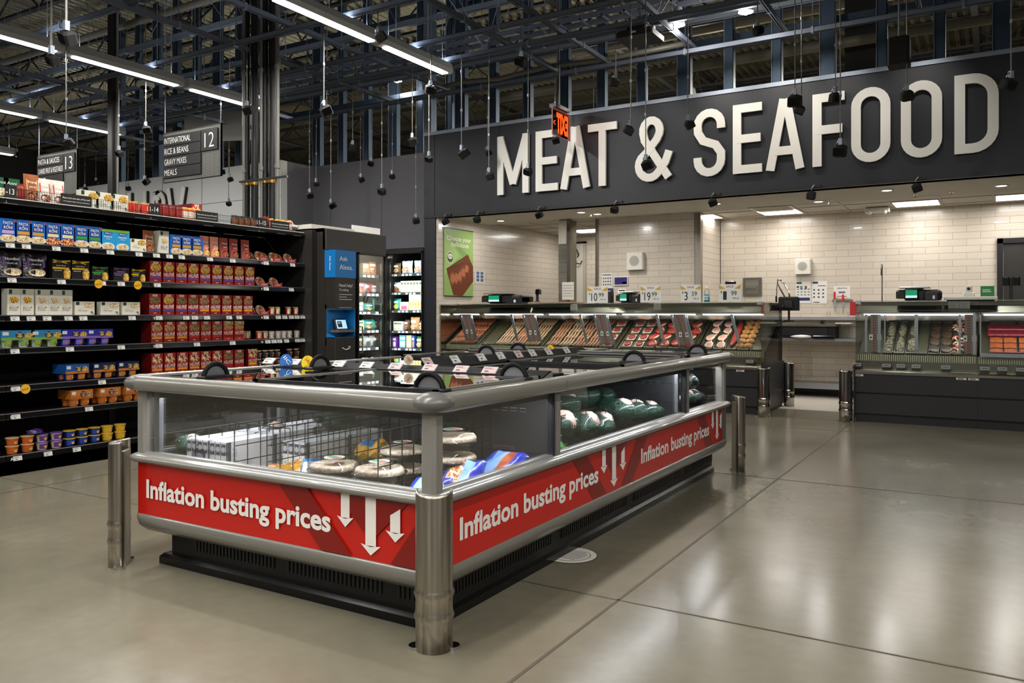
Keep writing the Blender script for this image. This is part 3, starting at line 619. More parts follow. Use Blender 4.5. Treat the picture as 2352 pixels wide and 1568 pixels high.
b = B(); b.disc((0, 0, p.z-.972), (.2, -1, 0), .028, '#d8b21a', 20); b.text('SALE', (0, -.003, p.z-.98), (1, .2, -.8), (.8, 0, 1), .015, 'darkred', w=.04, align='c'); b.cyl((0, 0, 0), (0, 0, p.z-.995), .004, 'clear', 5); b.build('flag_disc', o)
# LED strips under the canopy
for x0, x1, y0, y1, rot in ((X0+.12, X1-.12, Y0+.075, Y0+.09, 0), (X1-.09, X1-.075, 3.6, 5.36, 1), (X1-.09, X1-.075, Y0+.1, 3.4, 1), (X1-.09, X1-.075, 5.5, 6.25, 1), (X0+.075, X0+.09, Y0+.1, 3.4, 1)):
    b = B(); b.box(x0, x1, y0, y1, .862, .868, 'led'); o = b.build('led_strip', fz)
    L = (x1-x0) if not rot else (y1-y0)
    area('led_light', ((x0+x1)/2, (y0+y1)/2, .858), (x1-x0), (y1-y0), 9*L, (.92, .96, 1), parent=fz)
# wire baskets
def divider(p0, p1, z0, z1, label, step=.075):
    o = thing('wire_divider', label, 'wire rack', (p0[0], p0[1], z0), group='black wire dividers inside the freezer')
    b = B(); d = Vector((p1[0]-p0[0], p1[1]-p0[1], 0)); L = d.length; n = max(1, int(L/step)); r = .003
    for i in range(n+1): q = d*(i/n); b.cyl(q, q+Vector((0, 0, z1-z0)), r, 'wire', 4, caps=False)
    for k in range(int((z1-z0)/step)+1): z = (z1-z0)-k*step; b.cyl((0, 0, z), (d.x, d.y, z), r, 'wire', 4, caps=False)
    return b.build('wire_grid', o)
for i, (x, t) in enumerate(((-3.36, 'left of the pizza boxes'), (-3.08, 'right of the first pizza box row'), (-2.86, 'between the pizza boxes and the yellow bags'), (-2.6, 'behind the blue bread bag'), (-2.2, 'beside the round pies near the corner post'))):
    divider((x, Y0+.12), (x, 3.45), .35, .68+.02*i, 'black wire grid divider %s' % t)
divider((-1.97, 2.62), (-1.97, 2.7), .35, .66, 'black wire grid in front of the tall pie stack')
divider((X0+.12, 2.95), (-3.1, 2.95), .35, .66, 'black wire grid across the turkeys at the left glass')
for i, (y0, y1) in enumerate(((3.62, 4.3), (4.34, 5.3))): divider((-2.0, y0), (-2.0, y1), .33, .70, 'black wire grid holding turkeys, %s half of the middle bay' % ('near', 'far')[i])
divider((-2.35, 3.62), (-2.35, 5.3), .33, .76, 'black wire grid behind the front turkeys')
# pizza boxes on edge
def pizzabox(spine='#3a3b46', face='#dfe0e2', w_=.036, h=.315, l=.28, txt='PIZZA'):
    o = thing('pizza_box', '', 'frozen pizza box'); b = B(); b.box(-w_/2, w_/2, 0, l, 0, h, face)
    b.box(-w_/2+.003, w_/2-.003, -.0008, 0, h*.80, h*.97, spine); b.disc((0, -.0012, h*.885), (0, -1, 0), w_*.38, '#b7b7bd', 12)
    b.text(txt, (w_*.2, -.0012, h*.2), (0, 0, 1), (-1, 0, 0), w_*.45, '#55555c', w=h*.5)
    b.text('KITCHEN SHELF', (w_/2+.0008, .06, h*.3), (0, 0, 1), (0, -1, 0), .02, '#5a5a60', w=h*.6); b.box(w_/2, w_/2+.0006, .1, .16, .03, h*.7, '#c9c9cf'); b.box(w_/2, w_/2+.0006, 0, .03, 0, h, spine); b.poly([(-w_/2, 0, h+.0005), (w_/2, 0, h+.0005), (w_/2, .05, h+.0005), (-w_/2, .05, h+.0005)], '#c9c9cf')
    b.build('carton', o); return o
pb = pizzabox(); first = True
xs = PY(466, 1050, 2.68).x
for r in range(3):
    for i in range(7):
        x = xs+.04*i+(.012 if i > 3 else 0); y = 2.60+.289*r; z = .315+.003*((i*3+r) % 3)
        lab = 'white frozen pizza box standing on edge, %s from the left in the %s row' % (od(i+1), ('front', 'middle', 'back')[r])
        if first: pb.location = (x, y, z); pb['label'] = lab; pb['group'] = 'frozen pizza boxes on edge'; first = False
        else: dup(pb, (x, y, z), lab)
for r in range(2):
    for i in range(4):
        dup(pb, (-3.03+.04*i, 2.85+.3*r, .301), 'white frozen pizza box beyond the wire divider, %s from the left, %s row' % (od(i+1), ('front', 'back')[r]), group='frozen pizza boxes behind the divider')
def smallbox(x, y, z, k):
    o = thing('food_carton', ['small white and dark blue carton at the left of the pizza boxes', 'small dark blue fronted carton touching the pizza boxes'][k], 'food box', (x, y, z)); b = B(); b.box(-.05, .05, 0, .2, 0, .16, 'white'); b.box(-.048, .048, -.001, 0, .02, .158, '#23243a'); b.disc((0, -.002, .12), (0, -1, 0), .034, '#8d8fa0', 14, .45); b.box(-.028, .03, -.002, -.001, .03, .08, 'white')
    for i in range(7): b.box(-.024+.007*i, -.021+.007*i, -.0025, -.002, .035, .075, 'black')
    b.build('carton', o)
p = PY(432, 1040, 2.66); smallbox(p.x, 2.66, .43, 0); p = PY(455, 1040, 2.6); smallbox(p.x+.005, 2.60, .43, 1)
# pies under clear domes
def pie(label, loc, tilt=0, g='domed pies'):
    o = thing('domed_pie', label, 'frozen pie', loc, group=g)
    b = B(); b.lathe([(.075, 0), (.085, .004), (.1, .03), (.118, .036), (.12, .04), (.1, .041)], 'blackgloss', n=28); b.build('tray', o)
    b = B(); b.lathe([(.099, .038), (.104, .05), (.094, .062), (.08, .058), (.0, .052)], 'crust', n=48, flute=.035, fn=24); b.build('crust', o)
    b = B(); b.lathe([(.118, .041), (.112, .05), (.106, .078), (.09, .085), (0, .086)], 'clear', n=28); b.build('dome', o)
    b = B(); b.disc((0, 0, .0868), (0, 0, 1), .045, '#cfc9bd', 24); b.disc((0, 0, .0872), (0, 0, 1), .04, '#2f7d55', 20, .55); b.disc((.02, -.01, .0876), (0, 0, 1), .02, '#b45560', 14); b.build('label_disc', o)
    return o
pi0 = None
for (px, y, n, nm, zt_) in ((768, 2.63, 2, 'left stack near the front glass', .62), (872, 2.66, 3, 'second stack near the front glass', .62), (925, 3.0, 3, 'stack hidden behind the corner post', .645), (1040, 2.95, 5, 'tall stack right of the corner post', .735)):
    x = PY(px, 1050, y).x
    for k in range(n):
        z = zt_-.088*(k+1); 
        lab = 'domed pie, %s from the top, %s' % (od(k+1), nm)
        if pi0 is None: pi0 = pie(lab, (x, y, z))
        else: dup(pi0, (x, y, z), lab)
# bags
def bag(name, label, loc, sx, sy, sz, rz, m, art=None, tilt=0, grp=None, seed=0):
    o = thing(name, label, 'frozen food bag', loc, rz, group=grp); b = B(Matrix.Rotation(tilt, 4, 'X')); rr = random.Random(seed)
    n, k = 14, 10; vs = []; fs = []
    for side in (1, -1):
        for j in range(k+1):
            for i in range(n+1):
                u = -1+2*i/n; v = -1+2*j/k; t = max(0, (1-u**4))*max(0, (1-v**4))
                z = side*sz*(t**.6)*(1+.18*sin(7*u+seed)*cos(6*v+seed*2)+.1*sin(13*u*v+seed)); q = 1-.08*abs(v)*(1-t)
                vs.append((u*sx*q, v*sy, z+sz+.012*sin(9*u+seed)*(abs(v) > .8)))
    N = (n+1)*(k+1)
    for s_ in (0, 1):
        for j in range(k):
            for i in range(n):
                a = s_*N+j*(n+1)+i; f = (a, a+1, a+n+2, a+n+1); fs.append(f if s_ == 0 else f[::-1])
    b.add(vs, fs, m, True); me = b.build('bag_film', o).data
    if art:
        for mm in art: me.materials.append(M(mm))
        for p in me.polygons:
            c = p.center; 
            c = Matrix.Rotation(-tilt, 4, 'X') @ c; u = c.x/sx; v = c.y/sy
            if c.z > sz*1.02 and abs(v) < .72:
                if -.55 < u < .1: p.material_index = 1
                elif .1 <= u < .6 and len(art) > 1: p.material_index = 2
    return o
p = PY(705, 1062, 2.6); bag('bread_bag', 'bright blue crumpled bag of frozen bread beside the pies', (p.x, 2.63, .49), .05, .1, .035, .4, 'bagcyan', ['white', 'bagcyan'], 1.1, seed=3)
p = PY(615, 1060, 2.66); bag('nugget_bag', 'yellow frozen bag left of the blue bread bag', (p.x, 2.72, .42), .09, .1, .05, .2, 'bagyellow', ['food_mix', 'bagyellow'], seed=1)
p = PY(665, 1050, 2.75); bag('nugget_bag', 'yellow frozen bag behind the blue bread bag', (p.x, 2.85, .43), .09, .09, .05, -.3, 'bagyellow', ['food_mix', 'bagyellow'], seed=2)
p = PY(842, 1020, 3.1); bag('nugget_bag', 'yellow frozen bag behind the round pies', (p.x, 3.15, .50), .09, .09, .05, .5, 'bagyellow', ['bagcyan'], seed=5)
bag('seafood_bag', 'blue seafood bag lying lowest beside the corner post', (-2.0, 2.66, .48), .09, .1, .035, .2, 'bagblue', ['baglight', 'food_mix'], .5, seed=6)
bag('seafood_bag', 'blue seafood bag with an orange crab picture leaning on the side glass', (-1.99, 2.90, .485), .095, .12, .045, .15, 'bagblue', ['food_mix', 'baglight'], .75, seed=7)
bag('seafood_bag', 'blue seafood bag with a barcode farther along the side glass', (-1.99, 3.2, .475), .10, .15, .04, -.05, 'bagblue', ['baglight', 'salmon'], .5, seed=8)
bag('ice_bag', 'dark blue crinkled bag hanging high behind the side glass', (-2.4, 3.34, .72), .16, .1, .04, .1, 'bagblack', ['bagblue'], .2, seed=9)
# turkeys
def turkey(loc, rz, label, dark=0, sc_=1, g=None):
    o = thing('wrapped_turkey', label, 'frozen turkey', loc, rz, group=g); b = B()
    m = 'netblack' if dark else 'turkeygreen'; b.blob((0, 0, .07*sc_), (.085*sc_, .12*sc_, .07*sc_), m, 18, 12, .08, seed=int(abs(loc[1])*97)); b.build('wrapping', o)
    b = B(); b.blob((.02*sc_, -.03*sc_, .085*sc_), (.06*sc_, .06*sc_, .06*sc_), 'turkeypink', 12, 8, .06, seed=5); b.build('printed_label', o)
    b = B(); b.blob((0, .13*sc_, .09*sc_), (.02, .03, .02), m, 8, 6, .3, 3); b.build('tied_end', o); return o
turkey((-3.52, 2.66, .535), 1.2, 'dark green wrapped turkey at the left glass corner', sc_=.72)
turkey((-3.36, 3.08, .55), .5, 'pink labelled turkey behind the small dark cartons', sc_=.8); turkey((-3.1, 3.3, .6), 2.4, 'green wrapped turkey at the back of the front bay', sc_=.8)
turkey((-3.55, 3.0, .5), 2.0, 'pale turkey behind the corner turkey at the left glass', sc_=.8)
k = 0
for i, y in enumerate((3.72, 3.96, 4.2, 4.44, 4.68, 4.92, 5.14)):
    turkey((-2.04-.02*(i % 2), y, .50+.03*((i*5) % 3)), .3*i, 'green wrapped turkey in the middle bay, front row, %s from the mullion' % od(i+1), sc_=1.1)
for i, y in enumerate((3.8, 4.1, 4.4, 4.7, 5.0)): turkey((-2.28, y, .62+.02*(i % 2)), .9*i, 'green wrapped turkey in the middle bay, rear row, %s from the near end' % od(i+1))
for i, y in enumerate((3.8, 4.15, 4.5, 4.85)): turkey((-2.2, y, .36), 1.3*i, 'green wrapped turkey low in the middle bay, %s from the near end' % od(i+1))
bag('wrapped_turkey', 'bright green and pink turkey bag tilted behind the side glass', (-1.99, 3.72, .50), .07, .14, .04, 0, 'g#3fae52', ['turkeypink'], -.5, seed=4)
i = 0
for y, z in ((5.64, .53), (5.86, .55), (6.08, .53), (5.75, .66), (5.97, .67)):
    i += 1; turkey((-2.02, y, z), i*.8, 'dark netted turkey in the far end bay, %s in the pile' % od(i), dark=i != 2 and i != 4, sc_=.9)
o = thing('red_hanger', 'thin red plastic rail clip on the middle bay back wall', 'clip', (-2.70, 4.6, .745)); b = B(); b.tube([(0, -.15, 0), (0, -.1, 0), (0, -.09, .02), (0, -.1, 0), (0, .1, .01), (0, .09, .03), (0, .1, .01), (0, .15, .01)], .004, '#c32a3c', 5); b.build('clip_bar', o)
o = thing('shelf_label_clip', 'pale outlined tag holder on the dark partition', 'clip', (-2.2, 3.49, .56)); b = B(); b.box(0, .12, -.003, 0, 0, .02, '#5c4145'); b.box(.02, .10, -.004, -.003, .004, .014, 'liner'); b.build('holder', o)
# ================================================================ GUARD POSTS
def guard(loc, rz, h, label, mt='brushed', r=.07, back=True, sweep=100):
    o = thing('guard_post', label, 'bollard guard', loc, rz, group=None)
    b = B(); n = 18; prof = [(1, 0), (1, .10), (1.02, .112), (1.09, .125), (1.02, .14), (1.0, .15), (1.0, .185), (1.02, .196), (1.10, .21), (1.02, .224), (1, .235), (1, h-.01), (.97, h)]
    vs = []; fs = []
    for q, z in prof:
        for i in range(n+1):
            a = radians(-90-sweep+2*sweep*i/n); vs.append((r*q*cos(a), r*q*sin(a), z+ (0 if z < h-.02 else -.012*cos(a+pi/2))))
    for q, z in prof[::-1]:
        for i in range(n+1):
            a = radians(-90-sweep+2*sweep*i/n); vs.append(((r*q-.006)*cos(a), (r*q-.006)*sin(a), z+ (0 if z < h-.02 else -.012*cos(a+pi/2))))
    K = len(prof)*2
    for k in range(K):
        for i in range(n): a = k*(n+1)+i; c = ((k+1) % K)*(n+1)+i; fs.append((a, a+1, c+1, c))
    for k in range(len(prof)-1):
        for i in (0, n): fs.append(tuple([k*(n+1)+i, (k+1)*(n+1)+i, (K-2-k)*(n+1)+i, (K-1-k)*(n+1)+i]))
    b.add(vs, fs, mt, True); b.build('curved_shell', o)
    b = B(); b.box(-.045, .045, .0, .02, 0, h-.05, mt); b.build('back_plate', o)
    for s in (-1, 1): b = B(); b.cyl((s*r*.95, 0, 0), (s*r*.95, 0, .012), .03, 'chrome', 14); b.build('floor_flange', o)
    return o
g0 = PZ(990, 1493, 0)
guard((-1.80, 2.43, 0), radians(31), .592, 'stainless steel guard post at the near corner of the freezer')
guard((X0-.045, Y0-.02, 0), radians(-50), .62, 'stainless steel guard post at the left corner of the freezer')
guard((X1+.06, Y1+.02, 0), radians(125), .60, 'stainless steel guard post at the far right corner of the freezer')
# floor drain
p = PZ(1322, 1277, 0); o = thing('floor_drain', 'round white grated drain cover in the floor beside the freezer', 'floor drain', (p.x-.03, p.y, .0017))
b = B(); b.disc((0, 0, .0), (0, 0, 1), .14, '#3d392f', 32); b.disc((0, 0, .001), (0, 0, 1), .136, 'offwhite', 32); b.disc((0, 0, .0015), (0, 0, 1), .106, '#4d493f', 32); b.disc((0, 0, .002), (0, 0, 1), .102, 'offwhite', 32)
for i in range(8): y = -.07+.02*i; hw = math.sqrt(.095**2-y*y)*.9; b.box(-hw, hw, y, y+.006, .002, .0025, '#4d493f')
b.build('drain_grate', o)
# ================================================================ GONDOLA SHELVES
GX = -6.54; SEC = [(2.07, 3.30), (3.30, 4.535), (4.535, 5.78), (5.78, 6.42)]
SH = {'G': 1.800, 'F': 1.532, 'E': 1.235, 'D': .981, 'C': .690, 'B': .474, 'A': .150}; HT = 2.14
SHN = {'H': 'top', 'G': 'second highest', 'F': 'third highest', 'E': 'fourth highest', 'D': 'fifth highest', 'C': 'third lowest', 'B': 'second lowest', 'A': 'lowest'}
def gy(px): return PX(px, 700, GX-.012).y
tags = {'G': (18, 55, 124, 188, 248, 314, 354, 384, 412, 477, 529, 606, 667), 'F': (22, 136, 229, 273, 356, 606, 664), 'E': (29, 66, 103, 152, 186, 298, 360, 422, 442, 470, 521, 544, 606, 634, 649, 664, 677, 690), 'D': (29, 155, 273, 360, 447, 529, 610, 624, 637, 653, 678, 690), 'C': (31, 229), 'B': (31, 199), 'A': (35, 105, 171), 'H': (20, 170, 318, 343, 474, 573, 594, 642, 678)}
gond = []
for si, (y0, y1) in enumerate(SEC):
    g = thing('shelving_unit', 'tall black shelving unit of the left aisle, %s' % ['partly beyond the left edge', 'holding the blue pasta boxes and macaroni', 'holding rows of red boxes with white lettering', 'narrow and farthest, holding soup cans'][si], 'shelf', (GX, (y0+y1)/2, 0), group='black aisle shelving units'); gond.append(g)
    L = (y1-y0)/2
    b = B(); b.box(-.62, -.60, -L, L, .02, 2.112, 'blackmatte')
    for i in range(int(L*2/.1)): b.box(-.601, -.598, -L+.05+.1*i, -L+.053+.1*i, .2, 2.0, 'darksteel')
    b.build('back_panel', g)
    if si == 3: b = B(); b.box(-.62, -.03, L-.02, L, .0, 2.13, 'blackmatte'); b.build('end_panel', g)
    b = B(); b.box(-.60, -.0, -L, L, 0, .11, 'black'); b.box(-.02, .0, -L, L, .0, .125, 'blackgloss'); b.build('base', g)
    for s in (-1, 1):
        b = B(); b.box(-.615, -.56, s*(L-.016)-.014, s*(L-.016)+.014, 0, 2.12, 'black'); b.build('upright', g)
    for k, z in list(SH.items())+[('H', HT)]:
        dep = 0 if k != 'H' else -.0
        sh = thing('shelf', '', ''); 
        bpy.data.objects.remove(sh)
        b = B(); b.box(-.59, 0, -L+.003, L-.003, z-.028, z, 'black')
        b.prism([(0, z), (.012, z-.006), (.022, z-.036), (.012, z-.046), (0, z-.04)], 1, -L+.003, L-.003, 'blackgloss'); b.box(.0, .012, -L+.003, L-.003, z-.002, z+.004, 'alu' if k != 'H' else 'offwhite')
        if k != 'H': b.text(k, (.0225, -L+.03, z-.036), (0, 1, 0), (-.3, 0, 1), .022, 'white')
        so = b.build('shelf', g); so['label'] = 'black steel shelf with letter %s on its front edge' % k if k != 'H' else 'top shelf board with pale edge strip'
        for px in tags.get(k, ()):
            y = gy(px)
            if y0 < y < y1: ptag(so, (.024 if k != 'H' else .014, y-(y0+y1)/2, z-.043), (0, 1, 0), (-.25, 0, 1), .066 if k != 'H' else .11, .036 if k != 'H' else .022)
    if si:
        b = B(); 
        for i in range(int(2*L/.02)-1): b.cyl((-.02, -L+.02*i+.01, HT), (-.02, -L+.02*i+.01, HT+.085), .0015, 'wire', 4, caps=False)
        for z in (.03, .085): b.cyl((-.02, -L+.003, HT+z), (-.02, L-.003, HT+z), .002, 'wire', 4)
        b.build('wire_fence', g)
for px0, px1, t, nm, g in ((-8, 36, '11-13', 1, 1), (331, 366, '11-14', 1, 2), (584, 612, '11-15', 1, 3)):
    y0, y1 = gy(px0), gy(px1); gg = gond[g]; yc = sum(SEC[g])/2
    b = B(); b.box(-.006, .004, max(y0, SEC[g][0])-yc, y1-yc, HT+.0, HT+.105, 'signblack'); b.text(t, (.0045, (y0+y1)/2-yc, HT+.033), (0, 1, 0), (0, 0, 1), .045, 'white', w=(y1-y0)*.74, align='c'); b.build('section_number', gg)
for px0, px1, g in ((138, 208, 1), (448, 498, 2), (620, 662, 3)):
    y0, y1 = gy(px0), gy(px1); gg = gond[g]; yc = sum(SEC[g])/2
    b = B(); b.box(-.006, .004, y0-yc, y1-yc, HT, HT+.095, 'signblack'); b.text("Please don't take items off this shelf.", (.0045, (y0+y1)/2-yc, HT+.055), (0, 1, 0), (0, 0, 1), .014, 'white', w=(y1-y0)*.9, align='c'); b.text("Our associates are happy to help if you need assistance", (.0045, (y0+y1)/2-yc, HT+.03), (0, 1, 0), (0, 0, 1), .009, 'white', w=(y1-y0)*.86, align='c'); b.build('notice_plate', gg)
# ---------------------------------------------------------------- products (front faces local -Y, turned to face +X)
def front(b, W, Hh, items, y=-.0008):
    for it in items:
        k = it[0]
        if k == 'r': _, u0, u1, v0, v1, m = it[:6]; e = y-(it[6] if len(it) > 6 else 0); b.poly([(u0*W, e, v0*Hh), (u1*W, e, v0*Hh), (u1*W, e, v1*Hh), (u0*W, e, v1*Hh)], m)
        elif k == 'e': _, u, v, ru, rv, m = it[:6]; e = y-(it[6] if len(it) > 6 else .0004); n = 16; b.poly([(u*W+ru*W*cos(2*pi*i/n), e, v*Hh+rv*Hh*sin(2*pi*i/n)) for i in range(n)], m)
        elif k == 't': _, s, u, v, h, w_, m = it[:7]; e = y-.0012; b.text(s, (u*W, e, v*Hh), (1, 0, 0), (0, 0, 1), h*Hh, m, w=w_*W, align='c')
        elif k == 'p': _, pts, m = it; b.poly([(p[0]*W, y-.0006, p[1]*Hh) for p in pts], m)
def boxitem(name, W, Hh, D, body, items, side=None):
    o = thing(name, '', 'food box', rz=pi/2); b = B(); b.box(-W/2, W/2, 0, D, 0, Hh, body)
    if side: b.poly([(-W/2-.0006, 0, 0), (-W/2-.0006, D, 0), (-W/2-.0006, D, Hh), (-W/2-.0006, 0, Hh)][::-1], side)
    front(b, W, Hh, items); b.build('carton', o); return o
def roni(band, art, bc='white'):
    return boxitem('pasta_box', .128, .182, .045, '#1560b8', [('r', -.5, .5, .86, 1, '#1a70cc'), ('e', 0, .16, .49, .17, art), ('r', -.34, .34, .36, .50, band, .0003), ('p', [(-.36, .54), (.36, .54), (.30, .86), (.1, .92), (-.1, .92), (-.30, .86)], '#103f92'),
        ('t', 'PASTA', 0, .75, .13, .56, 'white'), ('t', '&', 0, .69, .04, .1, 'white'), ('t', 'RONI', 0, .56, .13, .5, 'white'), ('r', .34, .48, .88, .97, '#c23b2b', .0008)])
def helper(art, band, twin=0):
    it = [('r', -.5, .5, 0, .16, '#7e0f0d'), ('e', 0, .70, .46, .21, art), ('r', -.22, .22, .87, .97, '#d9c7b4', .0006), ('t', 'HAMBURGER', 0, .90, .03, .34, '#5a1010'), ('t', 'HELPER', 0, .30, .17, .9, 'white'), ('r', -.42, .42, .17, .27, band, .0003), ('r', -.12, .12, .07, .095, '#e6c9b8', .0003), ('e', .4, .45, .05, .05, '#d9c7b4', .0005)]
    if twin: it = [('r', -.5, .5, .78, 1, art), ('t', 'TWIN PACK', 0, .91, .07, .9, '#d8d23a')]+[('e', 0, .66, .46, .14, art)]+it[2:]
    return boxitem('dinner_kit_box', .118, .192, .048, '#a01612' if not twin else '#b51a10', it, '#5e0d0b')
def macaroni(art, v=0):
    return boxitem('macaroni_box', .098 if v < 2 else .1, .205, .04, '#d6d3c4', [('r', -.5, .5, .76, 1, '#a9a99a'), ('r', -.38, -.14, .80, .97, '#1c3b2f', .0004), ('e', 0, .58, .36, .13, art), ('t', 'Organic', -.14, .33, .03, .4, '#55564e'), ('t', 'Macaroni', -.05, .25, .05, .6, '#2a2a26'), ('t', '& Cheese', -.05, .17, .05, .6, '#2a2a26'), ('e', .3, .3, .05, .03, '#4d7d2f')])
def widebox(art, body='#dcd8c6', W=.17, Hh=.112, txt='White Cheddar'):
    return boxitem('cheddar_box', W, Hh, .06, body, [('e', .22, .72, .28, .2, art), ('r', -.45, -.28, .74, .97, '#1c3b2f', .0004), ('t', txt, -.12, .28, .08, .5, '#2a2a26'), ('t', 'Organic', -.22, .45, .05, .25, '#55564e'), ('e', .35, .2, .06, .08, '#3e7d57'), ('e', .42, .1, .03, .06, '#b5402a')])
def annie():
    return boxitem('pasta_salad_box', .132, .172, .045, '#1d97cf', [('r', -.5, .5, .88, 1, '#6db13a'), ('e', 0, .8, .3, .08, '#1b4e8f'), ('t', 'KELLS', 0, .76, .07, .4, 'white'), ('t', 'PASTA', 0, .58, .10, .56, 'white'), ('t', 'SALAD', 0, .50, .045, .3, 'white'), ('e', 0, .14, .45, .2, 'white'), ('e', 0, .14, .40, .16, 'pasta_pale', .0008)])
def crack(c, W, Hh):
    return boxitem('noodle_box', W, Hh, .05, '#15130f', [('p', [(-.48, .82), (.48, .93), (.48, .98), (-.48, .88)], c), ('p', [(-.48, .95), (.3, .80), (.3, .84), (-.48, 1)], c), ('r', -.5, .4 if W > .14 else .0, .5, .6, c), ('t', 'Cracker Barrel', -.05 if W > .14 else -.18, .66, .06, .5, 'white'), ('e', 0 if W > .16 else .3, .26, .42 if W > .16 else .2, .24 if W > .16 else .34, 'pasta_yellow'), ('e', -.22, .88, .07, .07, '#5a4a1a', .001), ('t', 'MACARONI', -.2, .4, .05, .4, 'white')])
def pouch(name, body, win, accent, W=.11, Hh=.2, txt='Prima'):
    o = thing(name, '', 'food pouch', rz=pi/2); b = B(); n = 8; vs = []; fs = []
    for s in (0, 1):
        for j in range(n+1):
            v = j/n; d = .045*(1-v)**.8
            for i in range(5): u = -.5+i/4; bul = d*(1-(2*u)**4)+.003; vs.append((u*W*(1-.04*sin(pi*v)), (.045-bul) if s == 0 else .045+bul*.2, v*Hh))
    N = 5*(n+1)
    for s in (0, 1):
        for j in range(n):
            for i in range(4): a = s*N+j*5+i; f = (a, a+1, a+6, a+5); fs.append(f if s == 0 else f[::-1])
    b.add(vs, fs, body, True); me = b
    sl = .045/Hh
    def P(u, v, e=.004): d = .045*(1-v)**.8; return (u*W, .045-d*(1-(2*u)**4)-e, v*Hh)
    b.poly([P(-.36, .42), P(.36, .42), P(.36, .8), P(-.36, .8)], accent); b.poly([P(.36*cos(a), .2+.15*sin(a), .006) for a in [2*pi*i/14 for i in range(14)]], win)
    b.text(txt, P(0, .66, .006), (1, 0, 0), (0, .22, 1), .022, 'white', w=W*.55, align='c'); b.text('RICE', P(0, .5, .006), (1, 0, 0), (0, .22, 1), .012, 'white', w=W*.4, align='c')
    b.build('pouch_film', o); return o
def bowl(b1='white'):
    o = thing('pasta_bowl', '', 'food bowl', rz=pi/2); T = Matrix.Translation((0, .05, .045)) @ Matrix.Rotation(radians(62), 4, 'X')
    b = B(T); b.lathe([(.035, -.04), (.056, -.005), (.062, 0), (.06, .004), (.05, .005)], '#c9c4b8', n=22); b.build('tub', o)
    b = B(T); b.disc((0, 0, .0065), (0, 0, 1), .056, 'food_mix', 22); b.disc((0, .02, .007), (0, 0, 1), .028, '#b9402a', 14, .5); b.build('picture_lid', o)
    b = B(); b.prism([(-.055, .002), (.055, .002), (.064, .042), (.02, .03), (-.02, .03), (-.064, .042)], 1, -.012, .0, '#a31714'); b.text("Campbell's", (0, -.0125, .012), (1, 0, 0), (0, 0, 1), .014, 'white', w=.075, align='c'); b.build('sleeve', o); return o
def can(body, lab, r=.03, h=.082, t='SOUP', tc='#2a5a2a'):
    o = thing('soup_can', '', 'can', rz=pi/2); b = B(); b.lathe([(r*.94, 0), (r, .004), (r, h*.86), (r*.9, h*.9)], body, (0, r, 0), n=16); b.lathe([(r*.97, h*.88), (r*1.0, h*.9), (r*1.0, h), (r*.9, h)], '#d5bf8a', (0, r, 0), n=16)
    b.build('can_body', o); b = B(); vs = []
    for a in range(-60, 61, 20): t_ = radians(a); vs += [(1.012*r*sin(t_), r-1.012*r*cos(t_), h*.12), (1.012*r*sin(t_), r-1.012*r*cos(t_), h*.80)]
    b.add(vs, [(2*i, 2*i+2, 2*i+3, 2*i+1) for i in range(6)], lab); b.text(t, (0, -.002, h*.5), (1, 0, 0), (0, 0, 1), h*.17, tc, w=r*1.2, align='c'); b.disc((0, -.002, h*.3), (0, -1, 0), h*.13, 'food_mix', 10); b.build('paper_label', o); return o
def cup(body, lid, lab, r=.047, h=.062):
    b = B(); b.lathe([(r*.74, 0), (r*.93, h*.9), (r*.95, h*.92)], body, (0, r, 0), n=18); b.lathe([(r*1.02, h*.90), (r*1.05, h*.92), (r*1.05, h), (r*.98, h+.001)], lid, (0, r, 0), n=18)
    vs = []
    for a in range(-55, 56, 22): t_ = radians(a); vs += [(.80*r*sin(t_), r-.81*r*cos(t_)-.001, h*.14), (.92*r*sin(t_), r-.93*r*cos(t_)-.001, h*.78)]
    b.add(vs, [(2*i, 2*i+2, 2*i+3, 2*i+1) for i in range(5)], lab); b.disc((.008, -.0005+r*.12, h*.45), (0, -1, 0), h*.2, 'pasta_yellow', 10); return b
def cupitem(body, lid, lab, label=''):
    o = thing('noodle_cup', '', 'food cup', rz=pi/2); cup(body, lid, lab).build('cup_body', o); return o
def pack(body, lab, cupb, cupl, txt, W=.20, art='pasta_yellow'):
    o = thing('cup_multipack', '', 'cup pack', rz=pi/2); b = B(); z = .058; h = .075; b.box(-W/2, W/2, 0, .19, z, z+h, body); T = [('r', -.5, .5, 0, .25, lab), ('e', .05, .5, .13, .36, '#14264f'), ('e', .05, .42, .09, .2, art, .0009), ('e', .33, .45, .14, .3, art), ('t', txt, .05, .62, .13, .2, 'white'), ('r', -.46, -.28, .5, .85, '#dfe3ea', .0005)]
    bb = B(Matrix.Translation((0, 0, z))); front(bb, W, h, T); k = len(b.v); b.v += bb.v; b.f += [tuple(a+k for a in f) for f in bb.f]; b.mi += [b.m(bb.ms[i]) for i in bb.mi]; b.sm += bb.sm
    b.build('sleeve', o)
    for i, x in enumerate((-W/4, W/4)):
        for y in (0, .095):
            c = cup(cupb, cupl, lab, .043, .062); c.v = [(v[0]+x, v[1]+y+.004, v[2]) for v in c.v]; c.build('cup', o)
    return o
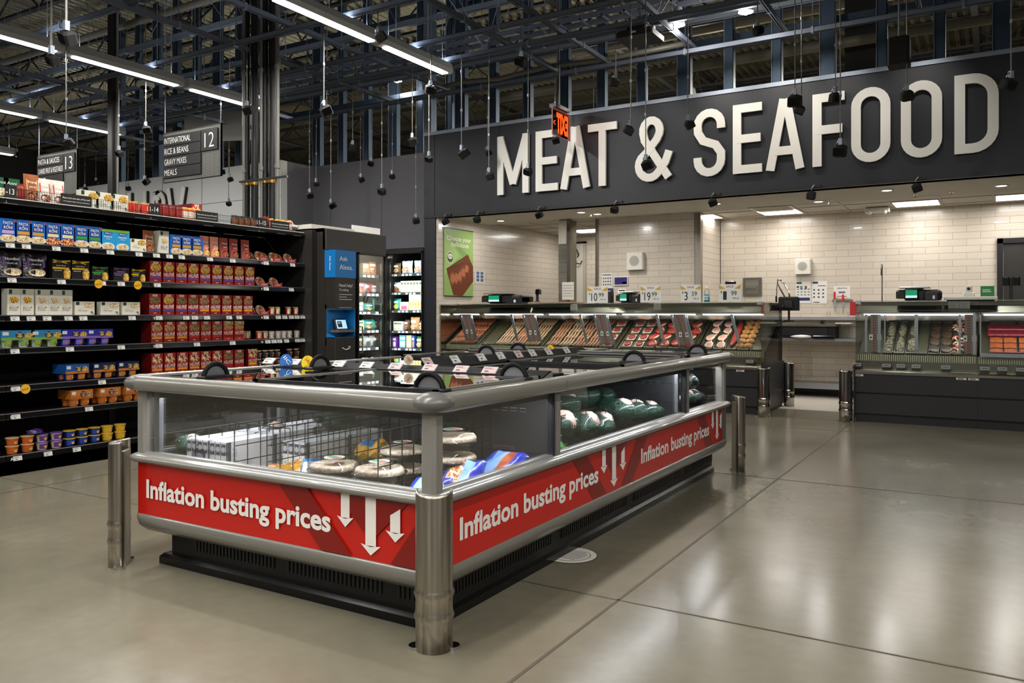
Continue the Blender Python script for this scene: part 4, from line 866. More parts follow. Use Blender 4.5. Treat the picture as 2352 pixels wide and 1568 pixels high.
def jar(body, lidc, lab, r=.033, h=.1, name='sauce_jar'):
    o = thing(name, '', 'jar', rz=pi/2); b = B(); b.lathe([(r*.95, 0), (r, .006), (r, h*.78), (r*.82, h*.88)], body, (0, r, 0), n=14); vs = []
    for a in range(-70, 71, 20): t_ = radians(a); vs += [(1.015*r*sin(t_), r-1.015*r*cos(t_), h*.15), (1.015*r*sin(t_), r-1.015*r*cos(t_), h*.68)]
    b.add(vs, [(2*i, 2*i+2, 2*i+3, 2*i+1) for i in range(7)], lab); b.build('jar_body', o); b = B(); b.lathe([(r*.86, h*.87), (r*.86, h)], lidc, (0, r, 0), n=14); b.build('lid', o); return o
def bagfood(body, win):
    return pouch('noodle_bag', body, win, '#6b4a8a', .19, .2, 'Noodles')
used = set()
def put(proto, px0, px1, sh, label, back=.012, z=None, group=None, dx=0, px=None, num=1):
    y = gy((px0+px1)/2); zz = (HT if sh == 'H' else SH[sh])+(z or 0)+.0045
    loc = (GX-back-dx, y, zz)
    if id(proto) not in used and not proto['label']:
        proto.location = loc; proto['label'] = label; o = proto; used.add(id(proto))
        if group: o['group'] = group
    else: o = dup(proto, loc, label, group=group)
    if px1-px0 > 3:     # fit the item's width to its facing
        pass
    return o
R_ = {k: roni(c, a) for k, c, a in (('purple', '#b79ad8', 'pasta_pale'), ('gold', '#c8902c', 'pasta_pale'), ('cream', '#d9cda2', 'food_mix'), ('green', '#35902f', 'pasta_pale'))}
ronx = [0, 37, 71, 105, 139, 172, 203, 233]; kinds = ['purple', 'gold', 'gold', 'cream', 'cream', 'green', 'green']
for i, k in enumerate(kinds): put(R_[k], ronx[i], ronx[i+1], 'G', 'blue pasta box with %s band, %s from the left edge on the second highest shelf' % (k, od(i+1)), group='blue pasta boxes')
for i, (a, c) in enumerate(((393, 417), (417, 441), (441, 465))): put(R_['gold'], a, c, 'G', 'blue pasta box above the red boxes, %s of the three' % ('left', 'middle', 'right')[i], group='blue pasta boxes')
an = annie()
for i, (a, c) in enumerate(((232, 265), (265, 298))): put(an, a, c, 'G', 'light blue salad pasta box with green top, %s of the two' % ('left', 'right')[i], group='light blue pasta boxes')
put(widebox('pasta_yellow', '#e6dfcb', .15, .11, 'Crispy'), 299, 337, 'G', 'low cream box with yellow nugget picture on the second highest shelf')
po = pouch('rice_pouch', '#8a4a1d', 'food_brown', '#e0a04a'); put(po, 334, 360, 'G', 'orange and brown slanted rice pouch beside the low cream box')
mc = macaroni('pasta_pale'); 
for i in range(3): put(mc, 366+i*0, 388, 'G', 'white macaroni box on the second highest shelf, %s' % ('front one', 'middle one', 'rear one')[i], back=.012+.045*i, group='white macaroni boxes')
pk = pouch('rice_pouch', '#d9866a', 'pasta_yellow', '#e0a58a', .1); 
for i, (a, c) in enumerate(((466, 486), (488, 508))): put(pk, a, c, 'G', 'salmon pink rice pouch, %s of the two' % ('left', 'right')[i], group='pink rice pouches')
rk = pouch('rice_pouch', '#8c2a1a', 'food_brown', '#d24a1f', .105)
for i, (a, c) in enumerate(((509, 530), (532, 553), (557, 581))): put(rk, a, c, 'G', 'red rice pouch, %s of the three on the second highest shelf' % ('left', 'middle', 'right')[i], group='red rice pouches')
bw = bowl()
for i, (a, c, s) in enumerate(((588, 619, 'G'), (620, 651, 'G'), (654, 683, 'G'), (590, 620, 'F'), (621, 652, 'F'), (591, 621, 'E'))):
    put(bw, a, c, s, 'red sleeved pasta bowl on the %s shelf, %s' % (SHN[s], ('left one', 'middle one', 'right one', 'left one', 'right one', 'the only one')[i]), group='red sleeved pasta bowls')
    if i in (0, 1, 2, 5): put(bw, a-8, c-8, s, 'red pasta bowl behind the %s one on the %s shelf' % (('left', 'middle', 'right', '', '', 'only')[i], SHN[s]), back=.11, group='red sleeved pasta bowls')
nb = bagfood('bagblack', 'pasta_pale')
for i, (a, c) in enumerate(((5, 57), (62, 112))): put(nb, a, c, 'F', 'black and purple noodle bag, %s of the two on the third highest shelf' % ('left', 'right')[i], group='black noodle bags')
cy = crack('#e0b41c', .15, .155)
for i, (a, c) in enumerate(((121, 162), (166, 205))): put(cy, a, c, 'F', 'tall black and yellow noodle box, %s of the two' % ('left', 'right')[i], group='tall black and yellow boxes')
put(crack('#2f9a3a', .145, .115), 210, 251, 'F', 'low black and green noodle box'); put(crack('#6b3a9a', .145, .115), 259, 299, 'F', 'low black and purple noodle box'); put(crack('#e2c01c', .135, .11), 300, 337, 'F', 'low black and yellow noodle box beside the red boxes')
HP = {'F': helper('pasta_yellow', '#4a3f86'), 'E1': helper('pasta_dark', '#4a3f86'), 'E2': helper('pasta_tan', '#d9951f'), 'D1': helper('pasta_tan', '#d9951f'), 'D2': helper('pasta_dark', '#b5201a'), 'T': helper('pasta_tan', '#7a1410', 1), 'C1': helper('food_mix', '#e0901a'), 'C2': helper('pasta_dark', '#a01612'), 'T2': helper('food_mix', '#e0b01a', 1)}
rows = {'F': ([342, 373, 403, 431, 458, 485, 512, 537, 562, 586], ['F']*9), 'E': ([340, 372, 403, 431, 457, 482, 508, 534, 558, 582], ['E1', 'F', 'E1', 'E1', 'E2', 'E2', 'E2', 'E2', 'E2']),
        'D': ([346, 375, 404, 433, 460, 486, 512, 537, 562], ['D1', 'D1', 'D1', 'D2', 'D2', 'D2', 'T', 'T']), 'C': ([346, 376, 405, 434, 460, 486, 512, 537, 562], ['C1', 'C1', 'C1', 'C1', 'C1', 'C1', 'C2', 'C2'])}
for s, (xs_, ks) in rows.items():
    for i, k in enumerate(ks):
        put(HP[k], xs_[i], xs_[i+1], s, 'red dinner kit box on the %s shelf, %s from the left' % (SHN[s], od(i+1)), group='red dinner kit boxes')
        for q in range(2): 
            if q < (1 if i % 3 else 2): put(HP[k], xs_[i], xs_[i+1], s, 'red kit box on the %s shelf, %s behind the %s facing' % (SHN[s], ('first', 'second')[q], od(i+1)), back=.062+.05*q, group='red dinner kit boxes')
put(HP['T2'], 570, 591, 'C', 'bright red twin pack box at the right of the third lowest shelf')
m1 = macaroni('pasta_yellow'); m2 = macaroni('pasta_pale', 1)
for i, (a, c) in enumerate(((18, 46), (49, 77), (83, 111), (112, 139), (140, 166))):
    for q in range(2): put((m1, m2)[i > 1], a, c, 'E', 'upright cream macaroni box %s from the left on the fourth highest shelf%s' % (od(i+1), ('', ', rear one')[q]), back=.012+.046*q, group='cream macaroni boxes')
wb = widebox('pasta_pale')
for i, (a, c) in enumerate(((172, 218), (230, 276), (280, 323))): put(wb, a, c, 'E', 'low wide cream cheddar box, %s of the three' % ('left', 'middle', 'right')[i], group='low cream cheddar boxes')
cr = can('#b3231a', '#e4dcb8'); cw = can('#c8c6c0', '#e9e6dd', .03, .08, 'OC', '#7a2a55'); cb = can('#55100d', '#2a1512', .03, .085, 'MAHL', 'white'); ck = can('#26262a', '#1a1a1d', .03, .085, 'WOW', 'white')
for s, L_ in (('E', (628, 641, 666, 683)), ('D', (599, 613))):
    for i, c in enumerate(L_): put(cr, c, c, s, 'red soup can on the %s shelf, %s from the left' % (SHN[s], od(i+1)), group='red soup cans')
for i, c in enumerate((628, 643, 656, 669, 686)): put(cw, c, c, 'D', 'white labelled cup of soup on the fifth highest shelf, %s from the left' % od(i+1), group='white soup cups')
for i, c in enumerate((580, 590)): put(cr, c, c, 'D', 'dark red can deep on the fifth highest shelf, %s one' % ('left', 'right')[i], back=.12, group='red soup cans')
for i, c in enumerate((598, 613, 627)):
    for z in (0, .087): put(ck, c, c, 'C', 'black soup can on the third lowest shelf, %s from the left, %s' % (od(i+1), 'upper' if z else 'lower'), z=z, group='black stacked soup cans')
for i, c in enumerate((641, 655, 669, 685)):
    for z in (0, .087):
        if not (i == 1 and z): put(cb, c, c, 'C', 'dark brown soup can on the third lowest shelf, %s from the left, %s' % (od(i+1), 'upper' if z else 'lower'), z=z, group='brown stacked soup cans')
pA_ = pack('#2f86b8', '#7fae3a', '#d9dde2', '#c9ccd0', 'KRAFT', .25); pB_ = pack('#2a2fa0', '#8a6ac8', '#1c3aa8', '#cfd2e2', 'KRAFT', .225); pC_ = pack('#1c5aa8', '#c8752c', '#162a6e', '#cfd4dc', 'KRAFT', .2); pD_ = pack('#152347', '#c8782a', '#16275a', '#dfe4ea', 'Deluxe', .2); pE_ = pack('#c8752c', '#b8621f', '#c8772a', '#d9a04a', 'Velveeta', .19, 'pasta_tan')
for i, (p_, a, c, s, t) in enumerate(((pA_, 8, 75, 'D', 'blue and green four cup pack at the far left of the fifth highest shelf'), (pA_, 77, 140, 'D', 'second blue and green four cup pack from the left'), (pB_, 141, 202, 'D', 'purple blue four cup pack, left of the two'), (pB_, 203, 259, 'D', 'purple blue four cup pack, right of the two'),
        (pC_, 148, 208, 'C', 'blue four cup pack with brown stripe on the third lowest shelf'), (pD_, 212, 269, 'C', 'navy deluxe four cup pack, left of the two'), (pD_, 270, 323, 'C', 'navy deluxe four cup pack beside the red boxes'), (pE_, 158, 219, 'B', 'orange four cup pack, left one on the second lowest shelf'), (pE_, 225, 282, 'B', 'orange four cup pack, right one on the second lowest shelf'), (pE_, 285, 338, 'B', 'orange four cup pack mostly behind the freezer'))): put(p_, a, c, s, t)
CU = {'orange': cupitem('#d0671c', '#d9b48c', '#b8571a'), 'purple': cupitem('#cdbd9d', '#6a4a98', '#57307f'), 'blue': cupitem('#162a68', '#e2b62c', '#1c3f9a'), 'yellow': cupitem('#e2b62c', '#e6c04a', '#d9a41c')}
for i, (k, a, c) in enumerate((('orange', 17, 53), ('orange', 53, 87), ('purple', 88, 119), ('purple', 122, 151), ('blue', 152, 181), ('blue', 182, 209), ('blue', 210, 238), ('yellow', 238, 268), ('yellow', 269, 297))):
    for z in (0, .064): put(CU[k], a, c, 'A', '%s noodle cup on the lowest shelf, %s stack, %s cup' % (k, od(i+1), 'upper' if z else 'lower'), z=z, group='stacked noodle cups')
# top shelf goods
gb = boxitem('rice_box', .12, .16, .05, '#1c5a38', [('t', 'Anni', 0, .7, .15, .6, 'white'), ('e', 0, .3, .4, .2, 'pasta_pale')])
for i, (a, c) in enumerate(((-6, 20), (22, 44))): put(gb, a, c, 'H', 'dark green box behind the 11-13 number plate, %s one' % ('left', 'right')[i], back=.05, group='green boxes on the top shelf')
jr = jar('#7a1d12', '#8a1510', '#8f1a14', .04, .13)
for i, c in enumerate((53, )): put(jr, c, c, 'H', 'dark red jar between the green boxes and the orange pouch', back=.04)
t1 = pouch('rice_pouch', '#8a4a1d', 'food_brown', '#e39a3c', .12, .22); put(t1, 68, 96, 'H', 'tall orange pouch on the top shelf', back=.04)
t2 = pouch('rice_pouch', '#c9c0b4', 'food_brown', '#c22a2a', .115, .2)
for i, (a, c) in enumerate(((97, 126), (128, 157))): put(t2, a, c, 'H', 'red and white pouch on the top shelf, %s of the two' % ('left', 'right')[i], back=.04, group='red and white pouches')
wb2 = widebox('pasta_yellow', '#dcd8c6', .16, .15, 'Cheddar')
for i, (a, c) in enumerate(((195, 228), (232, 262), (266, 296))): put(wb2, a, c, 'H', 'cream box behind the wire fence of the top shelf, %s of the three' % ('left', 'middle', 'right')[i], back=.05, group='cream boxes on the top shelf')
j2 = jar('#a8201a', '#c8a04a', '#c23a24', .035, .11, 'sauce_jar')
for i, c in enumerate((305, 320, 342, 356)): put(j2, c, c, 'H', 'red jar left of and behind the 11-14 number plate, %s from the left' % od(i+1), back=.05, group='red jars on the top shelf')
j3 = jar('#5a1810', '#7a1410', '#a5281c', .036, .12)
for i, c in enumerate((372, 387, 403, 419)): put(j3, c, c, 'H', 'dark red jar right of the 11-14 number plate, %s from the left' % od(i+1), back=.04, group='dark red jars on the top shelf')
j4 = jar('#b5261c', '#e2b84a', '#e8e0c8', .034, .115)
for i, c in enumerate((433, 446, 460)): put(j4, c, c, 'H', 'yellow lidded red jar before the notice plate, %s from the left' % od(i+1), back=.04, group='yellow lidded jars')
hk = HP['C1']
for i in range(5): dup(hk, (GX-.26-.052*i, gy(478)+.06, HT+.0045), 'red dinner kit box standing on the top shelf, %s in its row' % od(i+1), group='red boxes in a row on the top shelf')
for i, c in enumerate((480, 492)): put(j2, c, c, 'H', 'red jar with yellow lid behind the notice plate, %s one' % ('left', 'right')[i], back=.2, group='red jars on the top shelf')
j5 = jar('#3a1f14', '#2a2a2a', '#7a4a2a', .036, .1)
for i, c in enumerate((548, 562, 576, 590)): put(j5, c, c, 'H', 'brown jar around the 11-15 number plate, %s from the left' % od(i+1), back=.04, group='brown jars on the top shelf')
for i, c in enumerate((618, 630, 645, 658, 672)): put(j4 if i != 0 else jr, c, c, 'H', 'red jar at the far end of the top shelf, %s from the left' % od(i+1), back=.03, group='jars at the far end')
for i, (px, s) in enumerate(((220, 'F'), (310, 'F'), (52, 'C'))):
    y = gy(px); z = SH[s]-.03; o = thing('sale_tag', 'round yellow sale tag on the edge of the %s shelf%s' % (SHN[s], (', left one', ', right one', '')[i]), 'price flag', (GX+.026, y, z)); b = B(); b.disc((.004, 0, 0), (1, -.3, 0), .033, '#e0aa14', 18, 1.15); b.disc((.002, 0, 0), (-1, .3, 0), .033, '#e0aa14', 18, 1.15); b.text('SALE', (.007, -.002, -.008), (.3, 1, .3), (0, -.3, 1), .014, '#7a4a08', w=.045, align='c'); b.build('tag_disc', o)
o = thing('plastic_bundle', 'crumpled clear plastic bundle at the end of the top shelf', 'plastic wrap', (GX-.15, 6.33, HT)); b = B(); b.blob((0, 0, .06), (.12, .07, .065), 'bundle' if 'bundle' in MT else 'paperbag', 16, 10, .25, 8); b.build('film', o)
p = PX(86, 985, GX-.15); o = thing('purple_wrap', 'crumpled purple wrapper on the stacked purple cups', 'plastic wrap', (GX-.06, gy(88), SH['A']+.1345)); b = B(); b.blob((0, 0, .02), (.05, .06, .022), 'g#4a3070', 14, 8, .3, 5); b.build('film', o)
# ================================================================ UPRIGHT FREEZERS AND KIOSK
mat('shelfwhite', '#a9aaa8', .5); mat('coldled', '#ffffff', .5, emit=4, ecol='#eaf2ff')
def upright(name, label, loc, rz, W, D, Hh, headh, shelves, door0, door1, num=None, header='cabinet'):
    o = thing(name, label, 'freezer', loc, rz); z1 = Hh-headh
    b = B(); b.box(-W/2, W/2, 0.0, D, 0, .1, 'black'); b.box(-W/2, -W/2+.03, 0, D, .1, Hh, 'cabinet'); b.box(W/2-.03, W/2, 0, D, .1, Hh, 'cabinet'); b.box(-W/2, W/2, D-.03, D, .1, Hh, 'black'); b.box(-W/2, W/2, .02, D, Hh-.04, Hh, header)
    if door0 > -W/2+.05: b.box(-W/2+.03, door0, 0, .25, .1, Hh-.04, 'cabinet'); b.box(door0-.02, door0, .25, D, .1, Hh-.04, 'black')
    b.build('cabinet_body', o)
    b = B(); b.box(-W/2, W/2, -.02, .04, z1, Hh, header, .01); b.build('header_panel', o)
    b = B(); t = .022
    b.box(door0, door0+t, -.03, .01, .12, z1, 'black'); b.box(door1-t, door1, -.03, .01, .12, z1, 'black'); b.box(door0, door1, -.03, .01, z1-t, z1, 'black'); b.box(door0, door1, -.03, .01, .12, .12+t, 'black')
    d = b.build('door', o); b = B(); b.box(door0+t, door1-t, -.012, -.006, .14, z1-t, 'doorglass'); b.build('door_glass', d)
    b = B(); hz = .95; b.tube([(door0+.03, -.03, hz-.15), (door0+.03, -.07, hz-.15), (door0+.03, -.07, hz+.15), (door0+.03, -.03, hz+.15)], .008, 'alu'); b.build('door_handle', d)
    for z in shelves:
        b = B(); b.box(door0, door1, .06, D-.05, z-.02, z, 'black'); b.box(door0, door1, .055, .06, z-.035, z+.005, 'black')
        n = int((door1-door0)/.075)
        for i in range(n):
            if (i*7+int(z*10)) % 4: b.box(door0+.03+i*.075, door0+.08+i*.075, .051, .055, z-.032, z-.004, 'tag')
        b.build('shelf', o)
    b = B(); b.box(door0+.02, door0+.035, .03, .045, .2, z1-.05, 'alu'); b.box(door1-.035, door1-.02, .03, .045, .2, z1-.05, 'alu'); b.build('light_tube', o)
    area('case_light', ((door0+door1)/2, .05, (z1+.2)/2), (door1-door0)*.8, z1-.4, 13, (.93, .97, 1), (radians(90), 0, 0), o)
    if num: b = B(); b.box(door0+.03, door0+.15, -.034, -.03, z1-.11, z1-.04, 'black'); b.text(num, (door0+.09, -.035, z1-.09), (1, 0, 0), (0, 0, 1), .03, 'white', w=.09, align='c'); b.build('number_plate', o)
    return o
ay0, ay1 = PX(746, 500, -6.3).y, PX(885, 500, -6.3).y; ac = (ay0+ay1)/2
def ayl(px): return PX(px, 700, -6.3).y-ac
ASH = [1.71, 1.49, 1.275, 1.055, .85, .60, .35]
upright('freezer_cabinet', 'brown freezer cabinet with a glass door beside the blue kiosk', (-6.30, ac, 0), pi/2, ay1-ay0, .85, 2.19, .235, ASH, ayl(818), ay1-ac-.0)
mx0, mx1 = PY(888, 600, YF).x, XL-.005; MC = (mx0+mx1)/2-.0
MSH = [1.88, 1.585, 1.30, .975, .70, .42]
upright('freezer_cabinet', 'black freezer cabinet numbered MS-5 with a glass door', ((mx0+mx1)/2, YF-.0, 0), 0, mx1-mx0, .9, 2.28, .06, MSH, -(mx1-mx0)/2+.01, (mx1-mx0)/2-.01, 'MS-5', 'black')
b = B(); b.box(-9.4, mx0-.01, YF-.02, YF+.9, 0, 2.28, 'cabinet', .01); b.box(-9.35, mx0-.05, YF-.03, YF-.02, .12, 2.2, 'black'); tag(b.build('freezer_cabinet'), 'plain dark end of the freezer row hidden behind the brown cabinet', 'freezer')
b = B(); b.box(-7.15, -6.42, 6.425, ay0-.01, 0, 2.17, 'cabinet'); b.box(-6.425, -6.41, 6.44, 6.445, 0, 2.17, 'black'); tag(b.build('filler_panel'), 'dark brown filler panel between the shelving and the freezer cabinet', 'panel')
b = B(); b.box(-7.0, -6.5, 6.5, 7.2, 2.195, 2.245, 'paperbag'); tag(b.build('flat_carton'), 'flat grey carton lying on top of the brown freezer cabinet', 'carton')
p0 = PX(810, 540, -6.8); p1 = PX(873, 525, -6.8)
b = B(); b.box(-6.82, -6.80, p0.y, p1.y, 2.195, p1.z, 'white'); b.box(-6.86, -6.76, p0.y+.05, p0.y+.1, 2.19, 2.2, 'white'); tag(b.build('white_board'), 'blank white board standing on top of the freezer cabinet', 'board')
# kiosk (Ask Alexa)
ky0, ky1 = PX(770, 600, -6.15).y, PX(816, 600, -6.15).y
k = thing('help_kiosk', 'dark kiosk with blue Ask Alexa header and small touch screen', 'kiosk', (-6.30, (ky0+ky1)/2, 0)); L = (ky1-ky0)/2; X = .15
b = B(); b.box(.0, X, -L, L, .05, .985, 'cabinet', .004); b.box(0, X, -L, L, 1.30, 1.645, 'cabinet'); b.box(0, .02, -L, L, .9, 1.35, 'cabinet'); b.build('kiosk_body', k)
b = B(); b.box(-.0, X+.006, -L-.006, L+.006, 1.645, 1.945, 'alexablue')
b.text('Ask', (X+.007, -L+.06, 1.83), (0, 1, 0), (0, 0, 1), .05, 'white', w=.13); b.text('Alexa.', (X+.007, -L+.06, 1.735), (0, 1, 0), (0, 0, 1), .055, 'white', w=.21)
b.text('Ask Alexa.', (.07, -L-.007, 1.88), (0, 0, -1), (1, 0, 0), .024, 'white', w=.16); h = b.build('header_panel', k); plabel(h, 'blue header reading Ask Alexa')
b = B(); b.text('Need help?', (X+.001, -L+.06, 1.545), (0, 1, 0), (0, 0, 1), .036, 'white', w=.215); b.text('Try asking:', (X+.001, -L+.06, 1.50), (0, 1, 0), (0, 0, 1), .026, 'white', w=.15)
for i, (z, w_) in enumerate(((1.457, .21), (1.43, .12), (1.403, .20), (1.315, .2))): b.box(X, X+.001, -L+.06, -L+.06+w_, z, z+.006 if i < 3 else z+.004, 'offwhite')
b.build('printed_text', k); b = B()
b.tube([(X+.003, -L+.11+.015*i, .875-.022*sin(pi*i/8)) for i in range(9)], .004, 'white', 5); b.tube([(X+.003, -L+.205, .885), (X+.003, -L+.235, .885), (X+.003, -L+.228, .86)], .004, 'white', 5); b.build('arrow_logo', k)
b = B(); b.poly([(.02, -L, .985), (X, -L, .985), (X, -L, 1.0), (.02, -L, 1.04)], 'alexablue'); b.box(.018, .025, -L+.002, L, 1.0, 1.30, 'alexablue'); b.box(.02, X, L-.006, L, 1.0, 1.3, 'alexablue'); b.box(.02, X+.002, -L, L, .985, .99, 'alexablue'); b.box(.02, X+.002, -L, L, 1.295, 1.30, 'alexablue')
b.build('niche_lining', k); b = B(); b.box(.03, .16, -L+.05, L-.02, 1.045, 1.07, '#6b5d50'); b.build('ledge', k)
d = thing('tablet', 'small tablet with a lit screen standing in the blue kiosk niche', 'tablet', (-6.21, (ky0+ky1)/2+.02, 1.07)); b = B(Matrix.Rotation(radians(-18), 4, 'Y')); b.box(-.03, .0, -.095, .095, .0, .13, 'black', .006); b.build('shell', d)
b = B(Matrix.Rotation(radians(-18), 4, 'Y')); b.box(0, .0015, -.075, .082, .015, .115, 'palescreen'); b.box(.0015, .002, -.06, .01, .03, .1, '#1a2b45'); b.box(.002, .0025, -.05, -.01, .07, .09, 'white'); b.build('screen', d)
# goods behind the doors
def good(px0, px1, z, hpx, body, art, kind, face, label, pl=None):
    if face == 'A': a = PX(px0, 700, -6.40); c = PX(px1, 700, -6.40); W = c.y-a.y; d = 9.5; loc = (-6.41, (a.y+c.y)/2, z); rz = pi/2
    else: a = PY(px0, 700, YF+.1); c = PY(px1, 700, YF+.1); W = c.x-a.x; d = 12.6; loc = ((a.x+c.x)/2, YF+.1, z); rz = 0
    Hh = hpx/F*d; nm = {'b': 'frozen_meal_box', 'g': 'frozen_food_bag'}[kind]; o = thing(nm, label, 'frozen food', loc, rz); W *= .94; b = B()
    if kind == 'b':
        b.box(-W/2, W/2, 0, .12, 0, Hh, body); b.poly([(-W*.35, -.001, Hh*.12), (W*.35, -.001, Hh*.12), (W*.35, -.001, Hh*.55), (-W*.35, -.001, Hh*.55)], art); b.poly([(-W*.4, -.001, Hh*.68), (W*.4, -.001, Hh*.68), (W*.4, -.001, Hh*.86), (-W*.4, -.001, Hh*.86)], '#e8e6df' if body != 'white' else '#5a6a3a')
    else:
        n = 6; vs = []; fs = []
        for s_ in (1, -1):
            for j in range(n+1):
                for i in range(n+1):
                    u = -1+2*i/n; v = -1+2*j/n; t = (1-u**4)*(1-v**4); vs.append((u*W/2*(1-.05*cos(3*v)), .05-s_*.04*t**.6*(1+.15*sin(5*u+3*v)), Hh/2*(1+v)+.006*sin(8*u)*(j == n)))
        N = (n+1)**2
        for s_ in (0, 1):
            for j in range(n):
                for i in range(n): q = s_*N+j*(n+1)+i; f = (q, q+1, q+n+2, q+n+1); fs.append(f if s_ == 0 else f[::-1])
        b.add(vs, fs, body, True); b.poly([(W*.36*cos(2*pi*i/14), .004, Hh*.33+Hh*.2*sin(2*pi*i/14)) for i in range(14)], art); b.poly([(-W*.3, .004, Hh*.62), (W*.3, .004, Hh*.62), (W*.3, .004, Hh*.78), (-W*.3, .004, Hh*.78)], '#e8e6df')
    b.build('package', o); return o
mat('tealbag', '#1d9a84', .3, coat=.3); mat('silverbag', '#b9bcb8', .3, coat=.3)
GA = [(0, 835, 849, 27, '#b8a27a', 'pasta_tan', 'b', 'tan box'), (0, 849, 866, 31, '#c46f35', 'food_mix', 'b', 'orange box'), (0, 875, 885, 24, 'silverbag', '#5a8a6a', 'g', 'silver bag'),
 (1, 821, 838, 24, '#c24a52', 'food_mix', 'b', 'red and white box'), (1, 841, 852, 24, 'silverbag', 'food_brown', 'g', 'grey bag'), (1, 853, 870, 24, '#a8303c', 'silverbag', 'g', 'red bag'), (1, 871, 885, 24, '#b03a3a', 'silverbag', 'g', 'red and white bag'),
 (2, 821, 837, 22, '#8a8f92', 'white', 'b', 'grey label box'), (2, 838, 862, 20, 'tealbag', 'food_mix', 'g', 'teal bag'), (2, 864, 885, 34, 'tealbag', 'food_brown', 'g', 'tall teal bag'),
 (3, 821, 838, 22, 'white', '#c8a23a', 'b', 'white and yellow box'), (3, 839, 860, 24, 'tealbag', 'food_mix', 'g', 'left teal bag'), (3, 861, 883, 24, 'tealbag', 'food_mix', 'g', 'right teal bag'),
 (4, 821, 840, 26, '#4a7a3a', 'food_brown', 'g', 'green and brown bag'), (4, 841, 856, 26, 'silverbag', '#3a3a3a', 'g', 'silver bag'), (4, 857, 871, 26, 'silverbag', '#3a3a3a', 'g', 'second silver bag'), (4, 872, 885, 26, '#a87a4a', 'food_mix', 'g', 'brown bag'),
 (5, 821, 838, 24, '#5f7a35', 'pasta_yellow', 'g', 'green bag'), (5, 840, 858, 24, 'white', '#c23a52', 'g', 'white bag'), (5, 860, 884, 24, 'white', '#7a2a4a', 'g', 'white and purple bag')]
for s_, a, c, hp, bd, ar, kd, t in GA: good(a, c, ASH[s_], hp, bd, ar, kd, 'A', '%s behind the glass door by the kiosk, %s shelf' % (t, od(s_+1)))
GM = [(0, 901, 917, 27, '#6b4a22', 'pasta_tan', 'g', 'brown bag'), (0, 919, 944, 31, '#c9d3e2', 'food_mix', 'g', 'white and blue bag with roast picture, left one'), (0, 947, 970, 31, '#c9d3e2', 'food_mix', 'g', 'white and blue bag with roast picture, right one'), (1, 901, 919, 25, 'silverbag', 'food_brown', 'g', 'silver bag')]
GM += [(1, 920+7*i, 926.6+7*i, 27, 'white', 'pasta_pale', 'b', 'slim white box, %s of seven' % od(i+1)) for i in range(7)]
GM += [(2, 901, 917, 28, 'tealbag', '#c8b04a', 'g', 'green bag'), (2, 918, 938, 20, '#d9d3cc', '#b5506a', 'b', 'pink and white box')]+[(2, 939+6.4*i, 945+6.4*i, 40, '#d9d8c4', 'pasta_yellow', 'b', 'pale slim box, %s of five' % od(i+1)) for i in range(5)]
GM += [(3, 903, 925, 22, 'white', 'pasta_pale', 'b', 'white photo box'), (3, 926, 938, 26, '#5a3a22', 'food_brown', 'g', 'dark brown bag'), (3, 939, 960, 32, '#b98a52', 'food_mix', 'g', 'large meal bag'), (3, 961, 971, 24, '#8a6a4a', 'food_mix', 'g', 'small brown bag'),
 (4, 901, 910, 26, '#7a3a9a', 'white', 'b', 'purple box'), (4, 917, 932, 30, '#2a86c8', 'white', 'b', 'blue and white box'), (4, 933, 945, 30, '#c89a62', 'white', 'b', 'tan box'), (4, 946, 952, 28, '#1f4a9a', '#c8702a', 'b', 'narrow blue box'), (4, 953, 971, 28, '#3f8a3a', 'food_mix', 'g', 'green bag'),
 (5, 901, 920, 22, '#1f4a8a', '#c83a3a', 'g', 'blue bag'), (5, 921, 944, 24, '#2a5aa0', 'silverbag', 'g', 'second blue bag'), (5, 946, 970, 26, '#b8c832', '#3f7a3a', 'g', 'yellow green bag')]
for s_, a, c, hp, bd, ar, kd, t in GM: good(a, c, MSH[s_], hp, bd, ar, kd, 'M', '%s in the MS-5 freezer, %s shelf' % (t, od(s_+1)))
# ================================================================ COLUMNS AND PIPES
for i, px in enumerate((566, 585, 608, 626)):
    p = PY(px, 700, 6.95+.03*(i % 2)); o = thing('black_standpipe', 'thick black vertical pipe behind the shelving, %s of four from the left' % od(i+1), 'pipe', (p.x, p.y, 0), group='four black pipes behind the shelving')
    b = B(); b.cyl((0, 0, 0), (0, 0, 7.5), .045, 'black', 14); 
    for z in (2.9, 4.6, 6.3): b.cyl((0, 0, z), (0, 0, z+.08), .049, 'black', 14)
    b.build('pipe', o); b = B(); b.cyl((0, 0, 2.86), (0, 0, 2.905), .05, 'brass', 14); b.box(-.015, .015, -.07, -.045, 2.86, 2.905, 'brass'); b.build('clamp', o)
for i, px in enumerate((560, 600, 637)):
    p = PY(px, 700, 6.85); o = thing('conduit', 'pale grey vertical conduit beside the black pipes, %s from the left' % od(i+1), 'conduit', (p.x, p.y, 0)); b = B(); b.cyl((0, 0, 0), (0, 0, 7.5), .017 if i != 2 else .026, 'conduit', 8)
    for z in (1.9, 3.0, 4.2, 5.6): b.cyl((0, 0, z), (0, 0, z+.05), .025 if i != 2 else .034, 'conduit', 8)
    b.build('tube', o)
a = PY(552, 418, 6.80); c = PY(660, 412, 6.80)
o = thing('strut_rail', 'short steel rail clamping the black pipes together', 'bracket', (a.x, 6.80, a.z)); b = B(); b.box(0, c.x-a.x, -.012, .012, -.012, .012, 'strut'); b.box(.0, c.x-a.x, -.021, -.012, -.01, .01, 'darksteel'); b.build('rail', o)
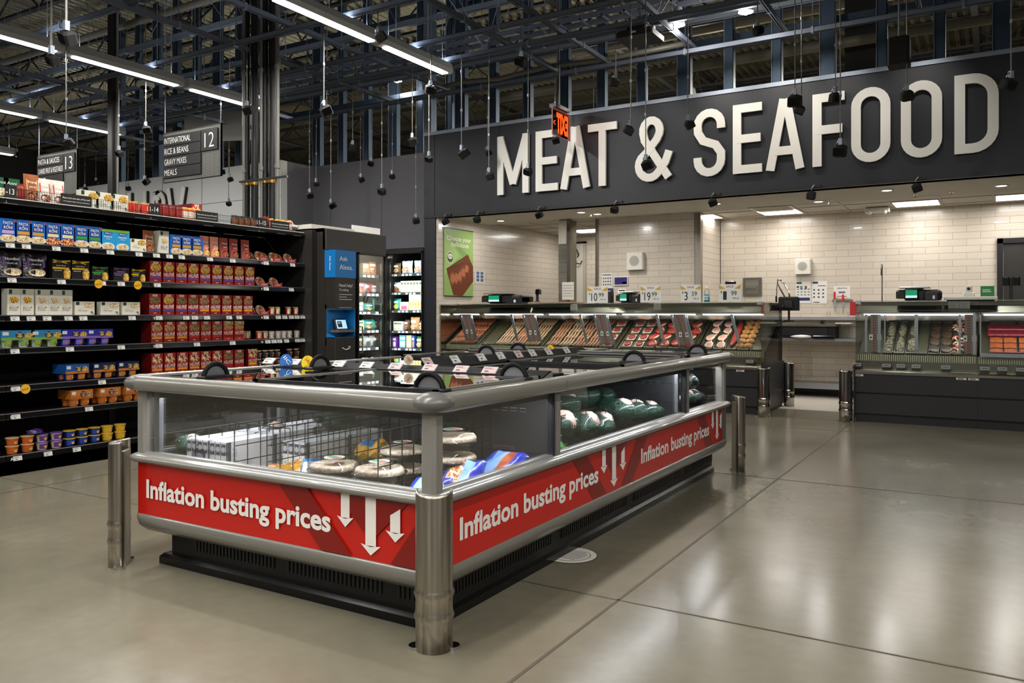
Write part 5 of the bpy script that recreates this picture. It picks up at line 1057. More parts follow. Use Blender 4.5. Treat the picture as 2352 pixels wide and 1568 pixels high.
p = PY(260, 700, 6.95); o = thing('steel_column', 'single black square column at the left behind the top shelf', 'column', (p.x, p.y, 0)); b = B(); b.box(-.055, .055, -.055, .055, 0, 7.5, 'black', .006); b.build('shaft', o); b = B(); b.cyl((.10, 0, 0), (.10, 0, 7.5), .016, 'conduit', 8); b.build('conduit', o)
p = PY(993, 700, 10.5); o = thing('steel_column', 'tall galvanised steel column above the left end of the fascia', 'column', (p.x, 10.45, 0)); b = B(); b.box(-.07, .07, -.07, .07, 4.06, 7.5, 'studmetal'); b.box(-.075, .075, -.078, -.07, 4.06, 7.5, 'galv'); b.build('shaft', o)
# ================================================================ AISLE SIGNS
def aisle(px0, px1, y, num, rows, label):
    a = PY(px0, 400, y); c = PY(px1, 400, y); W = c.x-a.x; Hh = .70; z0 = 3.08 if num == '12' else 3.10
    o = thing('aisle_sign', label, 'hanging sign', (a.x, y, z0)); b = B(); b.box(0, W, -.012, .012, 0, Hh, 'perforated'); 
    for x0, x1, zz0, zz1 in ((0, W, 0, .012), (0, W, Hh-.012, Hh), (0, .012, 0, Hh), (W-.012, W, 0, Hh)): b.box(x0, x1, -.016, .016, zz0, zz1, 'black')
    b.build('mesh_panel', o); rh = .148
    for i, t in enumerate(rows):
        z = Hh-.055-rh*(i+1)+.008; b = B(); b.box(.02, W*.68, -.03, -.018, z, z+rh-.01, 'signblack'); b.text(t, (.05, -.031, z+.03), (1, 0, 0), (0, 0, 1), .085, 'white', w=(.045 if len(t) > 5 else .056)*len(t)*(.95 if len(t) < 15 else .62), off=-.01); b.build('text_plate', o)
    b = B(); b.box(W*.69, W*.96, -.03, -.018, Hh-.055-rh*2+.01, Hh-.055, 'signblack'); b.text(num, (W*.825, -.031, Hh-.055-rh*2+.05), (1, 0, 0), (0, 0, 1), .21, 'white', w=.19, align='c', off=-.012); b.build('number_plate', o)
    for x in (.02, W-.02): b = B(); b.cyl((x, 0, Hh), (x, 0, 7.57-z0), .005, 'galv', 5); b.build('hanger_rod', o)
aisle(377, 509, 7.17, '12', ['INTERNATIONAL', 'RICE & BEANS', 'GRAVY MIXES', 'MEALS'], 'black hanging aisle sign numbered 12 listing international rice and meals')
aisle(88, 179, 7.2, '13', ['PASTA & SAUCES', 'CANNED FRUIT & VEGETABLES', 'SOUP'], 'black hanging aisle sign numbered 13 at the left')
# shelving rows beyond (tops only seen through gaps)
for x, nm in ((-10.2, 'second'), (-13.6, 'third')):
    o = thing('shelving_unit', 'long dark shelving row, %s from the front, mostly hidden behind the near one' % nm, 'shelf', (x, 4.6, 0)); b = B(); b.box(-.5, .5, -2.2, 1.7, 0, .12, 'black'); b.box(-.02, .02, -2.2, 1.7, .12, 1.95, 'blackmatte')
    for z in (.5, .9, 1.3, 1.7): b.box(-.5, .5, -2.2, 1.7, z, z+.03, 'black')
    b.build('shelf_frame', o)
# ================================================================ SERVICE CASES
mat('mirrorsteel', '#b5b0a6', .12, 1); mat('casesteel', '#8f8b80', .25, 1); mat('traydark', '#45422f', .4, .1); mat('traysteel', '#9a988c', .25, .9)
noisemat('stainless', '#8d887c', '#a8a294', 12, .3, vec=(.05, 1, 1), metal=1, rvar=.08)
mat('louvre', '#c9c3a4', .4, .3); mat('basepanel', '#1d1e20', .4); mat('ledtube', '#ffffff', .5, emit=3.5, ecol='#fff8f0'); mat('postbrown', '#8c7068', .4)
AN = math.atan2(.37, .65)
def case(x0, x1, label, lean=0, left_end=0, right_end=0, mull=1, warm=1, posts=1):
    o = thing('service_case', label, 'display case', (x0, YF+.05, 0)); W = x1-x0
    b = B(); b.box(0, W, .03, 1.1, 0, .10, 'black'); b.box(0, W, 0, 1.12, .10, .555, 'basepanel'); b.box(.0, W, -.006, 0, .33, .345, 'blackgloss'); b.box(0, W, -.004, 0, .10, .105, 'blackgloss'); b.box(0, W, .9, 1.12, .555, 1.0, 'casesteel'); b.build('case_base', o)
    b = B(); b.prism([(-.02, .555), (-.02, .585), (.0, .60), (.14, .605), (.14, .555)], 0, 0, W, 'stainless'); b.build('front_ledge', o)
    b = B(); b.box(0, W, .15, .155, .60, .70, 'casesteel')
    n = int(W/.022)
    for i in range(n): b.box(i*.022+.004, i*.022+.015, .165, .18, .62, .775, 'louvre')
    b.box(0, W, .18, .20, .60, .775, 'casesteel'); b.build('air_grille', o)
    b = B(); T = Matrix.Translation((0, .2, .775)) @ Matrix.Rotation(AN, 4, 'X'); b.T = T; b.box(0.01, W-.01, 0, .78, -.02, -.004, 'traydark'); b.build('display_deck', o)
    b = B(); b.box(.004, W-.004, .0, .008, .605, 1.385, 'caseglass'); b.build('front_glass', o)
    b = B(); b.box(.004, W-.004, .0, .50, 1.387, 1.397, 'caseglass'); b.build('top_glass', o)
    b = B(); b.box(0, W, .50, 1.12, 1.36, 1.39, 'stainless'); b.box(0, W, .48, .50, 1.29, 1.39, 'stainless'); b.box(0, W, .38, .50, 1.28, 1.29, 'stainless'); b.poly([(0, .34, 1.265), (W, .34, 1.265), (W, .48, 1.345), (0, .48, 1.345)], 'stainless'); b.build('canopy', o)
    b = B(); b.box(.03, W-.03, .30, .34, 1.235, 1.262, 'alu'); b.box(.05, W-.05, .296, .302, 1.237, 1.246, 'ledtube'); b.box(.05, W-.05, .31, .33, 1.229, 1.235, 'ledtube')
    b.build('led_rail', o); area('led_light', (W/2, .315, 1.222), W-.12, .02, CASE_W*W*(1 if warm else .9), (1, .93, .82) if warm else (.95, .97, 1), parent=o)
    b = B(); b.box(0, W, 1.08, 1.10, .99, 1.36, 'mirrorsteel'); b.build('rear_door', o)
    if x0 < -7: b = B(); b.box(0, .01, .02, 1.08, .6, 1.38, 'mirrorsteel'); b.build('side_panel', o)
    for x in (0.0, W):
        if x == 0 and not left_end or x == W and not right_end: continue
        xx = x if x == 0 else x-.008
        b = B(); b.box(xx, xx+.008, .0, 1.1, .62, 1.385, 'caseglass'); b.build('end_glass', o)
        b = B(); xe = -.02 if x == 0 else W; b.box(xe, xe+.02, -.01, 1.13, .05, .62, 'basepanel'); b.box(xe+(-.001 if x == 0 else .02), xe+(0 if x == 0 else .021), 0, 1.12, .33, .34, 'black'); b.box(xe, xe+.02, -.02, .0, .0, .66, 'black'); b.build('end_panel', o)
        b = B(); b.box(xx, xx+.06, -.004, .05, 1.36, 1.40, 'alu', .004) if x == 0 else b.box(xx-.05, xx+.01, -.004, .05, 1.36, 1.40, 'alu', .004); b.build('glass_clamp', o)
    def pst(x, big=1):
        b = B(); l = lean; y = .60; z0, z1 = .76, 1.24
        def bar(a0, a1, yy, m, th=.01): b.add([(x+a0, yy, z1), (x+a1, yy, z1), (x+a1+l, yy, z0), (x+a0+l, yy, z0), (x+a0, yy+th, z1), (x+a1, yy+th, z1), (x+a1+l, yy+th, z0), (x+a0+l, yy+th, z0)], [(0, 3, 2, 1), (4, 5, 6, 7), (0, 1, 5, 4), (1, 2, 6, 5), (2, 3, 7, 6), (3, 0, 4, 7)], m)
        if big:
            pw_ = .07 if lean else .04; bar(-pw_, pw_, .25, 'postbrown'); bar(pw_, pw_+.03, .24, 'alu', .02); bar(.108, .12, .24, 'alu', .02); bar(-.10, -.075, .24, 'alu', .02)
            for i in range(14):
                t = i/14; z = z1-.03-(z1-z0-.05)*t; xx = x+l*t; 
                for s in (-.012, .006): b.box(xx+s, xx+s+.008, .247, .25, z-.012, z, 'black')
            for s in (-.055, .035): zz = z1-.27; xx = x+l*.55+s; b.box(xx, xx+.04, .243, .25, zz-.03, zz+.035, 'white'); b.disc((xx+.02, .242, zz), (0, -1, 0), .011, 'tagtext', 10)
            b.build('rear_post', o)
        else: bar(-.018, .018, .24, 'alu', .02); b.build('door_frame', o)
    if posts: pst(W-.27 if lean else W-.09, 1)
    if left_end: pst(.17, 1)
    if mull: pst(W*.5, 0)
    return o
def trayset(x0, x1, types, cy, tag_='', rows=1, len_=.74, g='meat trays'):
    n = len(types); w_ = (x1-x0)/n; R = Matrix.Rotation(AN, 4, 'X'); out = []
    for i, t in enumerate(types):
        xc = x0+w_*(i+.5); base = Vector((xc, YF+.25+.0, .777)); 
        o = thing('meat_tray', '%s tray, %s in the %s' % ('perforated steel' if t == 'perf' else 'dark lined', od(i+1), cy), 'tray', base, group='long trays in the '+cy); o.rotation_euler = (AN, 0, 0)
        b = B(); h = w_/2-.006; m = 'traysteel' if t == 'perf' else 'traydark'; b.box(-h, h, 0, len_, 0, .006, m); 
        for a in ((-h, -h+.006, 0, len_), (h-.006, h, 0, len_), (-h, h, 0, .006), (-h, h, len_-.006, len_)): b.box(a[0], a[1], a[2], a[3], .006, .03, 'traysteel')
        if t == 'perf':
            for ix in range(4):
                for iy in range(9): b.disc((-h*.7+ix*h*.46, .05+iy*.075, .0065), (0, 0, 1), .006, 'black', 8)
        b.build('tray_pan', o); out.append((xc, h, t, base, i))
    return out
def place(proto, base, x, s, zz, label, rz=0, group=None):   # position on the sloping tray
    loc = Vector((base.x+x, base.y+s*cos(AN)-zz*sin(AN), base.z+s*sin(AN)+zz*cos(AN)))
    if not proto['label']: o = proto; o['label'] = label; o.location = loc
    else: o = dup(proto, loc, label)
    o.rotation_euler = (Matrix.Rotation(AN, 3, 'X') @ Matrix.Rotation(rz, 3, 'Z')).to_euler()
    if group: o['group'] = group
    return o
def one(name, cat, f):
    b = B(); f(b); o = b.build(name); o['label'] = ''; o['category'] = cat; return o
PRO = {}
for k, m, L_, r in (('sausage', 'sausage', .17, .017), ('dark', 'sausage_dark', .15, .019), ('pale', 'sausage_pale', .16, .016)):
    PRO[k] = one('sausage', 'sausage', lambda b: b.tube([(.012*sin(pi*i/8), -L_/2+L_*i/8, 0) for i in range(9)], r, m, 8).blob((0, -L_/2, 0), (r, r, r), m, 8, 6).blob((0, L_/2, 0), (r, r, r), m, 8, 6))
PRO['patty'] = one('burger_patty', 'meat', lambda b: b.lathe([(.046, 0), (.05, .006), (.05, .014), (.044, .019), (0, .02)], 'beef', n=20))
PRO['paper'] = one('paper_square', 'paper', lambda b: b.box(-.068, .068, -.068, .068, 0, .0015, 'paperbag'))
PRO['steak'] = one('beef_steak', 'meat', lambda b: b.blob((0, 0, .015), (.065, .09, .018), 'beef', 14, 6, .25, 3).blob((.045, 0, .016), (.012, .07, .018), 'fat', 8, 5, .1))
PRO['chop'] = one('pork_chop', 'meat', lambda b: b.blob((0, 0, .012), (.06, .075, .014), 'fat', 16, 6, .16, 4).blob((0, -.005, .014), (.047, .06, .0155), 'chop', 14, 6, .16, 4).blob((.03, .08, .01), (.012, .04, .01), 'fat', 8, 5))
PRO['slab'] = one('red_meat_strip', 'meat', lambda b: b.blob((0, 0, .02), (.04, .34, .022), 'beef', 14, 8, .18, 6))
PRO['chicken'] = one('chicken_breast', 'meat', lambda b: b.blob((0, 0, .02), (.058, .05, .028), 'chicken', 14, 8, .14, 2))
CASES = [XJ+.05]+[PY(px, 750, 10.32).x for px in (1104, 1252, 1420, 1604)]+[PY(1750, 800, YF+.05).x]
fill = [['dark'], ['yellow', 'pale', 'sausage', 'pale'], ['sausage', 'pale', 'sausage', 'sausage', 'patty'], ['patty', 'patty', 'steak', 'steak', 'few', 'steak'], ['chop', 'chop', 'slab', 'chicken', 'perf']]
nmz = ['first', 'second', 'third', 'fourth', 'fifth']
for ci in range(5):
    x0, x1 = CASES[ci], CASES[ci+1]; cy = 'meat counter section %s' % ('beside the left jamb', 'under the left scale', 'full of sausages', 'with patties and steaks', 'at the right end')[ci]
    case(x0, x1-.002, 'steel and glass %s' % cy.replace('meat counter', 'meat counter display'), lean=.13, left_end=0, right_end=ci == 4, mull=ci > 0, posts=ci < 4)
    for xc, h, t, base, i in trayset(x0+.05, x1-.05, fill[ci], cy):
        T = '%s tray' % od(i+1); S = cy.replace('meat counter ', '')
        if t in ('dark', 'pale', 'sausage'):
            nx = max(2, int(2*h/.045))
            for r in range(4):
                for q in range(nx): place(PRO[t], base, -h+.028+q*(2*h-.056)/(nx-1), .09+.185*r, .026, '%s sausage in the %s, %s' % ({'dark': 'dark spiced', 'pale': 'pale', 'sausage': 'pinkish'}[t], T, S), .05*((q*3+r) % 3-1), 'sausages, %s, %s' % (T, S)); 
        elif t == 'patty':
            for r in range(4): place(PRO['paper'], base, 0, .09+.185*r, .008, 'patty paper, %s from the front, %s, %s' % (od(r+1), T, S), .05*r, 'paper squares'); place(PRO['patty'], base, .0, .09+.185*r, .012, 'red burger patty, %s from the front, %s, %s' % (od(r+1), T, S), 0, 'burger patties')
        elif t == 'steak':
            for r in range(4): place(PRO['steak'], base, .02*(-1)**r, .1+.17*r, .01, 'beef steak, %s from the front, %s, %s' % (od(r+1), T, S), .5*(-1)**r, 'beef steaks')
        elif t == 'few': place(PRO['steak'], base, 0, .12, .01, 'single beef steak at the front of a nearly empty tray', .4)
        elif t == 'chop':
            for r in range(4): place(PRO['chop'], base, .015*(-1)**r, .1+.18*r, .01, 'pork chop with pale fat edge, %s from the front, %s' % (od(r+1), T), .3*(-1)**r, 'pork chops')
        elif t == 'slab': place(PRO['slab'], base, 0, .37, .01, 'long red strip of meat beside the breaded chicken')
        elif t == 'chicken':
            for r in range(6):
                for q in (-1, 1): place(PRO['chicken'], base, q*.048, .08+.115*r, .008, 'brown breaded chicken piece, row %s from the front, %s side' % (od(r+1), 'left' if q < 0 else 'right'), .3*q+.2*r, 'breaded chicken pieces')
mat('olive', '#7a6a2a', .3)
# right hand fish case
rx0 = PY(1965, 800, YF+.05).x; rx1 = PY(2246, 800, YF+.05).x; rx2 = rx1+1.3
case(rx0, rx1-.002, 'steel and glass fish counter case under the large scale', 0, 1, 0, 1, 0); case(rx1, rx2, 'fish counter case at the right edge with salmon and tuna', 0, 0, 0, 1, 0, posts=0)
def pile(name, label, cat, base, h, s0, s1, m, kind, seed):
    o = thing(name, label, cat, base); o.rotation_euler = (AN, 0, 0); b = B(); b.blob((0, (s0+s1)/2, .004), (h, (s1-s0)/2, .012), m, 12, 6, .03, seed) if kind == 's' else None; rr = random.Random(seed); n = int((s1-s0)*2*h/.0011)
    for i in range(n):
        x = rr.uniform(-h+.02, h-.02); y = rr.uniform(s0+.01, s1-.01); z = .012+rr.random()*.012; a = rr.uniform(0, 6.3)
        if kind == 's': b.tube([(x+.016*cos(a+t), y+.016*sin(a+t), z) for t in (0, .8, 1.6, 2.4, 3.2)], .006, m, 5)
        else: b.tube([(x, y, z), (x+.03*cos(a), y+.05*sin(a), z+.02), (x+.07*cos(a), y+.09*sin(a), z)], .009, m, 6)
    q = b.build('seafood', o); o['kind'] = 'stuff'; q['kind'] = 'stuff'; return o
fillR = ['sh', 'sh', 'sh', 'emp', 'fil', 'fil2', 'crab']
for xc, h, t, base, i in trayset(rx0+.26, rx1-.14, fillR, 'fish counter case', g='fish trays'):
    if t == 'sh':
        for r_, (s0, s1) in enumerate(((.02, .36), (.40, .70))): pile('shrimp', 'heap of grey raw shrimp, %s tray from the left, %s half' % (od(i+1), ('front', 'rear')[r_]), 'shrimp', base, h-.01, s0, s1, 'shrimp', 's', i*7+r_)
    elif t == 'crab':
        for r_, (s0, s1) in enumerate(((.02, .40), (.44, .70))): pile('crab_legs', 'heap of orange and white crab legs, %s half of the tray' % ('front', 'rear')[r_], 'crab legs', base, h-.02, s0, s1, 'crab', 'c', i*7+r_)
    elif t == 'fil' and 'fillet' not in PRO:
        pass
PRO['fillet'] = one('fish_fillet', 'fish', lambda b: b.blob((0, 0, .008), (.06, .09, .010), 'darkfish', 14, 6, .12, 4)); PRO['salmon'] = one('salmon_fillet', 'fish', lambda b: b.box(-.06, .06, -.05, .05, 0, .028, 'salmon', .008)); PRO['tuna'] = one('tuna_steak', 'fish', lambda b: b.box(-.085, .085, -.06, .06, 0, .035, 'tuna', .012))
w_ = (rx1-.14-rx0-.26)/7
for i in (4, 5):
    for r in range(4): place(PRO['fillet'], Vector((rx0+.26+w_*(i+.5), YF+.25, .777)), .0, .12+.16*r, .01, 'brown fish fillet, %s from the front, tray %s of the crab' % (od(r+1), 'beside the one left' if i == 5 else 'two left'), .2, 'fish fillets')
for xc, h, t, base, i in trayset(rx1+.1, rx2-.1, ['sal', 'sal', 'sal', 'sal'], 'salmon case', g='salmon trays'):
    for r in range(5):
        for q in (-1, 1): place(PRO['salmon'] if r < 3 else PRO['tuna'], base, q*.066 if r < 3 else q*.07, .07+.12*r+(.03 if r > 2 else 0), .008, '%s, %s tray, row %s from the front, %s' % ('orange salmon piece' if r < 3 else 'dark red tuna piece', od(i+1), od(r+1), 'left' if q < 0 else 'right'), 0, 'fish pieces in the right case')
b = B(); b.box(rx1+.02, rx2-.02, YF+.12, YF+.30, .80, .815, 'stainless'); b.box(rx1+.02, rx2-.02, YF+.115, YF+.125, .78, .82, 'alu'); tag(b.build('inner_shelf'), 'steel shelf inside the right edge fish case', 'shelf')
o = one('steak_strip', 'meat', lambda b: b.blob((0, 0, .01), (.5, .07, .014), 'tuna', 20, 6, .12, 3)); o.location = ((rx1+rx2)/2-.05, YF+.215, .817); o['label'] = 'long row of red fish on the inner steel shelf'
# price tickets on the ledges
for i, px in enumerate((1022, 1044, 1070, 1722, 1968, 2036, 2069, 2104, 2172, 2250, 2262, 2302, 2345)):
    if i == 9: continue
    p = PY(px, 800, YF+.11); o = thing('price_ticket', 'small price ticket holder on the counter ledge, %s from the left' % od(i+1 if i < 9 else i), 'price tag', (p.x, YF+.11, .606), group='price tickets on the counter ledges'); b = B(); b.prism([(0, 0), (.03, 0), (.02, .035), (.0, .035)], 0, -.045, .045, 'darksteel'); b.build('stand', o); b = B(); b.box(-.045, .045, -.002, 0, .03, .07, 'tag'); b.box(-.03, .03, -.003, -.002, .048, .054, 'tagtext'); b.build('card', o)
for i, px in enumerate((1700, 1972, 2208, 2236)): p = PY(px, 850, YF+.04); b = B(); b.box(p.x-.05, p.x+.05, YF+.04, YF+.048, .528, .55, 'offwhite'); b.box(p.x-.035, p.x+.02, YF+.038, YF+.04, .535, .543, 'tagtext'); tag(b.build('section_sticker'), 'small white sticker on the black counter front, %s from the left' % od(i+1), 'sticker')
for nm, x, y, rz_, lab in (('a', PZ(1757, 955, 0).x, YF-.05, radians(10), 'chrome guard post at the front corner of the meat counter end'), ('b', PZ(1946, 968, 0).x-.02, YF+.02, radians(-20), 'chrome guard post at the left corner of the fish counter'), ('c', CASES[-1]+.07, 11.2, radians(60), 'chrome guard post at the rear corner of the meat counter end')): guard((x, y, 0), rz_, .60, lab, 'mirrorsteel', .075)
# ================================================================ THINGS ON THE COUNTERS
ZC = 1.398
def sale(px0, px1, price, cents, label):
    a = PY(px0, 690, YF+.12); c = PY(px1, 690, YF+.12); W = c.x-a.x; h = .225; o = thing('price_sign', label, 'price sign', ((a.x+c.x)/2, YF+.12, ZC), group='standing SALE price signs'); b = B(); b.box(-W/2, W/2, -.003, .003, 0, h, 'white'); b.box(-W/2+.006, W/2-.006, -.0035, -.003, .006, h*.72, '#dcdbd6')
    for s in (-1, 1): b.poly([(s*(W/2-.004), -.004, h*.98), (s*(W/2-.004), -.004, h*.72), (s*W*.2, -.004, h*.74)][::s], '#c9a227')
    b.text('SALE', (0, -.0045, h*.81), (1, 0, 0), (0, 0, 1), h*.12, '#7a2a2a', w=W*.34, align='c'); b.text('$', (-W*.42, -.0045, h*.50), (1, 0, 0), (0, 0, 1), h*.14, 'tagtext'); b.text(price, (-W*.3, -.0045, h*.12), (1, 0, 0), (0, 0, 1), h*.5, 'black', w=W*(.16 if len(price) == 1 else .30)); b.text(cents, (W*.06, -.0045, h*.36), (1, 0, 0), (0, 0, 1), h*.26, 'black', w=W*.25); b.text('PER LB', (W*.14, -.0045, h*.16), (1, 0, 0), (0, 0, 1), h*.09, 'tagtext', w=W*.26)
    b.build('sign_card', o); b = B(); b.box(-.03, .03, -.015, .04, 0, .006, 'clear'); b.build('stand', o)
sale(1349, 1396, '10', '99', 'standing SALE sign reading 10.99 per lb'); sale(1471, 1518, '19', '99', 'standing SALE sign reading 19.99 per lb'); sale(1563, 1610, '3', '59', 'standing SALE sign reading 3.59 per lb'); sale(1651, 1702, '1', '99', 'standing SALE sign reading 1.99 per lb')
def scale_(px0, px1, y, label, s=1):
    a = PY(px0, 690, y); c = PY(px1, 690, y); W = c.x-a.x; o = thing('counter_scale', label, 'scale', (a.x, y, ZC), group=None); b = B(); b.box(0, W, .02, .40, .03, .13, 'black', .02); b.box(W*.2, W*.95, .05, .38, .0, .03, 'darksteel'); b.build('scale_body', o)
    b = B(); b.box(.03, W*.75, .02, .36, .15, .165, 'alu', .005); b.box(W*.2, W*.6, .1, .3, .13, .15, 'darksteel'); b.build('weighing_plate', o)
    b = B(); b.box(W*.2, W*.52, -.02, .02, .02, .14, 'blackgloss', .01); b.box(W*.23, W*.49, -.0215, -.02, .035, .125, 'greenscreen'); b.box(W*.23, W*.49, -.0225, -.0215, .035, .062, 'palescreen'); b.build('display', o)
    b = B(); b.box(W*.6, W, .0, .3, .01, .125, 'darksteel', .03); b.box(W*.83, W*.88, -.002, .002, .02, .06, 'offwhite'); b.build('label_printer', o)
scale_(1103, 1196, YF+.35, 'black counter scale with green display left of the cutting board'); scale_(1412, 1470, YF+.5, 'black counter scale with green display left of the 19.99 sign'); scale_(2057, 2160, YF+.4, 'large counter scale with green display on the fish counter')
p0 = PY(1214, 690, YF+.45); p1 = PY(1315, 690, YF+.45); b = B(); b.box(p0.x, p1.x, YF+.42, YF+.85, ZC, ZC+.022, '#7d6757', .006); tag(b.build('cutting_board'), 'brown cutting board lying on the meat counter', 'board')
def scanner(px, y, label, h=.2):
    p = PY(px, 690, y); o = thing('barcode_scanner', label, 'scanner', (p.x, y, ZC+(.022 if px < 1300 else 0))); b = B(); b.lathe([(.045, 0), (.045, .015), (.02, .02)], 'black', n=14); b.box(-.016, .016, -.01, .02, .015, h*.75, 'black'); b.build('stand', o); b = B(); b.box(-.02, .05, -.04, .05, h*.6, h, 'blackgloss', .012); b.build('scanner_head', o)
scanner(1234, YF+.6, 'black barcode scanner standing on the brown cutting board'); scanner(1385, YF+.7, 'black scanner behind the 10.99 sign', .22)
p = PY(1678, 690, YF+.55); o = thing('pos_display', 'black display head behind the 1.99 sign', 'monitor', (p.x, YF+.55, ZC)); b = B(); b.box(-.07, .07, -.02, .02, .17, .28, 'blackgloss', .012); b.box(-.015, .015, -.01, .01, 0, .17, 'black'); b.build('display_head', o)
p = PY(1402, 690, YF+.6); b = B(); b.box(p.x-.035, p.x+.035, YF+.55, YF+.65, ZC, ZC+.18, 'darksteel', .01); b.box(p.x-.03, p.x+.03, YF+.56, YF+.64, ZC+.18, ZC+.215, '#3a2a6a'); tag(b.build('label_roll_box'), 'dark box with a purple top right of the 10.99 sign', 'dispenser')
p = PY(1621, 690, YF+.2); o = thing('sanitizer_bottle', 'clear pump bottle of blue sanitizer between the price signs', 'bottle', (p.x, YF+.25, ZC)); b = B(); b.lathe([(.035, 0), (.038, .01), (.038, .12), (.03, .16), (.014, .18), (.014, .19)], 'clear', n=18); b.build('bottle_shell', o); b = B(); b.lathe([(.034, .004), (.036, .01), (.036, .10), (0, .101)], 'g#2fa5c8', n=18); b.build('blue_gel', o); b = B(); b.lathe([(.016, .185), (.016, .205), (.006, .21), (.006, .24), (.018, .245), (.018, .255)], 'white', n=12); b.box(-.006, .045, -.006, .006, .245, .256, 'white'); b.build('pump', o); b = B(); b.box(-.025, .025, -.041, -.039, .03, .085, 'white'); b.box(-.018, .018, -.042, -.041, .05, .06, '#2a3a7a'); b.build('printed_label', o)
for px0, px1, py0, py1, y, lab in ((1291, 1318, 648, 688, YF+.95, 'printed paper sheet hanging behind the cutting board'), (1310, 1326, 698, 718, YF+.45, 'small paper note inside the glass below the cutting board'), (1502, 1518, 696, 716, YF+.45, 'small paper note inside the glass below the 19.99 sign'), (2178, 2202, 692, 712, YF+.47, 'grey paper note on the fish counter canopy, left one'), (2203, 2228, 692, 716, YF+.465, 'grey paper note on the fish counter canopy, right one')):
    a = PY(px0, py0, y); c = PY(px1, py1, y); b = B(); b.box(a.x, c.x, y, y+.002, c.z, a.z, 'paperbag')
    for i in range(5): z = a.z-(a.z-c.z)*(.2+.15*i); b.box(a.x+.01, c.x-.012-.01*(i % 2), y-.001, y, z, z+.005, 'tagtext' if y < 11 and px0 < 1300 else '#8a8880')
    tag(b.build('paper_note'), lab, 'paper')
# gooseneck sprayer and black monitor back near the counter end
p = PY(1812, 700, 11.3); o = thing('wall_monitor', 'black back of a small monitor beside the meat counter end', 'monitor', (p.x, 11.3, 1.30)); b = B(); b.box(-.14, .14, -.02, .02, -.01, .18, 'blackmatte', .02); b.box(-.05, .05, -.04, -.02, .03, .13, 'darksteel'); b.build('monitor_shell', o); b = B(); b.cyl((0, 0, 0), (0, 0, -.15), .015, 'black', 8); b.box(-.03, .03, -.05, .05, -1.3, -.12, 'darksteel') if 0 else None; b.box(-.06, .06, -.04, .04, -.16, -.14, 'black'); b.tube([(0, 0, -.15), (-.15, -.1, -.17), (CASES[-1]-.03-p.x, -.2, ZC-1.30-.03)], .012, 'darksteel', 8); b.build('stand', o)
q = PY(1800, 700, 11.5); o = thing('sprayer_hose', 'bent chrome sprayer arm with hanging hose over the counter end', 'faucet', (q.x, 11.5, 0)); b = B(); P_ = lambda px, py: tuple(PY(px, py, 11.5)-Vector((q.x, 11.5, 0))); b.tube([P_(1815, 690), P_(1812, 672), P_(1800, 650), P_(1792, 642), P_(1786, 643), P_(1786, 652), P_(1806, 688)], .012, 'chrome', 8); b.tube([P_(1786, 645), P_(1784, 665), P_(1783, 690)], .006, 'darksteel', 6); b.cyl(P_(1783, 680), P_(1783, 694), .014, 'black', 8); b.tube([P_(1815, 690), P_(1813, 706), (CASES[-1]-.05-q.x, -.40, ZC-.02)], .012, 'chrome', 8); b.build('sprayer_arm', o)
p = PY(2026, 690, YF+1.6); o = thing('tall_faucet', 'slim gooseneck faucet behind the fish counter', 'faucet', (p.x, YF+1.6, 0)); b = B(); b.cyl((0, 0, .9), (0, 0, 1.85), .009, 'stainless', 10); b.tube([(0, 0, 1.85)]+[(0, -.04+.04*cos(radians(a)), 1.85+.05*sin(radians(a))) for a in range(20, 181, 20)]+[(0, -.08, 1.75)], .01, 'stainless', 8); b.box(-.25, .25, -.2, .25, .86, .9, 'stainless'); b.box(-.22, .22, -.18, .2, 0, .86, 'casesteel'); b.build('faucet_body', o)
# fish counter clutter
a = PY(2168, 690, YF+.5); c = PY(2292, 690, YF+.5); b = B(); b.box(a.x, c.x, YF+.45, YF+.8, ZC+.01, ZC+.045, 'paperbag', .008); b.box(a.x+.03, c.x-.03, YF+.5, YF+.75, ZC-.006, ZC+.01, 'darksteel'); tag(b.build('sheet_tray'), 'pale flat tray on the fish counter right of the scale', 'tray')
a = PY(2225, 690, YF+.6); o = thing('camera_box', 'small white boxed camera standing on the pale tray', 'camera', (a.x, YF+.6, ZC+.045)); b = B(); b.box(-.06, .06, -.04, .04, 0, .05, 'offwhite', .01); b.box(-.035, .035, -.03, .03, .05, .13, 'offwhite', .008); b.disc((0, -.031, .09), (0, -1, 0), .018, 'black', 14); b.build('camera_body', o)
a = PY(2252, 690, YF+.75); c = PY(2284, 690, YF+.75); b = B(); b.box(a.x, c.x, YF+.75, YF+.756, ZC+.045, ZC+.17, '#17803c'); b.text('FEELGOOD', ((a.x+c.x)/2, YF+.748, ZC+.12), (1, 0, 0), (0, 0, 1), .02, 'offwhite', w=.12, align='c') if 0 else b.box(a.x+.02, c.x-.04, YF+.748, YF+.75, ZC+.12, ZC+.13, 'offwhite'); b.box(a.x+.02, c.x-.03, YF+.748, YF+.75, ZC+.10, ZC+.11, 'offwhite'); b.box(c.x-.02, c.x-.003, YF+.75, YF+.8, ZC+.045, ZC+.05, 'clear'); tag(b.build('green_sign'), 'small green sign on the fish counter near the door', 'sign')
a = PY(2322, 690, YF+.8); o = thing('pos_monitor', 'black monitor backs on a pole at the right end of the fish counter', 'monitor', (a.x, YF+.8, ZC)); b = B(); b.box(-.02, .02, -.015, .015, 0, .26, 'black'); b.box(-.07, .07, -.04, .04, 0, .012, 'black'); b.build('pole', o)
for s in (-1, 1): b = B(); b.box(s*.05-.04, s*.05+.04, -.04, -.015, .17, .27, 'blackmatte', .012); b.build('monitor_shell', o)
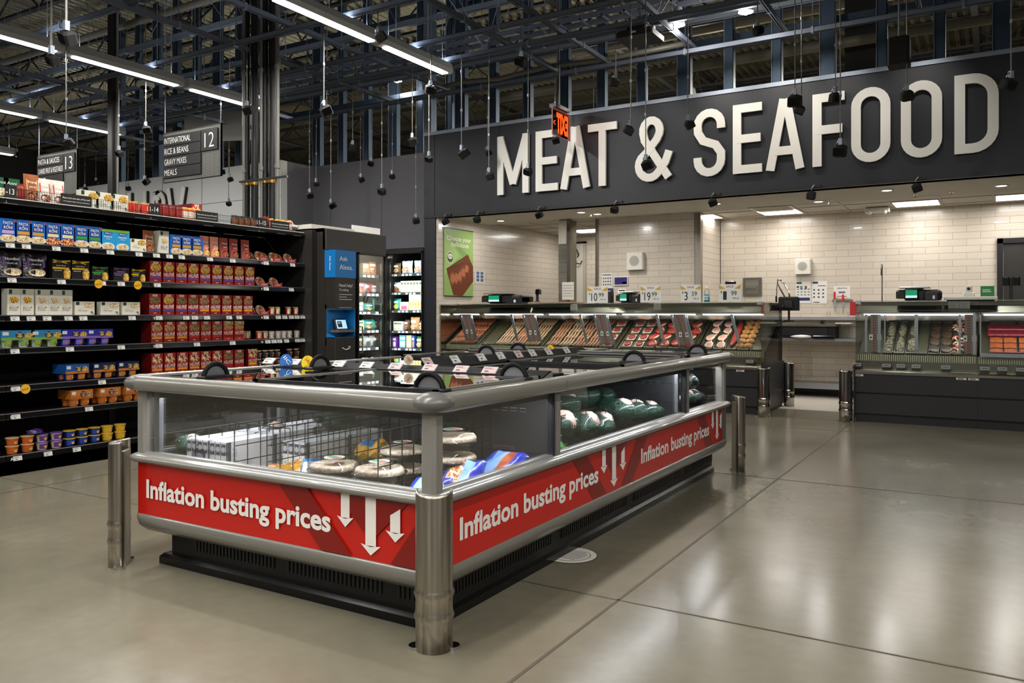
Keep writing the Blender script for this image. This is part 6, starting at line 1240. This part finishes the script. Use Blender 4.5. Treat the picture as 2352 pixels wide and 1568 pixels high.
o = thing('red_box', 'thin red box on the ledge left of the fish counter glass', 'box', (PY(1957, 720, 12.7).x, 12.75, 1.222)); b = B(); b.box(-.03, .09, -.05, .05, 0, .2, '#a81e22'); b.build('carton', o)
# ================================================================ KITCHEN WALL THINGS
def wallspk(px, y, label, py0, py1):
    a = PY(px, py0, y-.1); c = PY(px, py1, y-.1); s = a.z-c.z; o = thing('wall_speaker', label, 'speaker', (a.x, y-.005, c.z)); b = B(); b.box(-s/2, s/2, -.10, 0, 0, s, 'offwhite', .01); b.build('housing', o); b = B(); b.disc((0, -.102, s/2), (0, -1, 0), s*.3, '#a9a69c', 28); b.lathe([(s*.3, 0), (s*.31, .004), (s*.32, 0)], 'offwhite', (0, 0, 0), 28) if 0 else None
    for i in range(6): b.box(-s*.2, s*.2, -.1035, -.102, s*.32+i*s*.065, s*.33+i*s*.065, '#8f8c83')
    b.build('grille', o)
wallspk(1457, 11.9, 'square white wall speaker on the tiled block at the left', 579, 619); wallspk(1843, 13.0, 'square white wall speaker above the safety posters', 594, 629)
a = PY(1707, 638, 12.99); c = PY(1750, 680, 12.99); o = thing('access_panel', 'grey steel access hatch in the tiled wall', 'hatch', (a.x, 12.999, c.z)); b = B(); W = c.x-a.x; h = a.z-c.z; b.box(0, W, -.02, 0, 0, h, 'casesteel'); b.build('hatch_frame', o); b = B(); b.box(.04, W-.05, -.026, -.02, .04, h-.04, 'stainless'); b.cyl((W-.07, -.026, h/2), (W-.07, -.032, h/2), .01, 'chrome', 10); b.build('hatch_door', o)
def poster(px0, px1, py0, py1, y, label, cols, nm='safety_poster'):
    a = PY(px0, py0, y-.003); c = PY(px1, py1, y-.003); W = c.x-a.x; h = a.z-c.z; o = thing(nm, label, 'poster', (a.x, y-.002, c.z)); b = B(); b.box(0, W, -.003, 0, 0, h, 'white')
    for u0, u1, v0, v1, m in cols: b.poly([(u0*W, -.0045, v0*h), (u1*W, -.0045, v0*h), (u1*W, -.0045, v1*h), (u0*W, -.0045, v1*h)], m)
    b.build('sheet', o); return o
gr = [(.08+.24*i, .22+.24*i, .36+.13*j, .42+.13*j, '#8a8f94') for i in range(4) for j in range(3)]
poster(1828, 1862, 647, 696, 13.0, 'white safety poster with a navy band, left of the two', [(.04, .4, .9, .98, 'tagtext'), (.05, .22, .72, .8, '#333333'), (.3, .45, .66, .8, '#2f8f9a'), (.6, .75, .66, .8, '#9a2a2a'), (.05, .95, .12, .26, '#232a5a')]+gr)
poster(1865, 1900, 646, 697, 13.0, 'white safety poster with small drawings, right of the two', [(.04, .4, .9, .98, 'tagtext'), (.08, .5, .05, .08, 'tagtext'), (.4, .9, .78, .81, '#444444')]+[(.08+.3*i, .2+.3*i, .26+.16*j, .33+.16*j, '#55585c') for i in range(3) for j in range(3)])
p_ = poster(1915, 1953, 657, 684, 13.0, 'white safety first notice above the knives', [(.2, .8, .12, .17, '#b03a3a'), (.3, .7, .4, .55, '#6a6f75')], 'safety_notice'); b = B(); W = PY(1953, 700, 13).x-PY(1915, 700, 13).x; b.text('Safety First', (W/2, -.005, .14), (1, 0, 0), (0, 0, 1), .022, 'tagtext', w=W*.6, align='c'); b.build('heading', p_)
poster(1383, 1406, 627, 662, 11.9, 'white sheet of small black drawings on the tiled block', [(.05, .9, .85, .9, 'tagtext')]+[(.1+.22*i, .22+.22*i, .2+.2*j, .3+.2*j, '#444444') for i in range(4) for j in range(3)])
poster(1410, 1442, 635, 655, 11.88, 'purple and white notice in a clear holder on the tiled block', [(.05, .95, .1, .9, '#2c1f6b'), (.6, .9, .2, .4, '#d8d4ea')], 'wall_notice')
for i, (px0, px1, py0, py1) in enumerate(((1420, 1437, 663, 690), (1632, 1650, 660, 692))): poster(px0, px1, py0, py1, 11.6 if i == 0 else 12.9, 'small white notice with black oval marks, %s' % ('behind the middle scale', 'behind the 1.99 sign')[i], [(.1, .9, .7, .9, 'tagtext'), (.1, .9, .25, .45, 'tagtext')], 'wall_notice')
a = PX(1092, 622, -7.345); c = PX(1112, 650, -7.345); b = B(); b.box(-7.345, -7.342, a.y, c.y, c.z, a.z, 'white')
for i in range(3):
    for j in range(2): y0 = a.y+.02+j*(c.y-a.y)*.47; z0 = c.z+.02+i*(a.z-c.z)*.3; b.poly([(-7.3415, y0, z0), (-7.3415, y0+(c.y-a.y)*.36, z0), (-7.3415, y0+(c.y-a.y)*.36, z0+.05), (-7.3415, y0, z0+.05)], '#5a6a8a')
tag(b.build('schedule_sheet'), 'white schedule sheet with blue grid right of the green poster', 'paper')
# green poster
a = PX(1020, 521, -7.33); c = PX(1086, 678, -7.33); pz0 = PX(1020, 680, -7.33).z; pz1 = a.z; W = c.y-a.y; h = pz1-pz0
o = thing('hanging_poster', 'green poster reading Choose your delicious with sliced steak on a board', 'poster', (-7.33, a.y, pz0)); b = B(); G = lambda u, v, e=0: (.006+e, u*W, v*h)
b.box(0, .006, 0, W, 0, h, '#8fae62'); b.box(0, .012, 0, W, h-.012, h, 'black'); b.box(0, .012, 0, W, 0, .012, 'black'); b.poly([G(0, .98, .001), G(0, .3, .001), G(.5, .6, .001)], '#a3c274'); b.poly([G(.02, .95, .0012), G(.9, .6, .0012), G(.6, .6, .0012)], '#7d9c55')
b.text('Choose your', (.0085, W*.5, h*.82), (0, 1, 0), (0, 0, 1), .075, '#e9ead2', w=W*.84, align='c'); b.text('delicious', (.0085, W*.52, h*.735), (0, 1, 0), (0, 0, 1), .075, '#e9ead2', w=W*.62, align='c')
b.poly([G(.06, .40, .002), G(.30, .02, .002), G(.62, .012, .002), G(1, .24, .002), G(.995, .46, .002), G(.80, .64, .002)], '#6b3417'); b.disc(G(.19, .57, .002), (1, 0, 0), W*.115, '#e9ead2', 24); b.disc(G(.19, .57, .0025), (1, 0, 0), W*.10, '#2f5a2f', 24); b.disc(G(.19, .585, .003), (1, 0, 0), W*.08, '#e9ead2', 20, .7); b.text('USDA', (.0102, W*.19, h*.572), (0, 1, 0), (0, 0, 1), .022, '#2f5a2f', w=W*.13, align='c')
for u, v, ru, rv in ((.27, .26, .13, .10), (.40, .27, .12, .10), (.52, .30, .12, .10), (.64, .36, .13, .09), (.76, .42, .12, .08)):
    pts = [G(u+ru*cos(t)*.8-rv*sin(t)*.3, v+rv*sin(t)+ru*cos(t)*.2, .003+.0004*u) for t in [2*pi*i/16 for i in range(16)]]; b.poly(pts, 'food_brown'); pts = [G(u+ru*cos(t)*.55, v+rv*sin(t)*.7, .0036+.0004*u) for t in [2*pi*i/14 for i in range(14)]]; b.poly(pts, '#b06a4a')
b.tube([G(.3, .44, .004), G(.5, .50, .006), G(.62, .54, .004)], .006, '#4a6a2a', 5); b.build('poster_sheet', o)
# knives on a magnetic strip
a = PY(1912, 688, 12.98); c = PY(1958, 694, 12.98); b = B(); b.box(a.x, c.x, 12.97, 12.999, a.z-.03, a.z+.005, 'stainless'); tag(b.build('knife_strip'), 'magnetic knife strip on the tiled wall', 'knife rack')
for px, top, t in ((1917, 670, 'left'), (1936, 676, 'right')):
    p = PY(px, top, 12.95); o = thing('chef_knife', 'red handled kitchen knife on the wall strip, %s one' % t, 'knife', (p.x, 12.955, p.z), group=None); b = B(); b.box(-.014, .014, -.008, .008, -.11, 0, '#c2141c', .004); b.build('handle', o); b = B(); b.prism([(-.014, -.11), (.022, -.11), (.022, -.2), (.0, -.32), (-.014, -.2)], 1, -.002, .002, 'alu'); b.build('blade', o)
# back ledge, counter and rails
x0 = CASES[-1]-.6; x1 = 3
for z, d, t, nm, lab in ((1.20, .16, .035, 'wall_ledge', 'long steel ledge along the kitchen back wall'), (.885, .55, .03, 'work_counter', 'long steel work counter along the kitchen back wall'), (.22, .4, .08, 'low_rail', 'low steel shelf near the floor under the work counter')):
    b = B(); b.box(x0, x1, 13.0-d, 12.998, z-t, z, 'stainless'); b.box(x0, x1, 13.0-d-.003, 13.0-d, z-t-.01, z, 'alu')
    if nm != 'wall_ledge': 
        for xx in (x0+.1, x1-.1): b.box(xx, xx+.04, 13-d+.05, 13-d+.09, 0, z-t, 'casesteel')
    tag(b.build(nm), lab, 'counter' if nm == 'work_counter' else 'shelf')
a = PY(1794, 768, 12.6); c = PY(1919, 770, 12.6); b = B(); b.box(a.x, c.x, 12.5, 12.9, .887, 1.06, 'blackmatte'); b.box(a.x-.02, c.x+.02, 12.48, 12.92, 1.06, 1.09, 'stainless'); b.box(a.x+.04, c.x-.1, 12.49, 12.5, .92, 1.04, 'black'); tag(b.build('steel_tray_rack'), 'black open rack with a steel lid on the work counter', 'rack')
a = PY(1820, 770, 12.48); c = PY(1868, 770, 12.48); o = one('paper_stack', 'paper', lambda b: b.blob((0, 0, .015), ((c.x-a.x)/2, .09, .025), 'white', 16, 6, .12, 3)); o.location = ((a.x+c.x)/2, 12.40, .895); o['label'] = 'crumpled white paper stack on the work counter'
a = PY(1869, 770, 12.5); b = B(); b.box(a.x, a.x+.3, 12.36, 12.47, .887, .93, 'blackgloss', .012); tag(b.build('black_container'), 'shallow black container on the work counter right of the paper', 'container')
a = PY(1921, 760, 12.7); c = PY(1956, 760, 12.7); b = B(); b.box(a.x, c.x, 12.6, 12.9, .887, 1.10, 'caseglass'); b.box(a.x, c.x, 12.6, 12.9, 1.10, 1.115, 'offwhite'); tag(b.build('plastic_bin'), 'translucent plastic bin at the right end of the work counter', 'bin')
p = PY(1889, 744, 12.99); b = B(); b.box(p.x-.04, p.x+.04, 12.985, 12.999, p.z-.06, p.z+.06, 'casesteel'); b.box(p.x-.018, p.x+.018, 12.983, 12.985, p.z-.04, p.z+.04, 'black'); tag(b.build('power_outlet'), 'steel power outlet plate between ledge and counter', 'outlet')
p = PY(1903, 715, 12.9); o = one('glass_jar', 'jar', lambda b: b.lathe([(.03, 0), (.03, .06), (.02, .075), (.02, .085)], 'clear', n=14)); o.location = (p.x, 12.9, 1.2); o['label'] = 'small clear jar on the wall ledge left of the knives'
# steel clad column, coat hooks on the white door
a = PY(1283, 600, 11.3); c = PY(1311, 600, 11.3); b = B(); b.box(a.x, c.x-.06, 11.3, 11.5, 0, 2.72, 'stainless'); b.box(c.x-.06, c.x+.0, 11.28, 11.5, 0, 2.72, 'casesteel'); b.box(a.x, c.x-.06, 11.295, 11.3, 2.35, 2.72, 'soffit'); tag(b.build('steel_clad_column'), 'stainless steel clad column between the poster wall and the corridor', 'column')
p = PY(1330, 600, 14.15)
for i, (px, py) in enumerate(((1326, 575), (1330, 605))):
    q = PY(px, py, 14.13); o = thing('door_hardware', 'dark %s on the white corridor door' % ('closer arm' if i == 0 else 'pull handle'), 'door hardware', (q.x, 14.155, q.z)); b = B(); b.tube([(-.05, -.02, .07), (0, -.04, 0), (.04, -.04, -.08), (0, -.02, -.13)] if i == 0 else [(-.06, -.02, .03), (-.05, -.06, .0), (.05, -.06, -.01), (.06, -.02, .05)], .012, 'darksteel', 6); b.build('arm', o)
# ================================================================ OVERHEAD STEEL
def strut(p0, p1, label, w_=.045, m='strut', h=.06, slots=True):
    p0 = Vector(p0); p1 = Vector(p1); d = p1-p0; L = d.length; o = thing('strut_channel', label, 'strut channel', p0, math.atan2(d.y, d.x)); b = B()
    b.box(0, L, -w_/2, w_/2, h-.004, h, m); b.box(0, L, -w_/2, -w_/2+.004, 0, h, m); b.box(0, L, w_/2-.004, w_/2, 0, h, m); b.box(0, L, -w_/2, -w_/2+.014, 0, .004, m); b.box(0, L, w_/2-.014, w_/2, 0, .004, m)
    n = int(L/1.5)
    for i in range(n+1):
        x = .2+i*1.5
        if x < L: b.box(x, x+.03, -w_/2-.006, w_/2+.006, -.006, h+.006, 'galv'); b.cyl((x+.015, 0, h), (x+.015, 0, 7.56-p0.z), .004, 'galv', 4, caps=False)
    b.build('channel', o); return o
ZG = 4.45
XLn = [(2.4, 'nearest across the view'), (5.3, 'crossing above the near freezer end'), (6.55, 'crossing over the aisle signs'), (7.7, 'crossing in front of the kiosk'), (8.35, 'at the light ends'), (8.75, 'one step before the fascia'), (9.62, 'closest to the fascia')]
for y, t in XLn[1:]: strut((-15.5, y, ZG+(.1 if y in (8.75, 5.3) else 0)), (5.5, y, ZG+(.1 if y in (8.75, 5.3) else 0)), 'long slotted steel channel running left to right, %s' % t)
YLn = [(-13.9, 'far left'), (-11.4, 'left of the aisle twelve lights'), (-10.2, 'beside the aisle twelve lights'), (-8.0, 'right of the aisle twelve lights'), (-6.9, 'above the black pipes'), (-5.1, 'right of the aisle lights'), (-4.35, 'above the kiosk side of the freezer'), (-3.2, 'above the freezer middle'), (-2.1, 'above the freezer right side'), (-.7, 'right of the freezer'), (.6, 'near the right edge')]
for x, t in YLn: strut((x, 1.2, ZG+.065), (x, 9.75, ZG+.065), 'long steel channel running front to back, %s' % t)
for i, (y, z) in enumerate(((7.45, 5.2), (9.2, 5.4), (10.15, 5.0))): strut((-16, y, z), (5.5, y, z), 'upper steel channel running left to right, %s from the front' % od(i+1), .06, 'galv', .08)
# ---------------------------------------------------------------- hanging sensor heads
def head(tilt):
    b = B(Matrix.Rotation(tilt, 4, 'Y') @ Matrix.Rotation(.5, 4, 'X')); b.box(-.05, .05, -.045, .045, -.085, 0, 'blackmatte', .018); b.box(-.04, .04, -.047, -.045, -.07, -.01, 'blackgloss'); return b
hd = {}
def pendant(px, pt, pb, label, y=None, big=1.0, rz=0):
    if y is None: p = PZ(px, pt, ZG); y = p.y
    y = min([a[0] for a in XLn[1:]], key=lambda v: abs(v-y)); zt_ = ZG+(.16 if y in (8.75, 5.3) else .06)
    q = PY(px, pb, y); s = big
    o = thing('hanging_sensor', label, 'sensor camera', (q.x, y, q.z), rz, group=None)
    b = B(); b.cyl((0, 0, .05), (0, 0, zt_-q.z), .0055, 'conduit', 6); L = ZG-q.z
    for k in range(1, int(L/.45)+1): b.cyl((0, 0, k*.45), (0, 0, k*.45+.03), .011, 'galv', 6)
    b.build('rod', o); b = B(); b.box(-.015, .015, -.015, .015, .0, .06, 'galv'); b.tube([(-.012, 0, .05), (-.03, .01, .02), (-.02, .03, -.02)], .006, 'alu', 5); b.build('bracket', o)
    h = head((-.5, .4, .15, -.2)[px % 4]); hb = h.build('sensor_head', o); hb.scale = (s, s, s); return o
PN = [(1060, 112, 345, None, 1.15), (1123, 135, 396, None, 1), (1120, 200, 345, None, .85), (1213, 160, 386, None, 1), (1275, 155, 315, None, 1), (1449, 0, 290, 7.9, 1), (1483, 0, 368, 7.9, 1.1), (1580, 0, 277, 8.2, 1), (1414, 0, 180, 8.3, 1), (1826, 0, 218, 7.4, 1.2), (1841, 0, 243, 8.6, 1), (1919, 0, 213, 8.4, 1), (1930, 0, 333, 7.9, 1.15), (2083, 0, 208, 8.6, 1.1), (2322, 0, 180, 7.2, 1.1),
  (985, 130, 358, None, .9), (947, 165, 316, None, 1.15), (955, 240, 500, None, 1), (877, 195, 432, None, 1.05), (853, 240, 370, None, .9), (828, 320, 407, 10.3, .9), (901, 300, 400, 10.3, .8), (810, 215, 332, None, .95), (711, 222, 442, None, 1), (726, 330, 418, 10.2, .8), (760, 235, 466, None, 1), (744, 0, 243, 6.6, 1.25), (525, 280, 463, 9.9, .85), (527, 280, 407, 9.2, .9), (507, 165, 386, None, 1), (332, 210, 412, None, 1), (294, 330, 428, 10.0, .9), (335, 0, 290, 6.6, 1.0), (273, 200, 345, None, .95), (152, 0, 320, 5.8, 1.0), (195, 300, 430, 9.9, .9), (220, 320, 415, 10.0, .8), (567, 60, 243, None, 1.2), (990, 0, 196, 7.2, 1.2), (1197, 0, 130, 8.0, 1.2), (868, 0, 74, 6.6, 1.2), (1740, 0, 60, 8.0, .9), (38, 250, 350, 8.4, .9)]
for i, (px, pt, pb, y, s) in enumerate(PN):
    side = ['at the left', 'above the shelves', 'before the grey wall', 'at the fascia corner', 'before MEAT', 'before SEAFOOD'][min(5, (px > 240)+(px > 620)+(px > 940)+(px > 1150)+(px > 1560))]
    hgt = 'hanging low' if pb > 380 else 'hanging midway' if pb > 260 else 'hanging high'
    k = sum(1 for j in PN if j[0] < px and [240, 620, 940, 1150, 1560].count(0) == 0 and (j[0] > 240, j[0] > 620, j[0] > 940, j[0] > 1150, j[0] > 1560) == (px > 240, px > 620, px > 940, px > 1150, px > 1560))+1
    pendant(px, pt, pb, 'black sensor head %s %s, %s from the left there' % (hgt, side, od(k)), y, s, rz=.4*(i % 3))
for i, (px, py, nm) in enumerate(((152, 70, 'nearest at the top left'), (118, 125, 'in front of the long light at the left'))):
    q = PY(px, py, 3.9 if i == 0 else 4.2); o = thing('hanging_sensor', 'larger black sensor box %s' % nm, 'sensor camera', q); b = B(); b.cyl((0, 0, .05), (0, 0, 7.57-q.z), .009, 'conduit', 6); b.build('rod', o); b = B(); b.tube([(.0, 0, .08), (-.03, 0, .04), (0, .03, 0)], .008, 'conduit', 5); b.box(-.02, .02, -.02, .02, 0, .08, 'galv'); b.build('bracket', o); b = head(.4); ob = b.build('sensor_head', o); ob.scale = (1.1,)*3
    if i == 0: ob.scale = (1.3,)*3
# heads clamped under the fascia edge
for i, px in enumerate((1020, 1095, 1235, 1411, 1634, 1864, 2103)):
    q = PY(px, 500, YF-.06); o = thing('fascia_spot', 'black spot head clamped under the fascia edge, %s from the left' % od(i+1), 'sensor camera', (q.x, YF-.06, ZS-.03), group='black heads along the fascia edge'); b = B(); b.tube([(.03, .06, .05), (.03, 0, .06), (.0, 0, .02), (0, 0, -.02)], .006, 'alu', 5); b.box(.0, .1, .03, .06, .03, .06, 'black'); b.build('bracket', o); b = head((-.3, .2)[i % 2]); b.v = [(v[0], v[1], v[2]-.02) for v in b.v]; b.build('spot_head', o)
# sign spot lamps: unseen bare lights before the lettering, no heads modelled
for px, y in ((1281, 8.9), (1500, 8.9), (1640, 8.9), (1925, 8.9), (2110, 8.9), (1400, 8.9), (1790, 8.9)):
    t = PY(px, 250, YF); spot('sign_spot', (t.x, 8.9, 4.42), (t.x, YF, 3.45), 26, 62, (1, .96, .9), blend=.9, r=.03)
# ---------------------------------------------------------------- studs, posts, trusses
i = 0; xx = -15.8
while xx < 5.5:
    yy = 10.5 if xx > -7.8 else (11.06 if xx > -11 else 10.27); i += 1
    o = thing('wall_stud', 'bluish steel wall stud rising above the wall tops, one of the long row', 'stud', (xx, yy, 4.06 if xx > -7.8 else 4.0), group='steel studs above the wall tops'); b = B(); w_ = .06 if i % 3 else .09; b.box(-w_, w_, -.02, -.014, 0, 3.55-(0.06 if xx > -7.8 else 0), 'studmetal'); b.box(-w_, -w_+.008, -.035, .09, 0, 3.48, 'galv'); b.box(w_-.008, w_, -.02, .09, 0, 3.48, 'studmetal'); b.build('stud_channel', o); xx += .61
for k, (y, z, w_) in enumerate(((10.6, 4.9, .08), (10.6, 6.2, .08), (11.2, 5.4, .08))): b = B(); b.box(-15.9, 5.5, y+.12, y+.16, z, z+w_, 'studmetal'); tag(b.build('stud_bridging'), 'horizontal steel bridging rail through the studs, %s' % ('lowest', 'highest', 'middle and farther back')[k], 'rail')
def truss(y, x0, x1, z0, z1, label, ax=0):
    o = thing('roof_joist', label, 'roof truss', (0, 0, 0)); b = B(); P3 = (lambda u, z: (u, y, z)) if ax == 0 else (lambda u, z: (y, u, z))
    if ax == 0: b.box(x0, x1, y-.05, y+.05, z1-.05, z1, 'beampaint'); b.box(x0, x1, y-.05, y+.05, z0, z0+.05, 'beampaint')
    else: b.box(y-.05, y+.05, x0, x1, z1-.05, z1, 'beampaint'); b.box(y-.05, y+.05, x0, x1, z0, z0+.05, 'beampaint')
    b.build('chords', o); b = B(); n = int((x1-x0)/.75)
    for k in range(n): u = x0+k*(x1-x0)/n; v = u+(x1-x0)/n; b.cyl(P3(u, z0+.03 if k % 2 else z1-.03), P3(v, z1-.03 if k % 2 else z0+.03), .02, 'beampaint', 5, caps=False)
    b.build('web_bars', o)
for k, y in enumerate((4.6, 6.4, 8.2, 10.9, 12.8, 14.8, 17, 19.5, 22)): truss(y, -31, 13, 6.85, 7.52, 'dark open web roof joist running left to right, %s from the front' % od(k+1))
for k, x in enumerate((-24, -18, -12.1, -6.2, -.3)): truss(x, 1, 25, 6.3, 7.2, 'deep dark roof girder running front to back, %s from the left' % od(k+1), 1)
# pipes, trays, braces
def pipe(pts, r, m, label, nm='ceiling_pipe', cat='pipe'):
    b = B(); b.tube(pts, r, m, 10); tag(b.build(nm), label, cat)
pipe([(-15, 7.4, 5.6), (5, 7.4, 5.6)], .05, 'pipe', 'beige sprinkler pipe running left to right over the freezer'); pipe([(-11.8, 3, 5.1), (-11.8, 9.6, 5.1)], .06, 'pipe', 'beige pipe running front to back at the left')
pipe([(-7.4, 11.6, 4.9), (5, 11.6, 4.9)], .07, 'pipe', 'thick beige pipe behind the fascia studs'); pipe([(-7, 12.6, 5.8), (5, 12.6, 5.8)], .09, 'pipe', 'thickest beige pipe far behind the fascia'); pipe([(-20, 12, 6.2), (5, 12.2, 6.2)], .04, 'copperred', 'dark red pipe near the roof deck')
pipe([(-9.6, 9.5, 6.9), (-8.3, 6, 6.9), (-7.6, 5, 6.95)], .025, 'copperred', 'thin red pipe under the roof deck at the left')
b = B(); b.cyl((-12.2, 9.3, 4.55), (-11.2, 9.7, 4.55), .26, 'housing', 20); tag(b.build('air_duct'), 'short round grey air duct end at the left', 'duct')
b = B()
for s in (-.12, .12): b.box(-15.9, 5, 9.25+s, 9.26+s, 4.95, 5.02, 'strut')
for k in range(70): b.box(-15.9+.3*k, -15.88+.3*k, 9.13, 9.38, 4.95, 4.97, 'strut')
tag(b.build('cable_tray'), 'ladder shaped cable tray running left to right before the studs', 'cable tray')
pipe([(-7.2, 9.6, 4.56), (-6.6, 9.6, 4.60), (-6.0, 9.6, 4.55), (-5.2, 9.6, 4.60), (-4.4, 9.6, 4.56), (-3.2, 9.6, 4.58)], .035, 'conduit', 'bundle of grey cables taped along the channel before the fascia', 'cable_bundle', 'cables')
pipe([(-14.6, 6.5, 4.75), (-13.8, 6.8, 4.9), (-13, 6.9, 4.7), (-12.4, 7.1, 4.85)], .03, 'galv', 'loose bundle of bluish cables at the far left', 'cable_bundle', 'cables')
for k, (x, y) in enumerate(((-8.6, 7.7), (-5.4, 8.35), (-3.4, 8.75), (-12.0, 7.7), (-1.4, 8.75), (-7.2, 9.6))):
    o = thing('seismic_brace', 'pair of thin diagonal brace wires, %s' % ('above the kiosk', 'above the grey wall', 'before MEAT', 'at the far left', 'before SEAFOOD', 'at the fascia corner')[k], 'brace', (x, y, ZG)); b = B()
    for s in (-1, 1): b.cyl((0, 0, .06), (s*1.6, .4, 2.6), .006, 'galv', 4); b.cyl((0, 0, .06), (s*.9, -.5, 1.5), .004, 'galv', 4)
    b.box(-.05, .05, -.03, .03, .05, .12, 'galv'); b.build('brace_wires', o)
p = PY(334, 197, 7.6); o = thing('dome_camera', 'white dome camera hanging under the long light at the left', 'camera', (p.x, 7.6, p.z)); b = B(); b.lathe([(.12, .05), (.13, .0), (.1, -.02)], 'offwhite', n=20); b.build('mount', o); b = B(); b.blob((0, 0, -.02), (.08, .08, .07), 'blackgloss', 14, 8); b.build('dome', o); b = B(); b.cyl((0, 0, .05), (0, 0, 7.57-p.z), .01, 'conduit', 6); b.build('stem', o)
p = PY(1470, 85, 8.6); o = thing('ceiling_speaker', 'flat black box with small white mark hanging above the ampersand', 'speaker', (p.x, 8.6, p.z)); b = B(); b.box(-.22, .22, -.2, .2, -.04, .04, 'beampaint', .02); b.box(-.03, .03, -.202, -.2, -.01, .01, 'white'); b.box(-.12, .12, -.1, .1, .04, .12, 'darksteel'); b.build('housing', o); b = B(); b.cyl((0, 0, .1), (0, 0, 7.57-p.z), .01, 'galv', 6); b.build('stem', o)
p = PY(2065, 120, 8.8); o = thing('hanging_speaker', 'tall black speaker hanging above SEAFOOD', 'speaker', (p.x, 8.8, p.z)); b = B(); b.box(-.10, .10, -.1, .1, -.14, .14, 'blackmatte', .02); b.build('housing', o); b = B(); b.cyl((0, 0, .14), (0, 0, 7.57-p.z), .01, 'galv', 6); b.build('stem', o)
b = B(); q = PY(2320, 60, 12.0); b.box(-1.8, -1.3, 12.0, 12.4, 2.9, 7.4, 'beampaint'); tag(b.build('dark_column'), 'wide dark column behind the fascia at the upper right', 'column')
for k, (x, y) in enumerate(((-18.5, 16), (-11.5, 15.5), (-5, 15), (-2, 14.6), (1.2, 14.8), (-8, 17), (-24, 14))):  # unseen lamps added behind the studs to brighten the far roof deck
    l = bpy.data.lights.new('deck_fill', 'POINT'); l.energy = BAY_W; l.shadow_soft_size = .15; l.color = (1, .93, .78); lo = bpy.data.objects.new('deck_fill_light', l); COL.objects.link(lo)
    o = thing('high_bay_lamp', 'unseen round lamp added far behind the wall studs, %s' % od(k+1), 'ceiling lamp', (x, y, 5.3)); lo.parent = o; lo.location = (0, 0, -.1); b = B(); b.lathe([(.02, .3), (.08, .25), (.12, 0), (.11, 0)], 'housing', n=14); b.build('lamp_housing', o); b = B(); b.cyl((0, 0, .28), (0, 0, 2.28), .008, 'galv', 5); b.build('stem', o)
